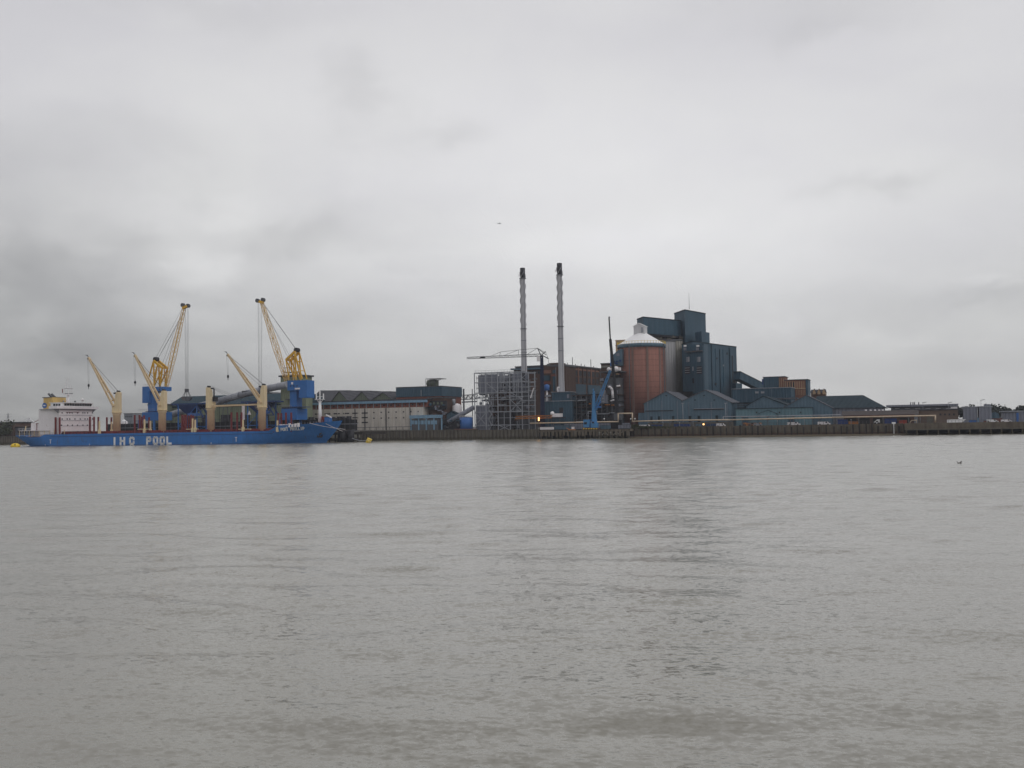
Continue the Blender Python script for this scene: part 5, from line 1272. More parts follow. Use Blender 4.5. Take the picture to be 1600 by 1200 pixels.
m = MB(); p = Q(841.5, 560, DC); m.box(p.x-.8, p.x+.6, p.y-1, p.y+1, p.z-1.3, p.z+.9); m.build('cab', T['white'], tcn)
m = MB(); p = Q(754, 558.6, DC); m.box(p.x-1.2, p.x+1.2, p.y-.6, p.y+.6, p.z-.5, p.z+.35); m.build('trolley', T['dark'], tcn)
MB().box(a.x-2.4, a.x+2.4, a.y-2.4, a.y+2.4, ZG, ZG+1.0).build('base', T['concrete'], tcn)

# ------------------------------------------------------------------ main refinery block
rf = thing('refinery_block', 'long brown refinery block with rows of tall windows and teal panels behind the right chimney', 'building', QY(910, 46, ZG))
P0, P1 = at(881, 571, 560), at(952, 574.6, 618)      # facade recedes to the right
z_t = P0.z; fdir = Vector((P1.x-P0.x, P1.y-P0.y, 0)); fl = fdir.length; fdir.normalize(); fn = Vector((-fdir.y, fdir.x, 0))
def fbox(m, s0, s1, z0, z1, o0, o1):
    b = Vector((P0.x, P0.y, 0)); q = [b+fdir*s0+fn*o0, b+fdir*s1+fn*o0, b+fdir*s1+fn*o1, b+fdir*s0+fn*o1]
    return m.prism([(p.x, p.y) for p in q], z0, z1)
fl2 = fl+14
mw = fbox(MB(), 0, fl2, ZG, z_t, 0, 30).build('wall', T['brown'], rf); fbox(MB(), -.6, fl2+.6, z_t+.004, z_t+.7, -.6, 30).build('roof', T['steel_dark'], rf)
zq = lambda py: at(881, py, 560).z
nb = 13; pit = fl2/nb
for i in range(nb):
    s0 = i*pit
    fbox(MB(), s0+.1, s0+.9, zq(598), z_t-.2, -.45, -.01).build('pier', T['brown_pink' if i % 3 == 0 else 'brown'], mw)
    fbox(MB(), s0+1.1, s0+pit-.3, zq(576.2), zq(574), -.3, -.01).build('lintel_panel', T['brown_pink'], mw)
    fbox(MB(), s0+1.5, s0+pit-.8, zq(584.8), zq(576.6), -.2, -.01).build('window', T['dark'], mw)
    fbox(MB(), s0+1.5, s0+pit-.8, zq(596), zq(588), -.2, -.01).build('window', T['dark'], mw)
fbox(MB(), 0.2, fl2*.36, zq(616), zq(598.6), -.5, -.01).build('teal_panel', T['teal'], mw); fbox(MB(), fl2*.40, fl2*.68, zq(616), zq(598.6), -.5, -.01).build('teal_panel', T['teal'], mw); fbox(MB(), fl2*.72, fl2, zq(616), zq(598.6), -.5, -.01).build('teal_panel', T['teal'], mw)
m = MB()
for s_, h_ in ((2, 2.4), (7, 1.2), (14, 4.6), (26, 1.5), (31, 1.2), (40, 4.8), (44, 1.0), (18, 1.0)): fbox(m, s_, s_+.25, z_t+.7, z_t+.7+h_, 1, 1.3)
m.build('roof_mast', T['steel_dark'], rf); 
m = MB(); fbox(m, 0, 9, z_t+.7, z_t+1.7, 3, 9); fbox(m, 24, 34, z_t+.7, z_t+1.2, 3, 9); m.build('roof_housing', T['brown'], rf)
t, w_ = bld('refinery_annex', 'brown stair block with blue green window strips left of the right chimney', 'building', 861, 884, 572.5, 50, 16, 'brown')
roof_slab(t, 861, 884, 572.5, 50, 16, .5, .3, 'steel_dark'); windows(w_, 862, 869, 1, 578, 583, 50, .6, 'teal'); qpart(w_, 'window_strip', 'teal', 863.8, 867.6, 586, 611, 49.8, .2); qpart(w_, 'brick_course', 'brick', 861, 870, 585, 588, 49.75, .2); qpart(w_, 'window_strip', 'steel', 868.3, 868.9, 574, 611, 49.7, .25)
t, w_ = bld('refinery_rear_block', 'brown block with a blue green roof edge behind the tower crane mast', 'building', 803, 862, 577.5, 56, 22, 'brown')
roof_slab(t, 800, 846, 577.5, 55, 22, .9, .6, 'teal_shed'); qpart(t, 'parapet_block', 'brown', 848, 861.5, 570.8, 580, 57, 10); qpart(w_, 'teal_panel', 'teal', 848.5, 859, 586.5, 594.5, 55.8, .2); qpart(w_, 'brick_course', 'brick', 848, 862, 596, 600, 55.7, .25); qpart(w_, 'teal_panel', 'dark', 848, 862, 602, 612, 55.8, .2); qpart(w_, 'window_strip', 'brown_pink', 846, 861, 578.5, 583.5, 55.8, .2); windows(w_, 806, 844, 8, 580, 584, 56, .6)
t, w_ = bld('blue_vessel_tower', 'small blue round vessel on a white stand behind the tower crane mast', 'vessel', 851, 858, 622, 20, 3, 'steel')
q = QY(855.5, 18, 0); MB().lathe((q.x, q.y), [(1.3, Q(855, 610, 18).z), (1.3, Q(855, 602, 18).z), (.4, Q(855, 600.5, 18).z)], 16).build('vessel', T['tank_blue'], t); MB().tube((q.x, q.y, ZG), (q.x, q.y, Q(855, 609, 18).z), .5).build('stand', T['white'], t)
MB().qbox(851.5, 859, 617, 620, 16.2, 2).build('platform', T['steel'], t)
# teal shed in two steps
t, w_ = bld('teal_process_shed', 'dark teal shed with a lower front half beneath the right chimney', 'shed', 851, 894, 627, 10, 8, 'teal'); roof_slab(t, 851, 894, 627, 10, 8, .3, .4, 'steel')
qpart(t, 'upper_wall', 'teal', 862, 890, 612.8, None, 18.2, 9); roof_slab(t, 862, 890, 612.8, 18.2, 9, .3, .3, 'steel', 'upper_roof')
qpart(w_, 'door', 'dark', 874, 880, 637, 645, 9.8, .2); qpart(t, 'patch_panel', 'cladding', 886, 889.5, 616, 622, 18, .2)
t = thing('swan_neck_vent', 'white curved vent pipe left of the right chimney base', 'vent', Q(871, 613, 17)); m = MB(); a = Q(871.5, 612.5, 17); m.path([a, Q(871.2, 606.5, 17), Q(872.5, 604.8, 17), Q(873.8, 606.5, 17)], .42); m.build('pipe', T['white'], t)

# ------------------------------------------------------------------ process plant between shed and silo
pp = thing('process_plant', 'dark tangle of pipes, ducts and steel floors between teal shed and brick silo', 'process plant', QY(925, 14, ZG))
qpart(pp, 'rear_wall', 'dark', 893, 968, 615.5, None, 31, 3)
for k, y in enumerate((618, 627, 636, 646, 655)):
    a, b = Q(892, y, 12), Q(966, y, 12); m = MB(); fpx = [a, b, b+V*16, a+V*16]; m.prism([(p.x, p.y) for p in fpx], a.z-.2, a.z); m.build('floor', T['steel_dark' if k % 2 else 'brown'], pp)
    m = MB()
    for j in range(18): q = Q(893+j*4.2, y, 12); m.bar((q.x, q.y, a.z), (q.x, q.y, a.z+1.1), .1)
    m.bar((a.x, a.y, a.z+1.1), (b.x, b.y, a.z+1.1), .1); m.build('railing', T['steel_dark'], pp)
for j in range(10):
    q = QY(893+j*8, 12, 0); MB().bar((q.x, q.y, ZG), (q.x, q.y, Q(893, 618, 12).z), .35).build('column', T['steel_dark'], pp)
clutter(pp, 893, 930, 618, 660, 12.5, 12, 40, 41, ['dark', 'steel_dark', 'brown', 'teal', 'black', 'olive_dark', 'dark'], smin=2.5, smax=8)
clutter(pp, 936, 966, 585, 660, 12.5, 12, 52, 42, ['dark', 'steel_dark', 'black', 'brown', 'cladding', 'dark', 'steel_dark', 'concrete_dark'], smin=2.5, smax=8)
qpart(pp, 'duct_tower', 'steel_dark', 947, 967, 590, None, 17, 8); qpart(pp, 'duct_box', 'cladding', 938.5, 943.5, 609, 630, 11, 3); qpart(pp, 'duct_box', 'cladding', 943.8, 949, 617, 630, 11.3, 3)
for y in (612, 617, 622, 627): qpart(pp, 'louvre', 'steel', 937, 944, y, y+1.4, 10.8, .2)
MB().path([Q(951, 604, 10), Q(954.5, 605.5, 10), Q(957, 610, 10), Q(957.5, 622, 10)], .55).build('white_duct', T['white'], pp)
MB().path([Q(961, 604, 10), Q(969, 602.6, 10)], .4).build('white_duct', T['white'], pp); MB().path([Q(954, 626.5, 10), Q(961, 624.5, 10)], .35).build('white_duct', T['white'], pp)
qpart(pp, 'canopy', 'steel', 903, 914, 624.6, 626, 10.5, 2)
for k, (px, py, s_) in enumerate(((920, 631, 3), (945, 632.5, 7), (955, 633, 4))): qpart(pp, 'machine', 'orange', px, px+s_, py-.8, py+.6, 11, 1)
for k, (px, y, r_) in enumerate(((951.3, 577, 1.0), (962.5, 576.7, 1.35), (957, 577.2, .9))):
    q = Q(px, y, 14); MB().ball((q.x, q.y, q.z), r_).build('white_dome', T['white'], pp)
qpart(pp, 'white_unit', 'white', 966, 969, 574, 579, 13.5, 1.5)
MB().qbox(936, 970, 579.5, 581.5, 14, 14).build('upper_deck', T['steel_dark'], pp)
t, w_ = bld('rooftop_block', 'grey brown rooftop block behind the black crane boom', 'building', 939, 966, 568.8, 60, 10, 'brown'); roof_slab(t, 939, 966, 568.8, 60, 10, .6, .3, 'steel_dark'); qpart(t, 'pale_band', 'concrete', 939.2, 967, 571, 574, 59.7, .25)
t, w_ = bld('buff_tower', 'small buff tower top peeking from behind the brick silo', 'tower', 961.8, 976, 532, 42, 8, 'buff'); qpart(t, 'brown_band', 'brown_pink', 961.4, 976.2, 539, 540, 41.8, .15); roof_slab(t, 961.8, 976, 532, 42, 8, .3, .2, 'buff')  # thin brown-pink strip across the tower front
t = thing('blue_head_house', 'blue grey sloped head house left of the brick silo', 'head house', QY(961, 22, ZG))
a = [Q(954.5, 571, 22), Q(972, 571, 22), Q(972, 545, 22), Q(966, 547, 22), Q(958, 554, 22), Q(954.5, 557, 22)]
MB().ext(a, V*6).build('shell', T['teal_shed'], t); qpart(t, 'stair', 'crane_blue', 953.4, 956, 551, 572, 21, .8); qpart(t, 'window', 'cladding', 962, 968, 552, 556, 21.8, .15)
clutter(t, 955, 968, 558, 570, 21, .5, 8, 51, ['pale_blue', 'steel', 'crane_navy'], smin=2, smax=4)

# ------------------------------------------------------------------ brick silo and concrete silos
sc_ = QY(1004.8, 34, 0); k_ = sc_.y/1600; rS = 36.0*k_*1.0
zS = Q(1004.8, 536, 14-rS).z; 
zS = at(1004.8, 536.5, sc_.y-rS*.9).z
sl = thing('brick_silo', 'large round red brick silo with grey pilasters and a white conical roof', 'silo', (sc_.x, sc_.y, ZG))
bs = MB().lathe((sc_.x, sc_.y), [(rS, ZG), (rS, zS)], 64).build('wall', T['silo_brick'], sl)
for k in range(10):
    a = 2*math.pi*k/10 + R(-97.5+14); x, y = sc_.x+math.cos(a)*(rS+.05), sc_.y+math.sin(a)*(rS+.05)
    tn = Vector((-math.sin(a), math.cos(a), 0)); rd = Vector((math.cos(a), math.sin(a), 0)); c = Vector((x, y, 0))
    fpz = [c-tn*.5-rd*.3, c+tn*.5-rd*.3, c+tn*.5+rd*.15, c-tn*.5+rd*.15]
    MB().prism([(p.x, p.y) for p in fpz], ZG, zS-1.2).build('pilaster', T['pilaster_grey'], bs)
MB().lathe((sc_.x, sc_.y), [(rS+.1, zS-1.6), (rS+.45, zS-1.5), (rS+.5, zS+.15), (rS+.1, zS+.15)], 64).build('eaves_band', T['teal_shed'], sl)
zc2 = at(1004, 521, sc_.y).z; rt = 8.6*k_
MB().lathe((sc_.x, sc_.y), [(rS+.3, zS+.16), (rt, zc2), (rt*.5, zc2+.02)], 40, smooth=False).build('roof', T['white_clean'], sl)
m = MB()
for k in range(48):
    a = 2*math.pi*k/48; m.bar((sc_.x+(rS+.4)*math.cos(a), sc_.y+(rS+.4)*math.sin(a), zS+.15), (sc_.x+(rS+.4)*math.cos(a), sc_.y+(rS+.4)*math.sin(a), zS+1.3), .12)
    a2 = 2*math.pi*(k+1)/48; m.bar((sc_.x+(rS+.4)*math.cos(a), sc_.y+(rS+.4)*math.sin(a), zS+1.3), (sc_.x+(rS+.4)*math.cos(a2), sc_.y+(rS+.4)*math.sin(a2), zS+1.3), .12)
m.build('railing', T['yellow'], sl)
hz0 = zc2-1.0; hz1 = at(1002, 510.5, sc_.y).z; hz2 = at(1002, 506, sc_.y).z; hw = 8.8*k_
c = Vector((sc_.x-.3, sc_.y, 0))
pr = [c-U*hw-V*2.6, c+U*hw-V*2.6]
MB().ext([(pr[0].x, pr[0].y, hz0), (pr[1].x, pr[1].y, hz0), (pr[1].x, pr[1].y, hz1), ((pr[0].x+pr[1].x)/2, (pr[0].y+pr[1].y)/2, hz2), (pr[0].x, pr[0].y, hz1)], V*5).build('top_house', T['pale_panel'], sl)
mp = Vector(((pr[0].x+pr[1].x)/2, (pr[0].y+pr[1].y)/2, hz2)); m = MB()
for e in (pr[0], pr[1]):
    q0 = Vector((e.x, e.y, hz1))+(Vector((e.x, e.y, hz1))-mp).normalized()*.3; k3 = Vector((0, 0, .02)); m.ext([tuple(mp-V*.3+k3), tuple(q0-V*.3+k3), tuple(q0-V*.3+Vector((0, 0, .25))), tuple(mp-V*.3+Vector((0, 0, .25)))], V*5.6)
m.build('top_house_roof', T['white_clean'], sl)
q = pr[0].lerp(pr[1], .78)-V*.12; MB().prism([(q.x-.5, q.y), (q.x+.5, q.y-.2), (q.x+.5, q.y+.1), (q.x-.5, q.y+.3)], hz0+1.2, hz1-.6).build('hatch', T['steel'], sl)
a = R(-97.5+62); MB().bar((sc_.x+(rS+.8)*math.cos(a), sc_.y+(rS+.8)*math.sin(a), ZG), (sc_.x+(rS+.8)*math.cos(a), sc_.y+(rS+.8)*math.sin(a), zS), .5).build('ladder_cage', T['steel_dark'], bs)
a = R(-97.5-30); MB().tube((sc_.x+(rS+.5)*math.cos(a), sc_.y+(rS+.5)*math.sin(a), ZG), (sc_.x+(rS+.5)*math.cos(a), sc_.y+(rS+.5)*math.sin(a), zS), .22).build('downpipe', T['steel_dark'], bs)
for px0, px1, top, d, mt_, lab in ((1024, 1057.5, 533, 58, 'silo_concrete', 'pale grey concrete silo tucked behind the brick silo'), (1037, 1069, 532, 72, 'concrete', 'darker grey concrete silo next to the teal tower')):
    q = QY((px0+px1)/2, d, 0); r_ = (px1-px0)/2*q.y/1600; z_ = at((px0+px1)/2, top, q.y-r_).z
    t = thing('concrete_silo', lab, 'silo', (q.x, q.y, ZG)); MB().lathe((q.x, q.y), [(r_, ZG), (r_, z_)], 40).build('wall', T[mt_], t); MB().lathe((q.x, q.y), [(r_+.25, z_+.005), (r_+.25, z_+.6)], 40).build('roof_ring', T['steel_dark'], t)
    m = MB()
    for k in range(24): a = 2*math.pi*k/24; m.bar((q.x+(r_+.1)*math.cos(a), q.y+(r_+.1)*math.sin(a), ZG), (q.x+(r_+.1)*math.cos(a), q.y+(r_+.1)*math.sin(a), z_), .18)
    m.build('rib', T[mt_], t)

# ------------------------------------------------------------------ teal silo complex
tt = thing('teal_tower', 'huge dark teal clad tower block with a long roof gallery behind the brick silo', 'tower', at(1095, 660, 520)-Vector((0, 0, at(1095, 660, 520).z-ZG)))
def corner_block(name, px_l, Yl, px_c, Yc, px_r, Yr, py_c, py_b=None, material='teal', parent=tt, zb=None):
    """block with its near corner at (px_c,Yc); left and right ends given by pixel column and distance"""
    A, B_, C_ = at(px_l, 600, Yl), at(px_c, 600, Yc), at(px_r, 600, Yr); z1 = at(px_c, py_c, Yc).z
    z0 = ZG if py_b is None else at(px_c, py_b, Yc).z
    if zb is not None: z0 = zb
    D_ = Vector((A.x+C_.x-B_.x, A.y+C_.y-B_.y))
    m = MB().prism([(A.x, A.y), (B_.x, B_.y), (C_.x, C_.y), (D_.x, D_.y)], z0, z1)
    return m.build(name, T[material], parent), z1, (A, B_, C_, D_)
b1_, z1_, c1 = corner_block('main_block', 1066.5, 522, 1083, 504, 1152, 546, 533.5)
b2_, z2_, c2 = corner_block('upper_block', 1056, 545, 1072.5, 528, 1105, 548, 484.3, zb=z1_-.0+.005)
b3_, z3_, c3 = corner_block('step_block', 1088, 528, 1098, 520, 1110.5, 530, 517.3, zb=z1_+.006)
gal, z4_, c4 = corner_block('roof_gallery', 997.5, 522, 1007, 511, 1066, 532, 495.5, 520.5)
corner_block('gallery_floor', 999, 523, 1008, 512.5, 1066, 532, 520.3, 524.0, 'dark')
corner_block('silo_head', 1030, 548, 1038, 541, 1070, 548, 523.8, zb=at(1050, 545, 541).z, material='concrete_dark')
b5_, z5_, c5 = corner_block('infill_block', 1052, 545, 1058, 538, 1104, 560, 512, zb=None)
m = MB()
for px, Y in ((1008, 516), (1022, 520), (1040, 526), (1060, 534)):
    a = at(px, 523, Y); m.bar((a.x, a.y, a.z-8.5), (a.x, a.y, a.z), .5)
m.build('gallery_column', T['steel_dark'], tt)
clutterp = MB()
rn = random.Random(77)
for i in range(14):
    px = 1022+rn.random()*46; a = at(px, 527+rn.random()*5, 520+(px-1022)*.3); MB().box(a.x, a.x+1+rn.random()*2, a.y, a.y+1, a.z, a.z+.5+rn.random()*1.5).build('conveyor_gear', T['concrete_dark'], tt)
a = at(1077, 485, 525); b = at(1077, 458, 525); MB().tube((a.x, a.y, z2_), (a.x, a.y, b.z), .14, .05, 6).build('antenna', T['steel_dark'], tt)
# facade fittings, on the left (river) face of the main block
LA, LB = c1[0], c1[1]
MBx = MB()
def face_pt(px, py, A, B_, out=.25):
    n_ = Vector((B_.y-A.y, -(B_.x-A.x), 0)).normalized()
    if n_.y > 0: n_ = -n_
    return hit(px, py, Vector((A.x, A.y, 0)), n_)+n_*out, n_
def face_box(name, material, px, py, w_, h_, A=c1[1], B_=c1[2], out=.25, th=.3, parent=b1_):
    p, n_ = face_pt(px, py, A, B_, out); u_ = Vector((-n_.y, n_.x, 0))
    q = [p-u_*w_/2-n_*0, p+u_*w_/2, p+u_*w_/2-n_*th, p-u_*w_/2-n_*th]
    return MB().prism([(v_.x, v_.y) for v_ in q], p.z-h_/2, p.z+h_/2).build(name, T[material], parent)
# river-side projection carrying the windows
b6_, z6_, c6 = corner_block('front_bay', 1067, 504, 1101, 495, 1107, 503, 536.5, 614)
FA, FB = c6[0], c6[1]
fb = lambda *a, **k: face_box(*a, A=FA, B_=FB, parent=b6_, **k)
for px in (1071.5, 1091.5): fb('floodlight', 'white_clean', px, 540.5, 1.3, .8, out=.9, th=.6)
for px in (1070.5, 1090): fb('vent_cowl', 'cladding', px, 545.2, 1.5, 1.4)
fb('ledge', 'steel_dark', 1085, 549, 10, .5, out=1.0, th=.9)
for px in (1075, 1092): fb('window', 'steel', px, 561.5, 1.9, 2.4); fb('window', 'teal', px-1.0, 561, .35, 2.6, out=.32)
for px in (1074.5, 1093):
    fb('louvre', 'dark', px, 578.2, 2.8, 3.6); 
    for dy in (574.9, 578.5, 582): fb('louvre_blade', 'steel', px, dy, 2.6, .3, out=.5, th=.3)
fb('vent_pipe', 'steel', 1083, 576, .5, 2.0); fb('door', 'black', 1083.5, 595, .8, 2.4)
fb('downpipe', 'teal_shed', 1099.5, 575, .35, 22)
for px, dz in ((1118, 0), (1130, 0), (1141, 0)): face_box('seam', 'teal', px, 575, .25, 20)
face_box('loading_opening', 'black', 1148.3, 594.5, 3.0, 4.4); face_box('vent', 'dark', 1136, 552.5, .8, 1.1)
face_box('seam', 'teal_roof', 1083.6, 575, .2, 21)
for px, dz in ((1112, 17), (1125, 9), (1140, 13)): face_box('cable_tray', 'teal_roof', px, 600-dz, .35, 30)
for k in range(9): face_box('ladder_rung', 'steel_dark', 1144.5, 556+k*6.5, .9, .18)
face_box('ladder_rail', 'steel_dark', 1143.9, 582, .14, 18); face_box('ladder_rail', 'steel_dark', 1145.1, 582, .14, 18)
face_box('vent', 'dark', 1120, 560, 1.0, .8); face_box('vent', 'steel', 1130, 571, .9, .9); face_box('vent', 'dark', 1118, 600, 1.6, 1.1)
m = MB(); A_, B2 = c1[1], c1[2]
# parapet trims
def trim(cs, z, parent):
    A, B_, C_, D_ = cs; m = MB(); pts = [Vector((p[0], p[1], z+.1)) for p in ((A.x, A.y), (B_.x, B_.y), (C_.x, C_.y), (D_.x, D_.y))]
    for i in range(4): m.bar(pts[i], pts[(i+1) % 4], .4, .45)
    m.build('parapet', T['teal_roof'], parent)
trim(c1, z1_, b1_); trim(c2, z2_, b2_); trim(c4, z4_, gal)
corner_block('side_lean_to', 1143, 530, 1150, 524, 1159.5, 530, 598.5)
# inclined conveyor to the right
t = thing('inclined_gallery', 'dark teal enclosed conveyor sloping down right from the big teal tower', 'conveyor', at(1190, 640, 560)-Vector((0, 0, at(1190, 640, 560).z-ZG)))
A, B_ = at(1151, 587, 534), at(1196, 609, 552)
MB().bar(A, B_, 4.2, 3.9).build('gallery', T['teal'], t)
MB().bar(A+Vector((0, 0, 2.15)), B_+Vector((0, 0, 2.15)), 4.6, .25).build('roof', T['teal_roof'], t)
a = at(1176, 606, 545); m = MB(); m.bar((a.x, a.y, ZG), (a.x, a.y, at(1176, 600, 545).z), .6); m.build('trestle', T['steel_dark'], t)
# blocks to the right
t, w_ = bld('teal_low_block', 'long low dark teal block beneath the inclined conveyor', 'building', 1144, 1236, 607.3, 52, 16, 'teal', zt=Q(1190, 607, 52).z); roof_slab(t, 1144, 1236, 607, 52, 16, .3, .3, 'steel'); 
for px in (1182.5, 1191.5): qpart(w_, 'vent', 'steel', px-2.6, px+2.6, 611.6, 614.6, 51.7, .35)
t, w_ = bld('brown_pink_block', 'pinkish brown block with a teal left face behind the low sheds', 'building', 1210, 1226, 589.5, 76, 12, 'brown_pink', zt=Q(1212, 589.3, 76).z)
qpart(t, 'teal_wall', 'teal', 1192.5, 1216.5, 589.3, None, 75.4, 11.5, zt=Q(1212, 589.2, 76).z-.02); roof_slab(t, 1192.5, 1226, 589.3, 75.4, 12.5, .35, .3, 'steel_dark'); qpart(t, 'blue_stair', 'crane_navy', 1190.5, 1192.8, 592, 601, 75, 1.5)
for i in range(3): qpart(w_, 'pier', 'buff', 1217.5+i*3.2, 1218.1+i*3.2, 591, 606.5, 75.7, .3)
t, w_ = bld('brown_pink_block', 'pinkish brown block with a row of dark windows and a teal right end', 'building', 1225.5, 1259, 594.3, 70, 12, 'brown_pink', zt=Q(1242, 594, 70).z)
qpart(t, 'teal_end', 'teal', 1258.6, 1262, 594, None, 69.6, 12.6, zt=Q(1242, 594, 70).z+.03); roof_slab(t, 1225.5, 1262, 593.9, 69.6, 12.6, .35, .2, 'teal_roof')
windows(w_, 1225.5, 1242, 4, 597.3, 604.6, 70, .5, 'window_glass')
for i in range(9): qpart(w_, 'pier', 'buff', 1227+i*3.6, 1227.8+i*3.6, 596, 608, 69.7, .3)
qpart(w_, 'sill_course', 'buff', 1226, 1258.5, 606.6, 607.8, 69.6, .38)
for i in range(8): qpart(w_, 'pier', 'buff', 1239+i*2.6, 1239.5+i*2.6, 609, 617, 69.7, .3)
t, w_ = bld('dormered_house', 'dark steep roofed building with three small dormers right of the teal end', 'building', 1267, 1289, 614.5, 110, 9, 'brown', zt=Q(1278, 614, 110).z)
a, b = Q(1266, 614, 110), Q(1289.5, 614, 110); a.z = b.z = Q(1278, 614, 110).z; hgt = Q(1278, 608.2, 110).z-a.z
MB().ext([tuple(a), tuple(a+V*4.5+Vector((0, 0, hgt))), tuple(a+V*9)], b-a).build('roof', T['roof_grey'], t)
for px in (1272, 1279.5, 1287.3): gable(t, px-2.2, px+2.2, 611.5, px, 607.6, 109.6, 4, 'buff', 'roof_grey', pyb=616, ov=.1, th=.15, names=('dormer', 'dormer_roof'))

for px, d_ in ((1165, 52), (1205, 52), (1228, 52)):
    MB().qbox(px, px+.6, 608, None, d_-.25, .24, zt=Q(1190, 608, 52).z).build('downpipe', T['teal_shed'], [o for o in bpy.data.objects if o.name == 'teal_low_block'][0])
# front sheds
D1 = 13
sh = thing('gabled_shed', 'blue grey shed with two broad gables right of the brick silo', 'shed', QY(1090, D1, ZG))
gw1, r1 = gable(sh, 1006.5, 1066, 631, 1041, 612, D1, 26, 'teal_shed', 'teal_roof_pale', pye2=626.5, names=('gable_wall', 'roof'), ov=.3)
gw2, r2 = gable(sh, 1066.4, 1142, 627, 1102, 609.8, D1-.3, 28, 'teal_shed', 'teal_roof_pale', pye2=629, names=('gable_wall', 'roof'), ov=.3)
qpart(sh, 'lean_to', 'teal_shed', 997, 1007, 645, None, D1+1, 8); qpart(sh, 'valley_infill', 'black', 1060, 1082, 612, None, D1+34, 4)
qpart(gw1, 'slot_vent', 'dark', 1008, 1052, 641.3, 642.6, D1-.25, .3, zt=Q(1030, 641.3, D1).z); qpart(gw2, 'slot_vent', 'dark', 1084, 1131, 638.8, 640.4, D1-.6, .35)
qpart(gw2, 'slot_hood', 'steel', 1084, 1131, 638.0, 638.7, D1-.9, .7)
for px in (1016, 1028, 1050): qpart(gw1, 'door', 'teal_roof', px, px+3.4, 650, None, D1-.25, .3, zt=Q(1030, 650.5, D1).z)
for px in (1076, 1090, 1118): qpart(gw2, 'door', 'teal_roof', px, px+4, 649, None, D1-.6, .35, zt=Q(1100, 649.5, D1).z)
for px in (1012, 1034, 1058): MB().qbox(px, px+.5, 640, None, D1-.2, .2, zt=Q(px, 626, D1).z).build('downpipe', T['cladding'], gw1)
for px in (1076, 1111, 1136): MB().qbox(px, px+.5, 640, None, D1-.5, .2, zt=Q(px, 628, D1).z).build('downpipe', T['cladding'], gw2)
for px, py in ((1024, 621), (1041, 618), (1100, 618), (1086, 625), (1116, 625)): qpart(gw1 if px < 1060 else gw2, 'vent', 'teal_roof', px-1.3, px+1.3, py-.8, py+.8, D1-.5 if px > 1060 else D1-.2, .25)
for px in (1067.5, 1134.5):
    q = QY(px, 6, 0); zt = Q(px, 630, 6).z; t = thing('light_pole', 'thin grey light pole before the %s gabled shed' % ('valley of the double' if px < 1100 else 'right end of the double'), 'light pole', (q.x, q.y, ZG))
    MB().tube((q.x, q.y, ZG), (q.x, q.y, zt), .16, .11, 8).build('pole', T['steel'], t); MB().bar((q.x-.6, q.y, zt), (q.x+.6, q.y, zt), .35, .25).build('lamp_head', T['steel'], t)
t, w_ = bld('shed_range', 'low dark shed roofs between the double gable and the third gable', 'shed', 1140, 1180, 630, 17, 24, 'teal_shed'); roof_slab(t, 1138, 1180, 630, 17, 24, .4, .4, 'teal_roof')
for k, y in enumerate((630.5, 633.5, 636.5)): qpart(t, 'skylight_strip', 'dark', 1152, 1172, y, y+1.0, 16.8, .2)
t3 = thing('gabled_shed', 'blue grey shed with a low gable in the middle of the right range', 'shed', QY(1195, 15, ZG))
gable(t3, 1166, 1229, 634.8, 1192.5, 619.6, 15, 34, 'teal_shed', 'teal_roof', ov=.3, pye2=633)
qpart(t3, 'roof_strip', 'teal_roof_pale', 1200, 1246, 621.5, 624, 44, 5)
t4 = thing('long_hipped_shed', 'largest blue grey shed, its long dark roof hipped down towards the right', 'shed', QY(1300, 12, ZG))
gable(t4, 1226, 1300, 636, 1260, 618, 12, 9, 'teal_shed', 'teal_roof_pale', ov=.3, pye2=637.5)
A = [QY(1284, 14, 0), QY(1372, 14, 0)]; ze = Q(1320, 637.6, 14).z; zr = Q(1300, 618, 30).z
r0, r1_ = QY(1262, 34, zr), QY(1350, 34, zr)
qf0, qf1 = QY(1270, 13.5, ze), QY(1384, 13.5, ze); qb0, qb1 = qf0+V*44, qf1+V*44
m = MB(); mid0 = (qf0+qb0)/2; mid1 = (qf1+qb1)/2
rr0 = Vector((mid0.x, mid0.y, zr)); rr1 = QY(1350, 35.5, zr)
m.add([qf0, qf1, qb1, qb0, rr0, rr1], [[0, 1, 5, 4], [1, 2, 5], [2, 3, 4, 5], [3, 0, 4], [3, 2, 1, 0]]); m.build('roof', T['teal_roof'], t4)
MB().qbox(1292, 1378, 638, None, 14.5, 40, zt=ze-.02).build('side_wall', T['cladding'], t4)
a_, b_ = QY(1300, 10, 0), QY(1318, 10, 0)
for i, px in enumerate((1353.5, 1361, 1368, 1374.5, 1380)):
    q = QY(px, 12, 0); zt = Q(px, 640, 12).z; MB().tube((q.x, q.y, zt-.8), (q.x, q.y, zt), .42).build('roof_ventilator', T['white'], t4)
t, w_ = bld('pale_teal_shed', 'pale teal flat roofed shed in front of the gables under the pipe', 'shed', 1149.5, 1268, 638.6, 8, 6.5, 'teal_pale', zt=Q(1208, 638.2, 8).z); roof_slab(t, 1149, 1268, 638.2, 8, 6.5, .25, .3, 'teal_roof')
gable(t, 1187, 1212, 645.8, 1200, 641.3, 6.2, 1.7, 'teal_pale', 'teal_roof', ov=.1, th=.15, names=('porch', 'porch_roof'))
for px in (1182, 1218, 1251): qpart(w_, 'lamp', 'dark', px-.9, px+.9, 643.3, 645.3, 7.6, .4)
for k, px in enumerate((1160, 1232)): qpart(w_, 'door', 'teal', px, px+9, 652, None, 7.8, .2)
t, w_ = bld('brown_roof_shed', 'long low brown roofed shed under the right end of the long hipped roof', 'shed', 1318, 1428, 648, 4, 10, 'brown', zt=Q(1370, 648.5, 4).z)
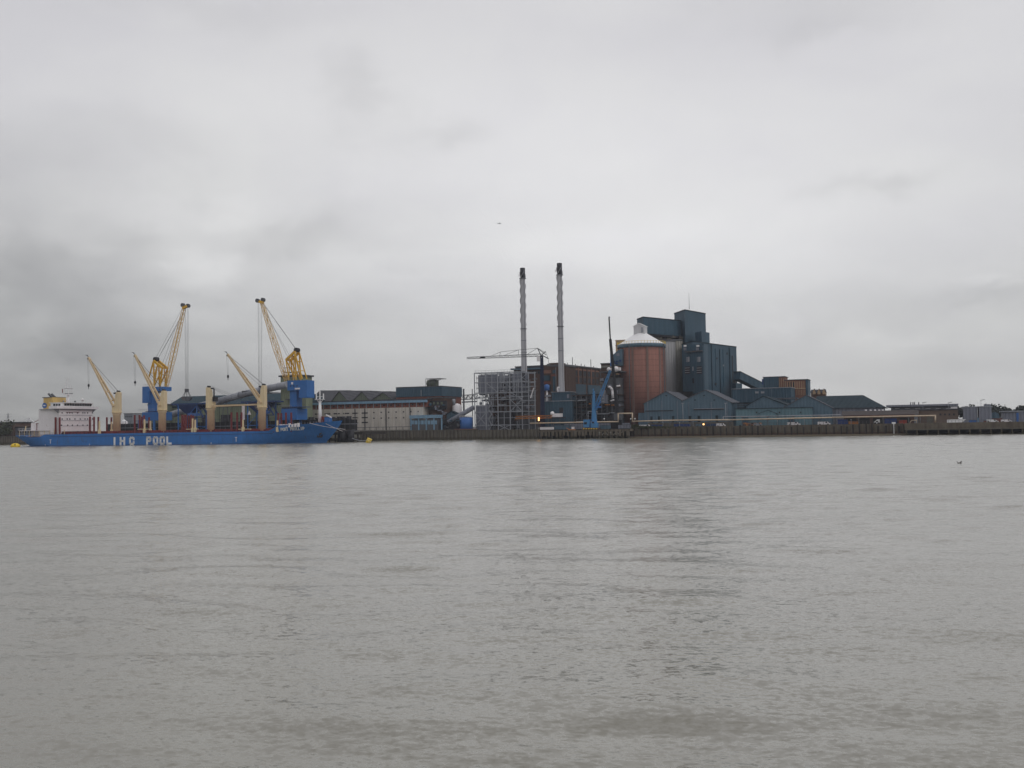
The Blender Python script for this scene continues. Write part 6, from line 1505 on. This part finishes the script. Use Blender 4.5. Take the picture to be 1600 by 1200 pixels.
z_ = Q(1370, 648.5, 4).z; a, b = QY(1315, 3.4, z_+.01), QY(1436, 3.4, z_+.01); rh = Q(1370, 641.6, 9).z-z_; 
MB().ext([tuple(a), tuple(a+V*5.5+Vector((0, 0, rh))), tuple(a+V*11)], b-a).build('roof', T['roof_brown'], t); qpart(t, 'red_fascia', 'brick', 1317, 1430, 649, 650.6, 3.6, .35)
for i in range(5): qpart(w_, 'bay_opening', 'black', 1322+i*21, 1338+i*21, 653, None, 3.8, .25)

# right side: brown brick building, corrugated sheds, small things
t, w_ = bld('brick_shed', 'dull brown brick shed with grey roof behind the piled jetty', 'shed', 1434, 1497, 641, 12, 18, 'brick_dull', zt=Q(1465, 640.8, 12).z); roof_slab(t, 1430, 1500, 640.8, 12, 18, .5, .4, 'roof_grey'); qpart(w_, 'roller_door', 'concrete_dark', 1448, 1458, 651, None, 11.8, .25); windows(w_, 1466, 1494, 4, 646, 649, 12, .4, 'dark')
t, w_ = bld('flat_hall', 'long low flat roofed hall with curved white eaves on the right skyline', 'hall', 1392, 1492, 636.5, 120, 40, 'far_grey'); roof_slab(t, 1388, 1494, 635, 118, 44, 1.0, 1, 'cladding')
for i in range(6): qpart(w_, 'eave_light', 'white', 1398+i*16, 1406+i*16, 637.8, 638.6, 119.5, .4)
for px in (1424, 1427.5, 1430, 1436): 
    a = Q(px, 634, 200); b = Q(px, 628.5, 200)
t = thing('chimney_cluster', 'cluster of thin flues rising above the flat hall roof', 'flues', Q(1430, 634, 150))
m = MB()
for px in (1423, 1426.5, 1429, 1435.5): m.tube(Q(px, 636, 150), Q(px, 628.2, 150), .28)
m.build('flue', T['steel_dark'], t)
t, w_ = bld('grey_corrugated_shed', 'pale grey corrugated shed, the wider of two on the right', 'shed', 1505, 1527, 637, 10, 12, 'cladding', zt=Q(1516, 636.5, 10).z); roof_slab(t, 1504, 1528, 636.5, 10, 12, .35, .2, 'steel')
t, w_ = bld('grey_corrugated_shed', 'pale grey corrugated shed with a raised corner box on the right', 'shed', 1529.5, 1549, 636.3, 9, 12, 'cladding', zt=Q(1540, 635.8, 9).z); roof_slab(t, 1529, 1550, 635.8, 9, 12, .35, .2, 'steel'); qpart(t, 'raised_box', 'cladding', 1538, 1548, 631.5, 636, 9.6, 5)
t, w_ = bld('white_roof_cabin', 'small cream cabin roof at the end of the flat hall', 'cabin', 1486, 1496, 635.5, 60, 6, 'white'); roof_slab(t, 1486, 1496, 635.5, 60, 6, .3, .2, 'steel')
t, w_ = bld('portal_shed', 'grey shed with a blue door frame at the right edge', 'shed', 1568, 1640, 643.5, 16, 14, 'cladding', zt=Q(1600, 643, 16).z); roof_slab(t, 1566, 1640, 643, 16, 14, .4, .3, 'steel'); qpart(w_, 'blue_door_post', 'tank_blue', 1588, 1591.5, 645, None, 15.7, .4); qpart(w_, 'lintel', 'steel_dark', 1569, 1591, 644, 645.2, 15.7, .4)
t, w_ = bld('teal_round_shelter', 'small teal curved shelter left of the grey portal shed', 'shelter', 1551, 1558, 650, 14, 4, 'teal_shed')
a = Q(1554.5, 650.5, 14); MB().tube(a+V*-.2, a+V*4.2, 1.7, n=16).build('curved_roof', T['teal_shed'], t)
# trees behind on the right
for i, (px, h, r) in enumerate(((1497, 11, 7), (1508, 10, 6), (1556, 13, 8), (1566, 12, 7), (1585, 13, 8), (1597, 12, 7), (1610, 12, 8))):
    q = QY(px, 150, ZG)
    lab = ['tree just right of the flat hall on the skyline', 'tree behind the wider grey corrugated shed', 'taller tree just right of the raised corner box', 'second tree right of the raised corner box', 'tree above the blue door frame shed', 'tree at the right frame edge above the portal shed', 'tree partly cut by the right frame edge'][i]
    rn = random.Random(60+i); t = thing('tree', 'hazy dark ' + lab, 'tree', q, 'trees behind the right sheds')
    h = (Q(px, 634.2+rn.uniform(-1.3, 1.0), 150).z-ZG)
    m = MB(); m.tube(q, q+Vector((0, 0, h*.5)), .45, .25, 8)
    for k in range(4): a = rn.random()*6.3; m.tube(q+Vector((0, 0, h*.35)), q+Vector((math.cos(a)*r*.5, math.sin(a)*r*.5, h*.75)), .22, .08, 6)
    m.build('trunk', T['bark'], t)
    m = MB(); cl = [(rn.uniform(-.6, .6)*r, rn.uniform(-.6, .6)*r, rn.uniform(.4, .88)*h, rn.uniform(.28, .45)*r) for _ in range(10)]
    for j in range(520):
        c = cl[j % 10]; v = Vector((rn.gauss(0, 1), rn.gauss(0, 1), rn.gauss(0, 1))).normalized()*c[3]*rn.uniform(.4, 1.1); p = q+Vector((c[0]+v.x, c[1]+v.y, c[2]+v.z*.8)); n_ = Vector((rn.gauss(0, 1), rn.gauss(0, 1), rn.gauss(0, 1))).normalized(); a = n_.orthogonal().normalized()*rn.uniform(.4, .9); b = n_.cross(a)
        m.add([p-a, p+b*.7, p+a, p-b*.7], [[0, 1, 2, 3]])
    m.build('crown', T['leaf_far'], t)
for i, (px, lab) in enumerate(((1443, 'left'), (1483, 'middle'), (1534, 'right'))):
    q = QY(px, 30, 0); zt = Q(px, 629.5-(4 if i == 2 else 0), 30).z; t = thing('lamp_post', 'thin lamp post with an arm on the right skyline, %s of three' % {'left': 'leftmost', 'middle': 'middle', 'right': 'rightmost'}[lab], 'lamp post', (q.x, q.y, ZG))
    MB().tube((q.x, q.y, ZG), (q.x, q.y, zt), .12, .07, 6).build('pole', T['steel'], t); MB().bar((q.x-.2, q.y, zt), (q.x+1.6, q.y, zt+.35), .3, .2).build('lamp_head', T['steel_dark'], t)

# ------------------------------------------------------------------ long buff pipe with its loops
DP = 1.6
def pipe_thing(label, pts, r, material, d, sup, name='pipeline', cat='pipe'):
    P_ = [Q(x, y, d) for x, y in pts]; c = P_[0]; t = thing(name, label, cat, (c.x, c.y, ZG)); m = MB(); m.path(P_, r, 10)
    for p in P_[1:-1]: m.ball(p, r*1.08, 8)
    m.build('pipe', T[material], t)
    for px in sup:
        z = None
        for (a, b) in zip(pts, pts[1:]):
            if a[0] <= px <= b[0] and b[0] > a[0]: z = Q(px, a[1]+(b[1]-a[1])*(px-a[0])/(b[0]-a[0]), d).z
        if z is None: continue
        q = QY(px, d, 0); mm = MB(); mm.bar((q.x, q.y, ZG), (q.x, q.y, z-r), .3); mm.bar((q.x-.6, q.y, z-r-.1), (q.x+.6, q.y, z-r-.1), .2); mm.build('support', T['steel_dark'], t)
    return t
pipe_thing('long buff pipeline along the wharf edge with a square expansion loop by the brick silo', [(828, 661.4), (966, 658.8), (966, 646.2), (988, 645.8), (988, 658.4), (1060, 656.6), (1140, 656), (1300, 652.3), (1461.5, 649.4), (1461.5, 660)], .30, 'pipe_buff', DP,
           [840, 865, 890, 1017, 1046, 1080, 1110, 1172, 1200, 1235, 1270, 1305, 1342, 1380, 1420])
pipe_thing('thin grey white pipeline just above the buff pipe before the teal sheds', [(1130, 656.5), (1130, 651), (1200, 650.3), (1314, 648.2)], .2, 'steel', 3.4, [1160, 1200, 1240, 1280])
pipe_thing('low white pipe with a square loop behind the blue crane', [(900, 659), (919, 658.7), (919, 643), (933, 642.6), (933, 647), (950, 646.6), (953, 645.2), (960, 645)], .17, 'steel', 9, [905, 945])
pipe_thing('short buff pipe loop beside the brown brick shed', [(1421, 662), (1424, 657), (1432, 656.4), (1432, 662)], .17, 'pipe_buff', 3, [])
# rusty conveyor and cabin near the tower crane
t = thing('rusty_conveyor', 'rusty orange brown lattice conveyor beside the tower crane foot', 'conveyor', QY(835, 2.4, ZG)); MB().truss(Q(806, 652.5, 2.4), Q(862, 651.0, 2.4), 1.2, 1.2, 12, .18, side=V).build('truss', T['orange'], t)
MB().bar(Q(806, 651, 2.4), Q(862, 649.6, 2.4), .9, .2).build('belt', T['brown'], t); m = MB()
for px in (812, 830, 857): q = QY(px, 2.4, 0); m.bar((q.x, q.y, ZG), (q.x, q.y, Q(px, 653, 2.4).z), .25)
m.build('leg', T['steel_dark'], t)
t, w_ = bld('white_cabin', 'white tank cabin raised on a stand right of the tower crane', 'cabin', 860.5, 876, 646, 3, 3, 'white', pyb=651.5); a = Q(863, 646, 3.5); MB().ball((a.x, a.y, a.z), 1.0).build('dome', T['white_clean'], t); m = MB()
for px in (862, 875): q = QY(px, 4, 0); m.bar((q.x, q.y, ZG), (q.x, q.y, Q(868, 651, 3).z), .3)
m.build('leg', T['steel_dark'], t)
qpart(t, 'platform', 'dark', 859, 880, 652, 653.5, 2.6, 4)
for i, (px, py, lab) in enumerate(((841.8, 654.8, 'lit orange lamp on a short post at the tower crane foot'), (1099.3, 663, 'lit orange lamp on a short post on the timber wharf'))):
    q = Q(px, py, .5); t = thing('wharf_lamp', lab, 'lamp', (q.x, q.y, ZG)); MB().bar((q.x, q.y, ZG), (q.x, q.y, q.z-.2), .16).build('post', T['steel_dark'], t)
    MB().box(q.x-.28, q.x+.28, q.y-.2, q.y+.2, q.z-(.8 if i == 0 else .3), q.z+(.8 if i == 0 else .3)).build('lantern', T['lamp'], t)

# ------------------------------------------------------------------ light blue grab crane on the timber jetty
DB = -3
bc = thing('harbour_crane', 'light blue harbour crane with an upright boom on the timber jetty', 'crane', QY(922, DB, 3.9))
m = MB(); m.qbox(910, 935, 668.6, 671, DB-2, 4); gn = m.build('gantry', T['brown'], bc)
m = MB()
for i in range(6): m.qbox(911+i*4, 913+i*4, 669, 670.6, DB-2.12, .1)
m.build('hazard_stripes', T['yellow'], gn)
for px in (912, 933):
    for dd in (-1.6, 1.6): q = QY(px, DB+dd, 0); MB().bar((q.x, q.y, 3.9), (q.x, q.y, Q(px, 671, DB).z+.02), .5).build('leg', T['timber_dark'], gn)
qpart(bc, 'cab', 'sky_blue', 911.5, 920.5, 655.5, 667.5, DB-1.6, 2.6); qpart(bc, 'winch_housing', 'sky_blue', 923, 932, 660.5, 668.2, DB-1.6, 3)
qpart(bc, 'window', 'window_glass', 912.6, 917, 659.5, 663, DB-1.72, .1); qpart(bc, 'window', 'window_glass', 925, 928, 658.8, 661.5, DB-1.72, .14); qpart(bc, 'turntable', 'crane_navy', 914, 931, 667.6, 668.7, DB-1.4, 3)
m = MB(); a = [Q(923.5, 664, DB), Q(932.5, 664, DB), Q(930, 640, DB), Q(928.5, 611, DB), Q(926.2, 611, DB), Q(925, 640, DB)]
m.ext([tuple(p) for p in a], V*1.1); m.build('mast', T['sky_blue'], bc); m = MB(); m.bar(Q(925, 615, DB), Q(929.5, 614.4, DB), .2); m.tube(Q(927.2, 611, DB), Q(927, 607.5, DB), .3); m.build('mast_head', T['sky_blue'], bc)
m = MB(); m.truss(Q(930, 640, DB+.5), Q(953.5, 579, DB+.5), 1.3, .7, 14, .15, side=V); m.build('jib', T['sky_blue'], bc)
m = MB(); m.qbox(930, 938.5, 634.5, 637.2, DB, 1.5); m.bar(Q(933, 636, DB), Q(939, 627, DB), .5); m.build('counter_arm', T['crane_blue'], bc)
m = MB(); m.tube(Q(927, 610, DB+.5), Q(953, 580, DB+.5), .06, n=5); m.tube(Q(940, 644, DB+.5), Q(939.5, 618, DB+.5), .12, n=5); m.build('rope', T['rope'], bc)
# black crawler crane, its boom rising above the silo
cc = thing('crawler_crane', 'crawler crane with a thin black boom leaning left of the brick silo', 'crane', QY(966, 6, ZG))
m = MB(); m.truss(Q(965, 650, 6), Q(953.6, 530, 6), 1.1, .8, 24, .2, side=V); m.bar(Q(965, 650, 6), Q(953.6, 530, 6), .45); m.build('boom', T['dark'], cc)
m = MB(); m.bar(Q(953.6, 530, 6), Q(951.6, 496.5, 6), .6); m.bar(Q(950.9, 495.8, 6), Q(953, 495.4, 6), .5); m.build('boom_tip', T['dark'], cc)
qpart(cc, 'house', 'steel_dark', 959, 970, 646, 656, 5, 4); qpart(cc, 'cab', 'dark', 955.5, 958.8, 647, 656, 5, 2); m = MB(); m.qbox(954, 971, 656.5, None, 4.5, 1.2); m.qbox(954, 971, 656.5, None, 8.6, 1.2); m.build('track', T['black'], cc)
m = MB(); m.tube(Q(953.4, 530, 6), Q(968, 648, 8), .07, n=5); m.build('rope', T['rope'], cc)

# ------------------------------------------------------------------ vehicles and clutter on the wharf
def van(px, d, w_, label, col='white', h=1.7, name='van', cat='van', cab=None, group=None):
    q = QY(px, d, ZG); t = thing(name, label, cat, q, group); L_ = w_; c0 = q-U*L_/2
    def P(u, z, v=0): p = c0+U*u+V*v; return Vector((p.x, p.y, ZG+z))
    prof = [P(0, .45), P(L_, .45), P(L_, h*.55), P(L_*.86, h*.62), P(L_*.76, h), P(L_*.03, h), P(0, h*.9)]
    m = MB().ext([tuple(p) for p in prof], V*1.8); b = m.build('body', T[col], t)
    for u in (.18, .82):
        p = P(L_*u, .38, -.05); MB().tube(p, p+V*.3, .38, n=12).build('wheel', T['black'], t)
    a = [P(L_*.62, h*.65, -.03), P(L_*.80, h*.65, -.03), P(L_*.74, h*.93, -.03), P(L_*.62, h*.93, -.03)]; MB().ext([tuple(p) for p in a], V*.02).build('window', T['window_glass'], t)
    return t
van(1240, 3.0, 5.4, 'white van parked behind the wharf wall below the pale teal shed'); van(1287.5, 3.0, 5.2, 'white van parked right of the pale teal shed under the pipe'); van(1184, 3.2, 3.6, 'small pale car behind the wharf wall near the stacked crates', 'steel', 1.4, 'car', 'car')
van(1551, 3, 4.4, 'white car parked on the piled jetty below the grey corrugated shed', 'white_clean', 1.5, 'car', 'car'); van(1573, 4, 4.0, 'pale car parked near the grey portal shed at right', 'white', 1.4, 'car', 'car'); van(1008, 3, 5.6, 'white van roof showing behind the wharf left of the blue skips', 'white', 1.5)
van(1126, 3, 3.8, 'white car under the pipe right of the orange lamp', 'white', 1.6, 'car', 'car'); van(1094, 4.4, 4, 'blue grey car behind the wharf left of the orange lamp', 'teal_shed', 1.5, 'car', 'car')
def skip_box(px0, px1, pyt, d, label, col, name='container', cat='container', dep=2.4, group=None):
    t = thing(name, label, cat, QY((px0+px1)/2, d, ZG), group); qpart(t, 'body', col, px0, px1, pyt, None, d, dep)
    m = MB(); n = max(2, int((px1-px0)/2.2))
    for i in range(n+1): px = px0+(px1-px0)*i/n; m.qbox(px-.15, px+.15, pyt+.2, None, d-.12, .12)
    m.build('rib', T[col], t); qpart(t, 'lid', 'steel_dark', px0-.2, px1+.2, pyt-.4, pyt-.02, d-.15, dep+.3); return t
skip_box(1018, 1034, 663.6, 3, 'dark blue container left of the middle of the timber wharf', 'lorry_blue'); skip_box(1053, 1077, 662.4, 3.4, 'long navy container behind the wharf left of the orange lamp', 'lorry_blue'); skip_box(1104, 1122, 662, 4, 'navy container right of the orange wharf lamp', 'crane_navy')
skip_box(1309, 1324, 655.5, 2.4, 'navy container under the pipe below the brown roofed shed', 'lorry_blue'); skip_box(1382, 1401, 654, 2.4, 'blue lorry trailer box beside the white tractor cab', 'lorry_blue'); skip_box(1404, 1417, 656.3, 2.2, 'orange red skip at the end of the timber wharf', 'red')
skip_box(1326, 1342, 658.5, 2.6, 'ochre brown container under the pipe', 'orange'); skip_box(1514, 1526, 656.5, 2.6, 'bright blue tarpaulin covered stack before the grey corrugated shed', 'tank_blue'); skip_box(1527, 1529.3, 652.8, 3, 'upright pale blue panel between the two corrugated sheds', 'pale_blue', dep=.6)
skip_box(937, 952, 664.6, -2, 'blue grey skip on the timber jetty right of the blue crane', 'teal_shed'); skip_box(844, 863, 667.2, -2, 'whitish container on the left end of the timber jetty', 'white'); skip_box(1537, 1545, 657.5, 3, 'dark red box right of the bright blue stack', 'brick')
skip_box(862, 890, 664.5, 1.6, 'long grey blue bin behind the timber jetty', 'teal_shed'); skip_box(966, 984, 664.0, .5, 'grey panelled hut at the right end of the timber jetty', 'cladding'); skip_box(1550, 1566, 653.8, 8, 'row of red brown crates before the teal curved shelter', 'brick')
# lorry
q = QY(1370, 2.4, ZG); t = thing('lorry_cab', 'white tractor cab facing left beside the blue trailer', 'lorry', q)
a = [Q(1365, 662, 2.4), Q(1374.5, 662, 2.4), Q(1374.5, 655.3, 2.4), Q(1370.5, 655.3, 2.4), Q(1366, 659, 2.4)]; MB().ext([tuple(p) for p in a], V*2.4).build('body', T['white_clean'], t)
qpart(t, 'window', 'window_glass', 1368.5, 1372, 657.8, 659.6, 2.25, .13); m = MB()
for px in (1367.5, 1373): p = QY(px, 2.3, ZG+.5); m.tube(p, p+V*.4, .5, n=12)
m.build('wheel', T['black'], t)
# stacked orange crates, boats, boxes
k = 0
for i in range(7):
    px = 1161.5+i*4
    t = thing('crate_stack', ['leftmost orange crate stack under the pipe', 'second orange crate stack from the left', 'third orange crate stack from the left', 'middle dark rust crate stack', 'fifth crate stack from the left', 'sixth crate stack from the left', 'rightmost orange crate stack under the pipe'][i], 'crates', QY(px+1.5, 5, ZG), 'crate stacks before the pale teal shed')
    qpart(t, 'crate', 'orange' if i != 3 else 'brown', px, px+3.4, 660.2+(i % 3)*.6, 663, 4.4, 2.2); qpart(t, 'crate', 'orange' if i % 2 else 'brown', px, px+3.4, 663.2, None, 4.4, 2.2)
t = thing('motor_launch', 'white launch laid up on the jetty before the brick shed', 'boat', QY(1494, 3, 4.75)); a0, b0 = QY(1480, 2.4, 4.75), QY(1510, 2.4, 4.75)
m = MB(); m.ext([tuple(a0), tuple(b0-U*1.6), tuple(b0+Vector((0, 0, 1.3))), tuple(a0+Vector((0, 0, 1.2)))], V*2.2); m.build('hull', T['white_clean'], t); qpart(t, 'cabin', 'white', 1484, 1501, 656.8, 658.4, 2.9, 1.4, zb=6.0); m = MB()
for i in range(4): m.qbox(1485.5+i*4, 1487.5+i*4, 657.2, 658, 2.85, .06)
m.build('cabin_window', T['dark'], t)
t = thing('orange_digger', 'small orange and white machine on the timber jetty', 'machine', QY(893, -2, 3.9)); qpart(t, 'body', 'orange', 888, 898, 670.6, 673, -3, 1.6, zb=3.9); qpart(t, 'cab', 'white', 893, 896.5, 666.8, 670.4, -2.8, 1.2); m = MB(); m.bar(Q(890, 671, -2.5), Q(885, 668.5, -2.5), .22); m.build('arm', T['orange'], t)
# wharf railing posts, bollards, lights on the wharf
for i, px in enumerate((944, 992, 985.5)):
    q = Q(px, 655.5, 3); t = thing('globe_lamp', ['small white globe lamp right of the blue crane mast', 'small white globe lamp right of the pipe loop', 'small white globe lamp inside the pipe loop'][i], 'lamp', (q.x, q.y, ZG)); MB().bar((q.x, q.y, ZG), (q.x, q.y, q.z), .12).build('post', T['steel_dark'], t); MB().ball((q.x, q.y, q.z+.3), .35).build('globe', T['white_clean'], t)
for i, (px, r, h, lb_) in enumerate(((992, 1.8, 2.3, 'scrubby green bush on the wharf left end by the pipe loop'), (1001, 2.0, 2.0, 'scrubby green bush right of the pipe loop'), (1010, 1.7, 1.5, 'low scrub growing on the wharf top near the white van'))):
    bush(px, -.2, r, h, 80+i, lb_, z=3.6, n=260, ls=.22)
rw = thing('wharf_fence', 'thin dark post and rail fence along the top of the timber wharf', 'fence', QY(1200, .2, 4.75))
posts('post', rw, 'steel_dark', 1012, 1410, 72, 4.75, 6.0, .3, .09); m = MB(); m.bar(QY(1012, .3, 5.95), QY(1410, .3, 5.95), .08); m.bar(QY(1012, .3, 5.4), QY(1410, .3, 5.4), .06); m.build('rail', T['steel_dark'], rw)
qf = thing('quay_edge_fence', 'thin rail fence along the quay edge in front of the steel frame', 'fence', QY(790, .5, 4.55)); posts('post', qf, 'steel_dark', 747, 842, 24, 4.55, 5.6, .5, .09); MB().bar(QY(747, .5, 5.6), QY(842, .5, 5.6), .08).build('rail', T['steel_dark'], qf)

hd = thing('site_hoarding', 'long low grey brown hoarding behind the wharf under the double gabled shed', 'hoarding', QY(1075, 5.5, ZG))
qpart(hd, 'panel', 'concrete_dark', 1012, 1146, 659.6, None, 5.5, .3); m = MB()
for i in range(24): m.qbox(1012+i*5.8, 1012.5+i*5.8, 659.2, None, 5.2, .25)
m.build('post', T['steel_dark'], hd)['kind'] = 'stuff'
hd = thing('site_hoarding', 'grey panel fence behind the timber jetty and the blue crane', 'hoarding', QY(925, 5.0, ZG)); qpart(hd, 'panel', 'cladding', 882, 984, 661.5, None, 5.0, .3)
m = MB(); rn = random.Random(5)
for i in range(900):
    px = 987+abs(rn.gauss(0, 42)); 
    if px > 1180: continue
    q = QY(px, rn.uniform(-.6, .9), 4.2+rn.random()*1.2*math.exp(-(px-987)/110)); a = Vector((rn.uniform(-.3, .3), rn.uniform(-.2, .2), rn.uniform(0, .25))); b = Vector((rn.uniform(-.15, .15), 0, rn.uniform(.1, .4)))
    m.add([q-a, q+b, q+a, q-b], [[0, 1, 2, 3]])
tag(m.build('weeds', T['leaf']), 'straggling weeds along the top of the timber wharf', None, kind='stuff')
rn = random.Random(15)
for i in range(7):
    px = [1036, 1062, 1083, 1215, 1257, 1330, 1438][i]; lab = ['thin pole left of the valley of the double gables', 'thin pole just left of the valley light pole', 'thin pole left of the orange lamp', 'thin pole between the crate stacks and the first van', 'thin pole between the two white vans', 'thin pole by the ochre container', 'thin pole beside the short buff pipe loop'][i]
    q = QY(px, 2.4, ZG); t = thing('mooring_pole', lab, 'pole', (q.x, q.y, ZG)); h = 2.2+rn.random()*1.4; MB().tube((q.x, q.y, ZG), (q.x, q.y, ZG+h), .13, .1, 6).build('pole', T['steel'], t); MB().box(q.x-.25, q.x+.25, q.y-.15, q.y+.15, ZG+h, ZG+h+.3).build('head', T['steel'], t)

# ------------------------------------------------------------------ haze
hm = bpy.data.materials.new('haze'); hm.use_nodes = True; hn = hm.node_tree.nodes; hn.clear()
ho = hn.new('ShaderNodeOutputMaterial'); hv = hn.new('ShaderNodeVolumePrincipled'); hv.inputs['Color'].default_value = (.80, .84, .92, 1); hv.inputs['Density'].default_value = .00013; hv.inputs['Anisotropy'].default_value = 0.0
hm.node_tree.links.new(hv.outputs[0], ho.inputs['Volume'])
hb_ = MB().box(-2400, 2400, -100, 2700, -3, 340).build('haze', hm); tag(hb_, 'thin pale grey haze over the river', None, kind='stuff')
for o in bpy.data.objects:
    if '_o' in o: del o['_o']
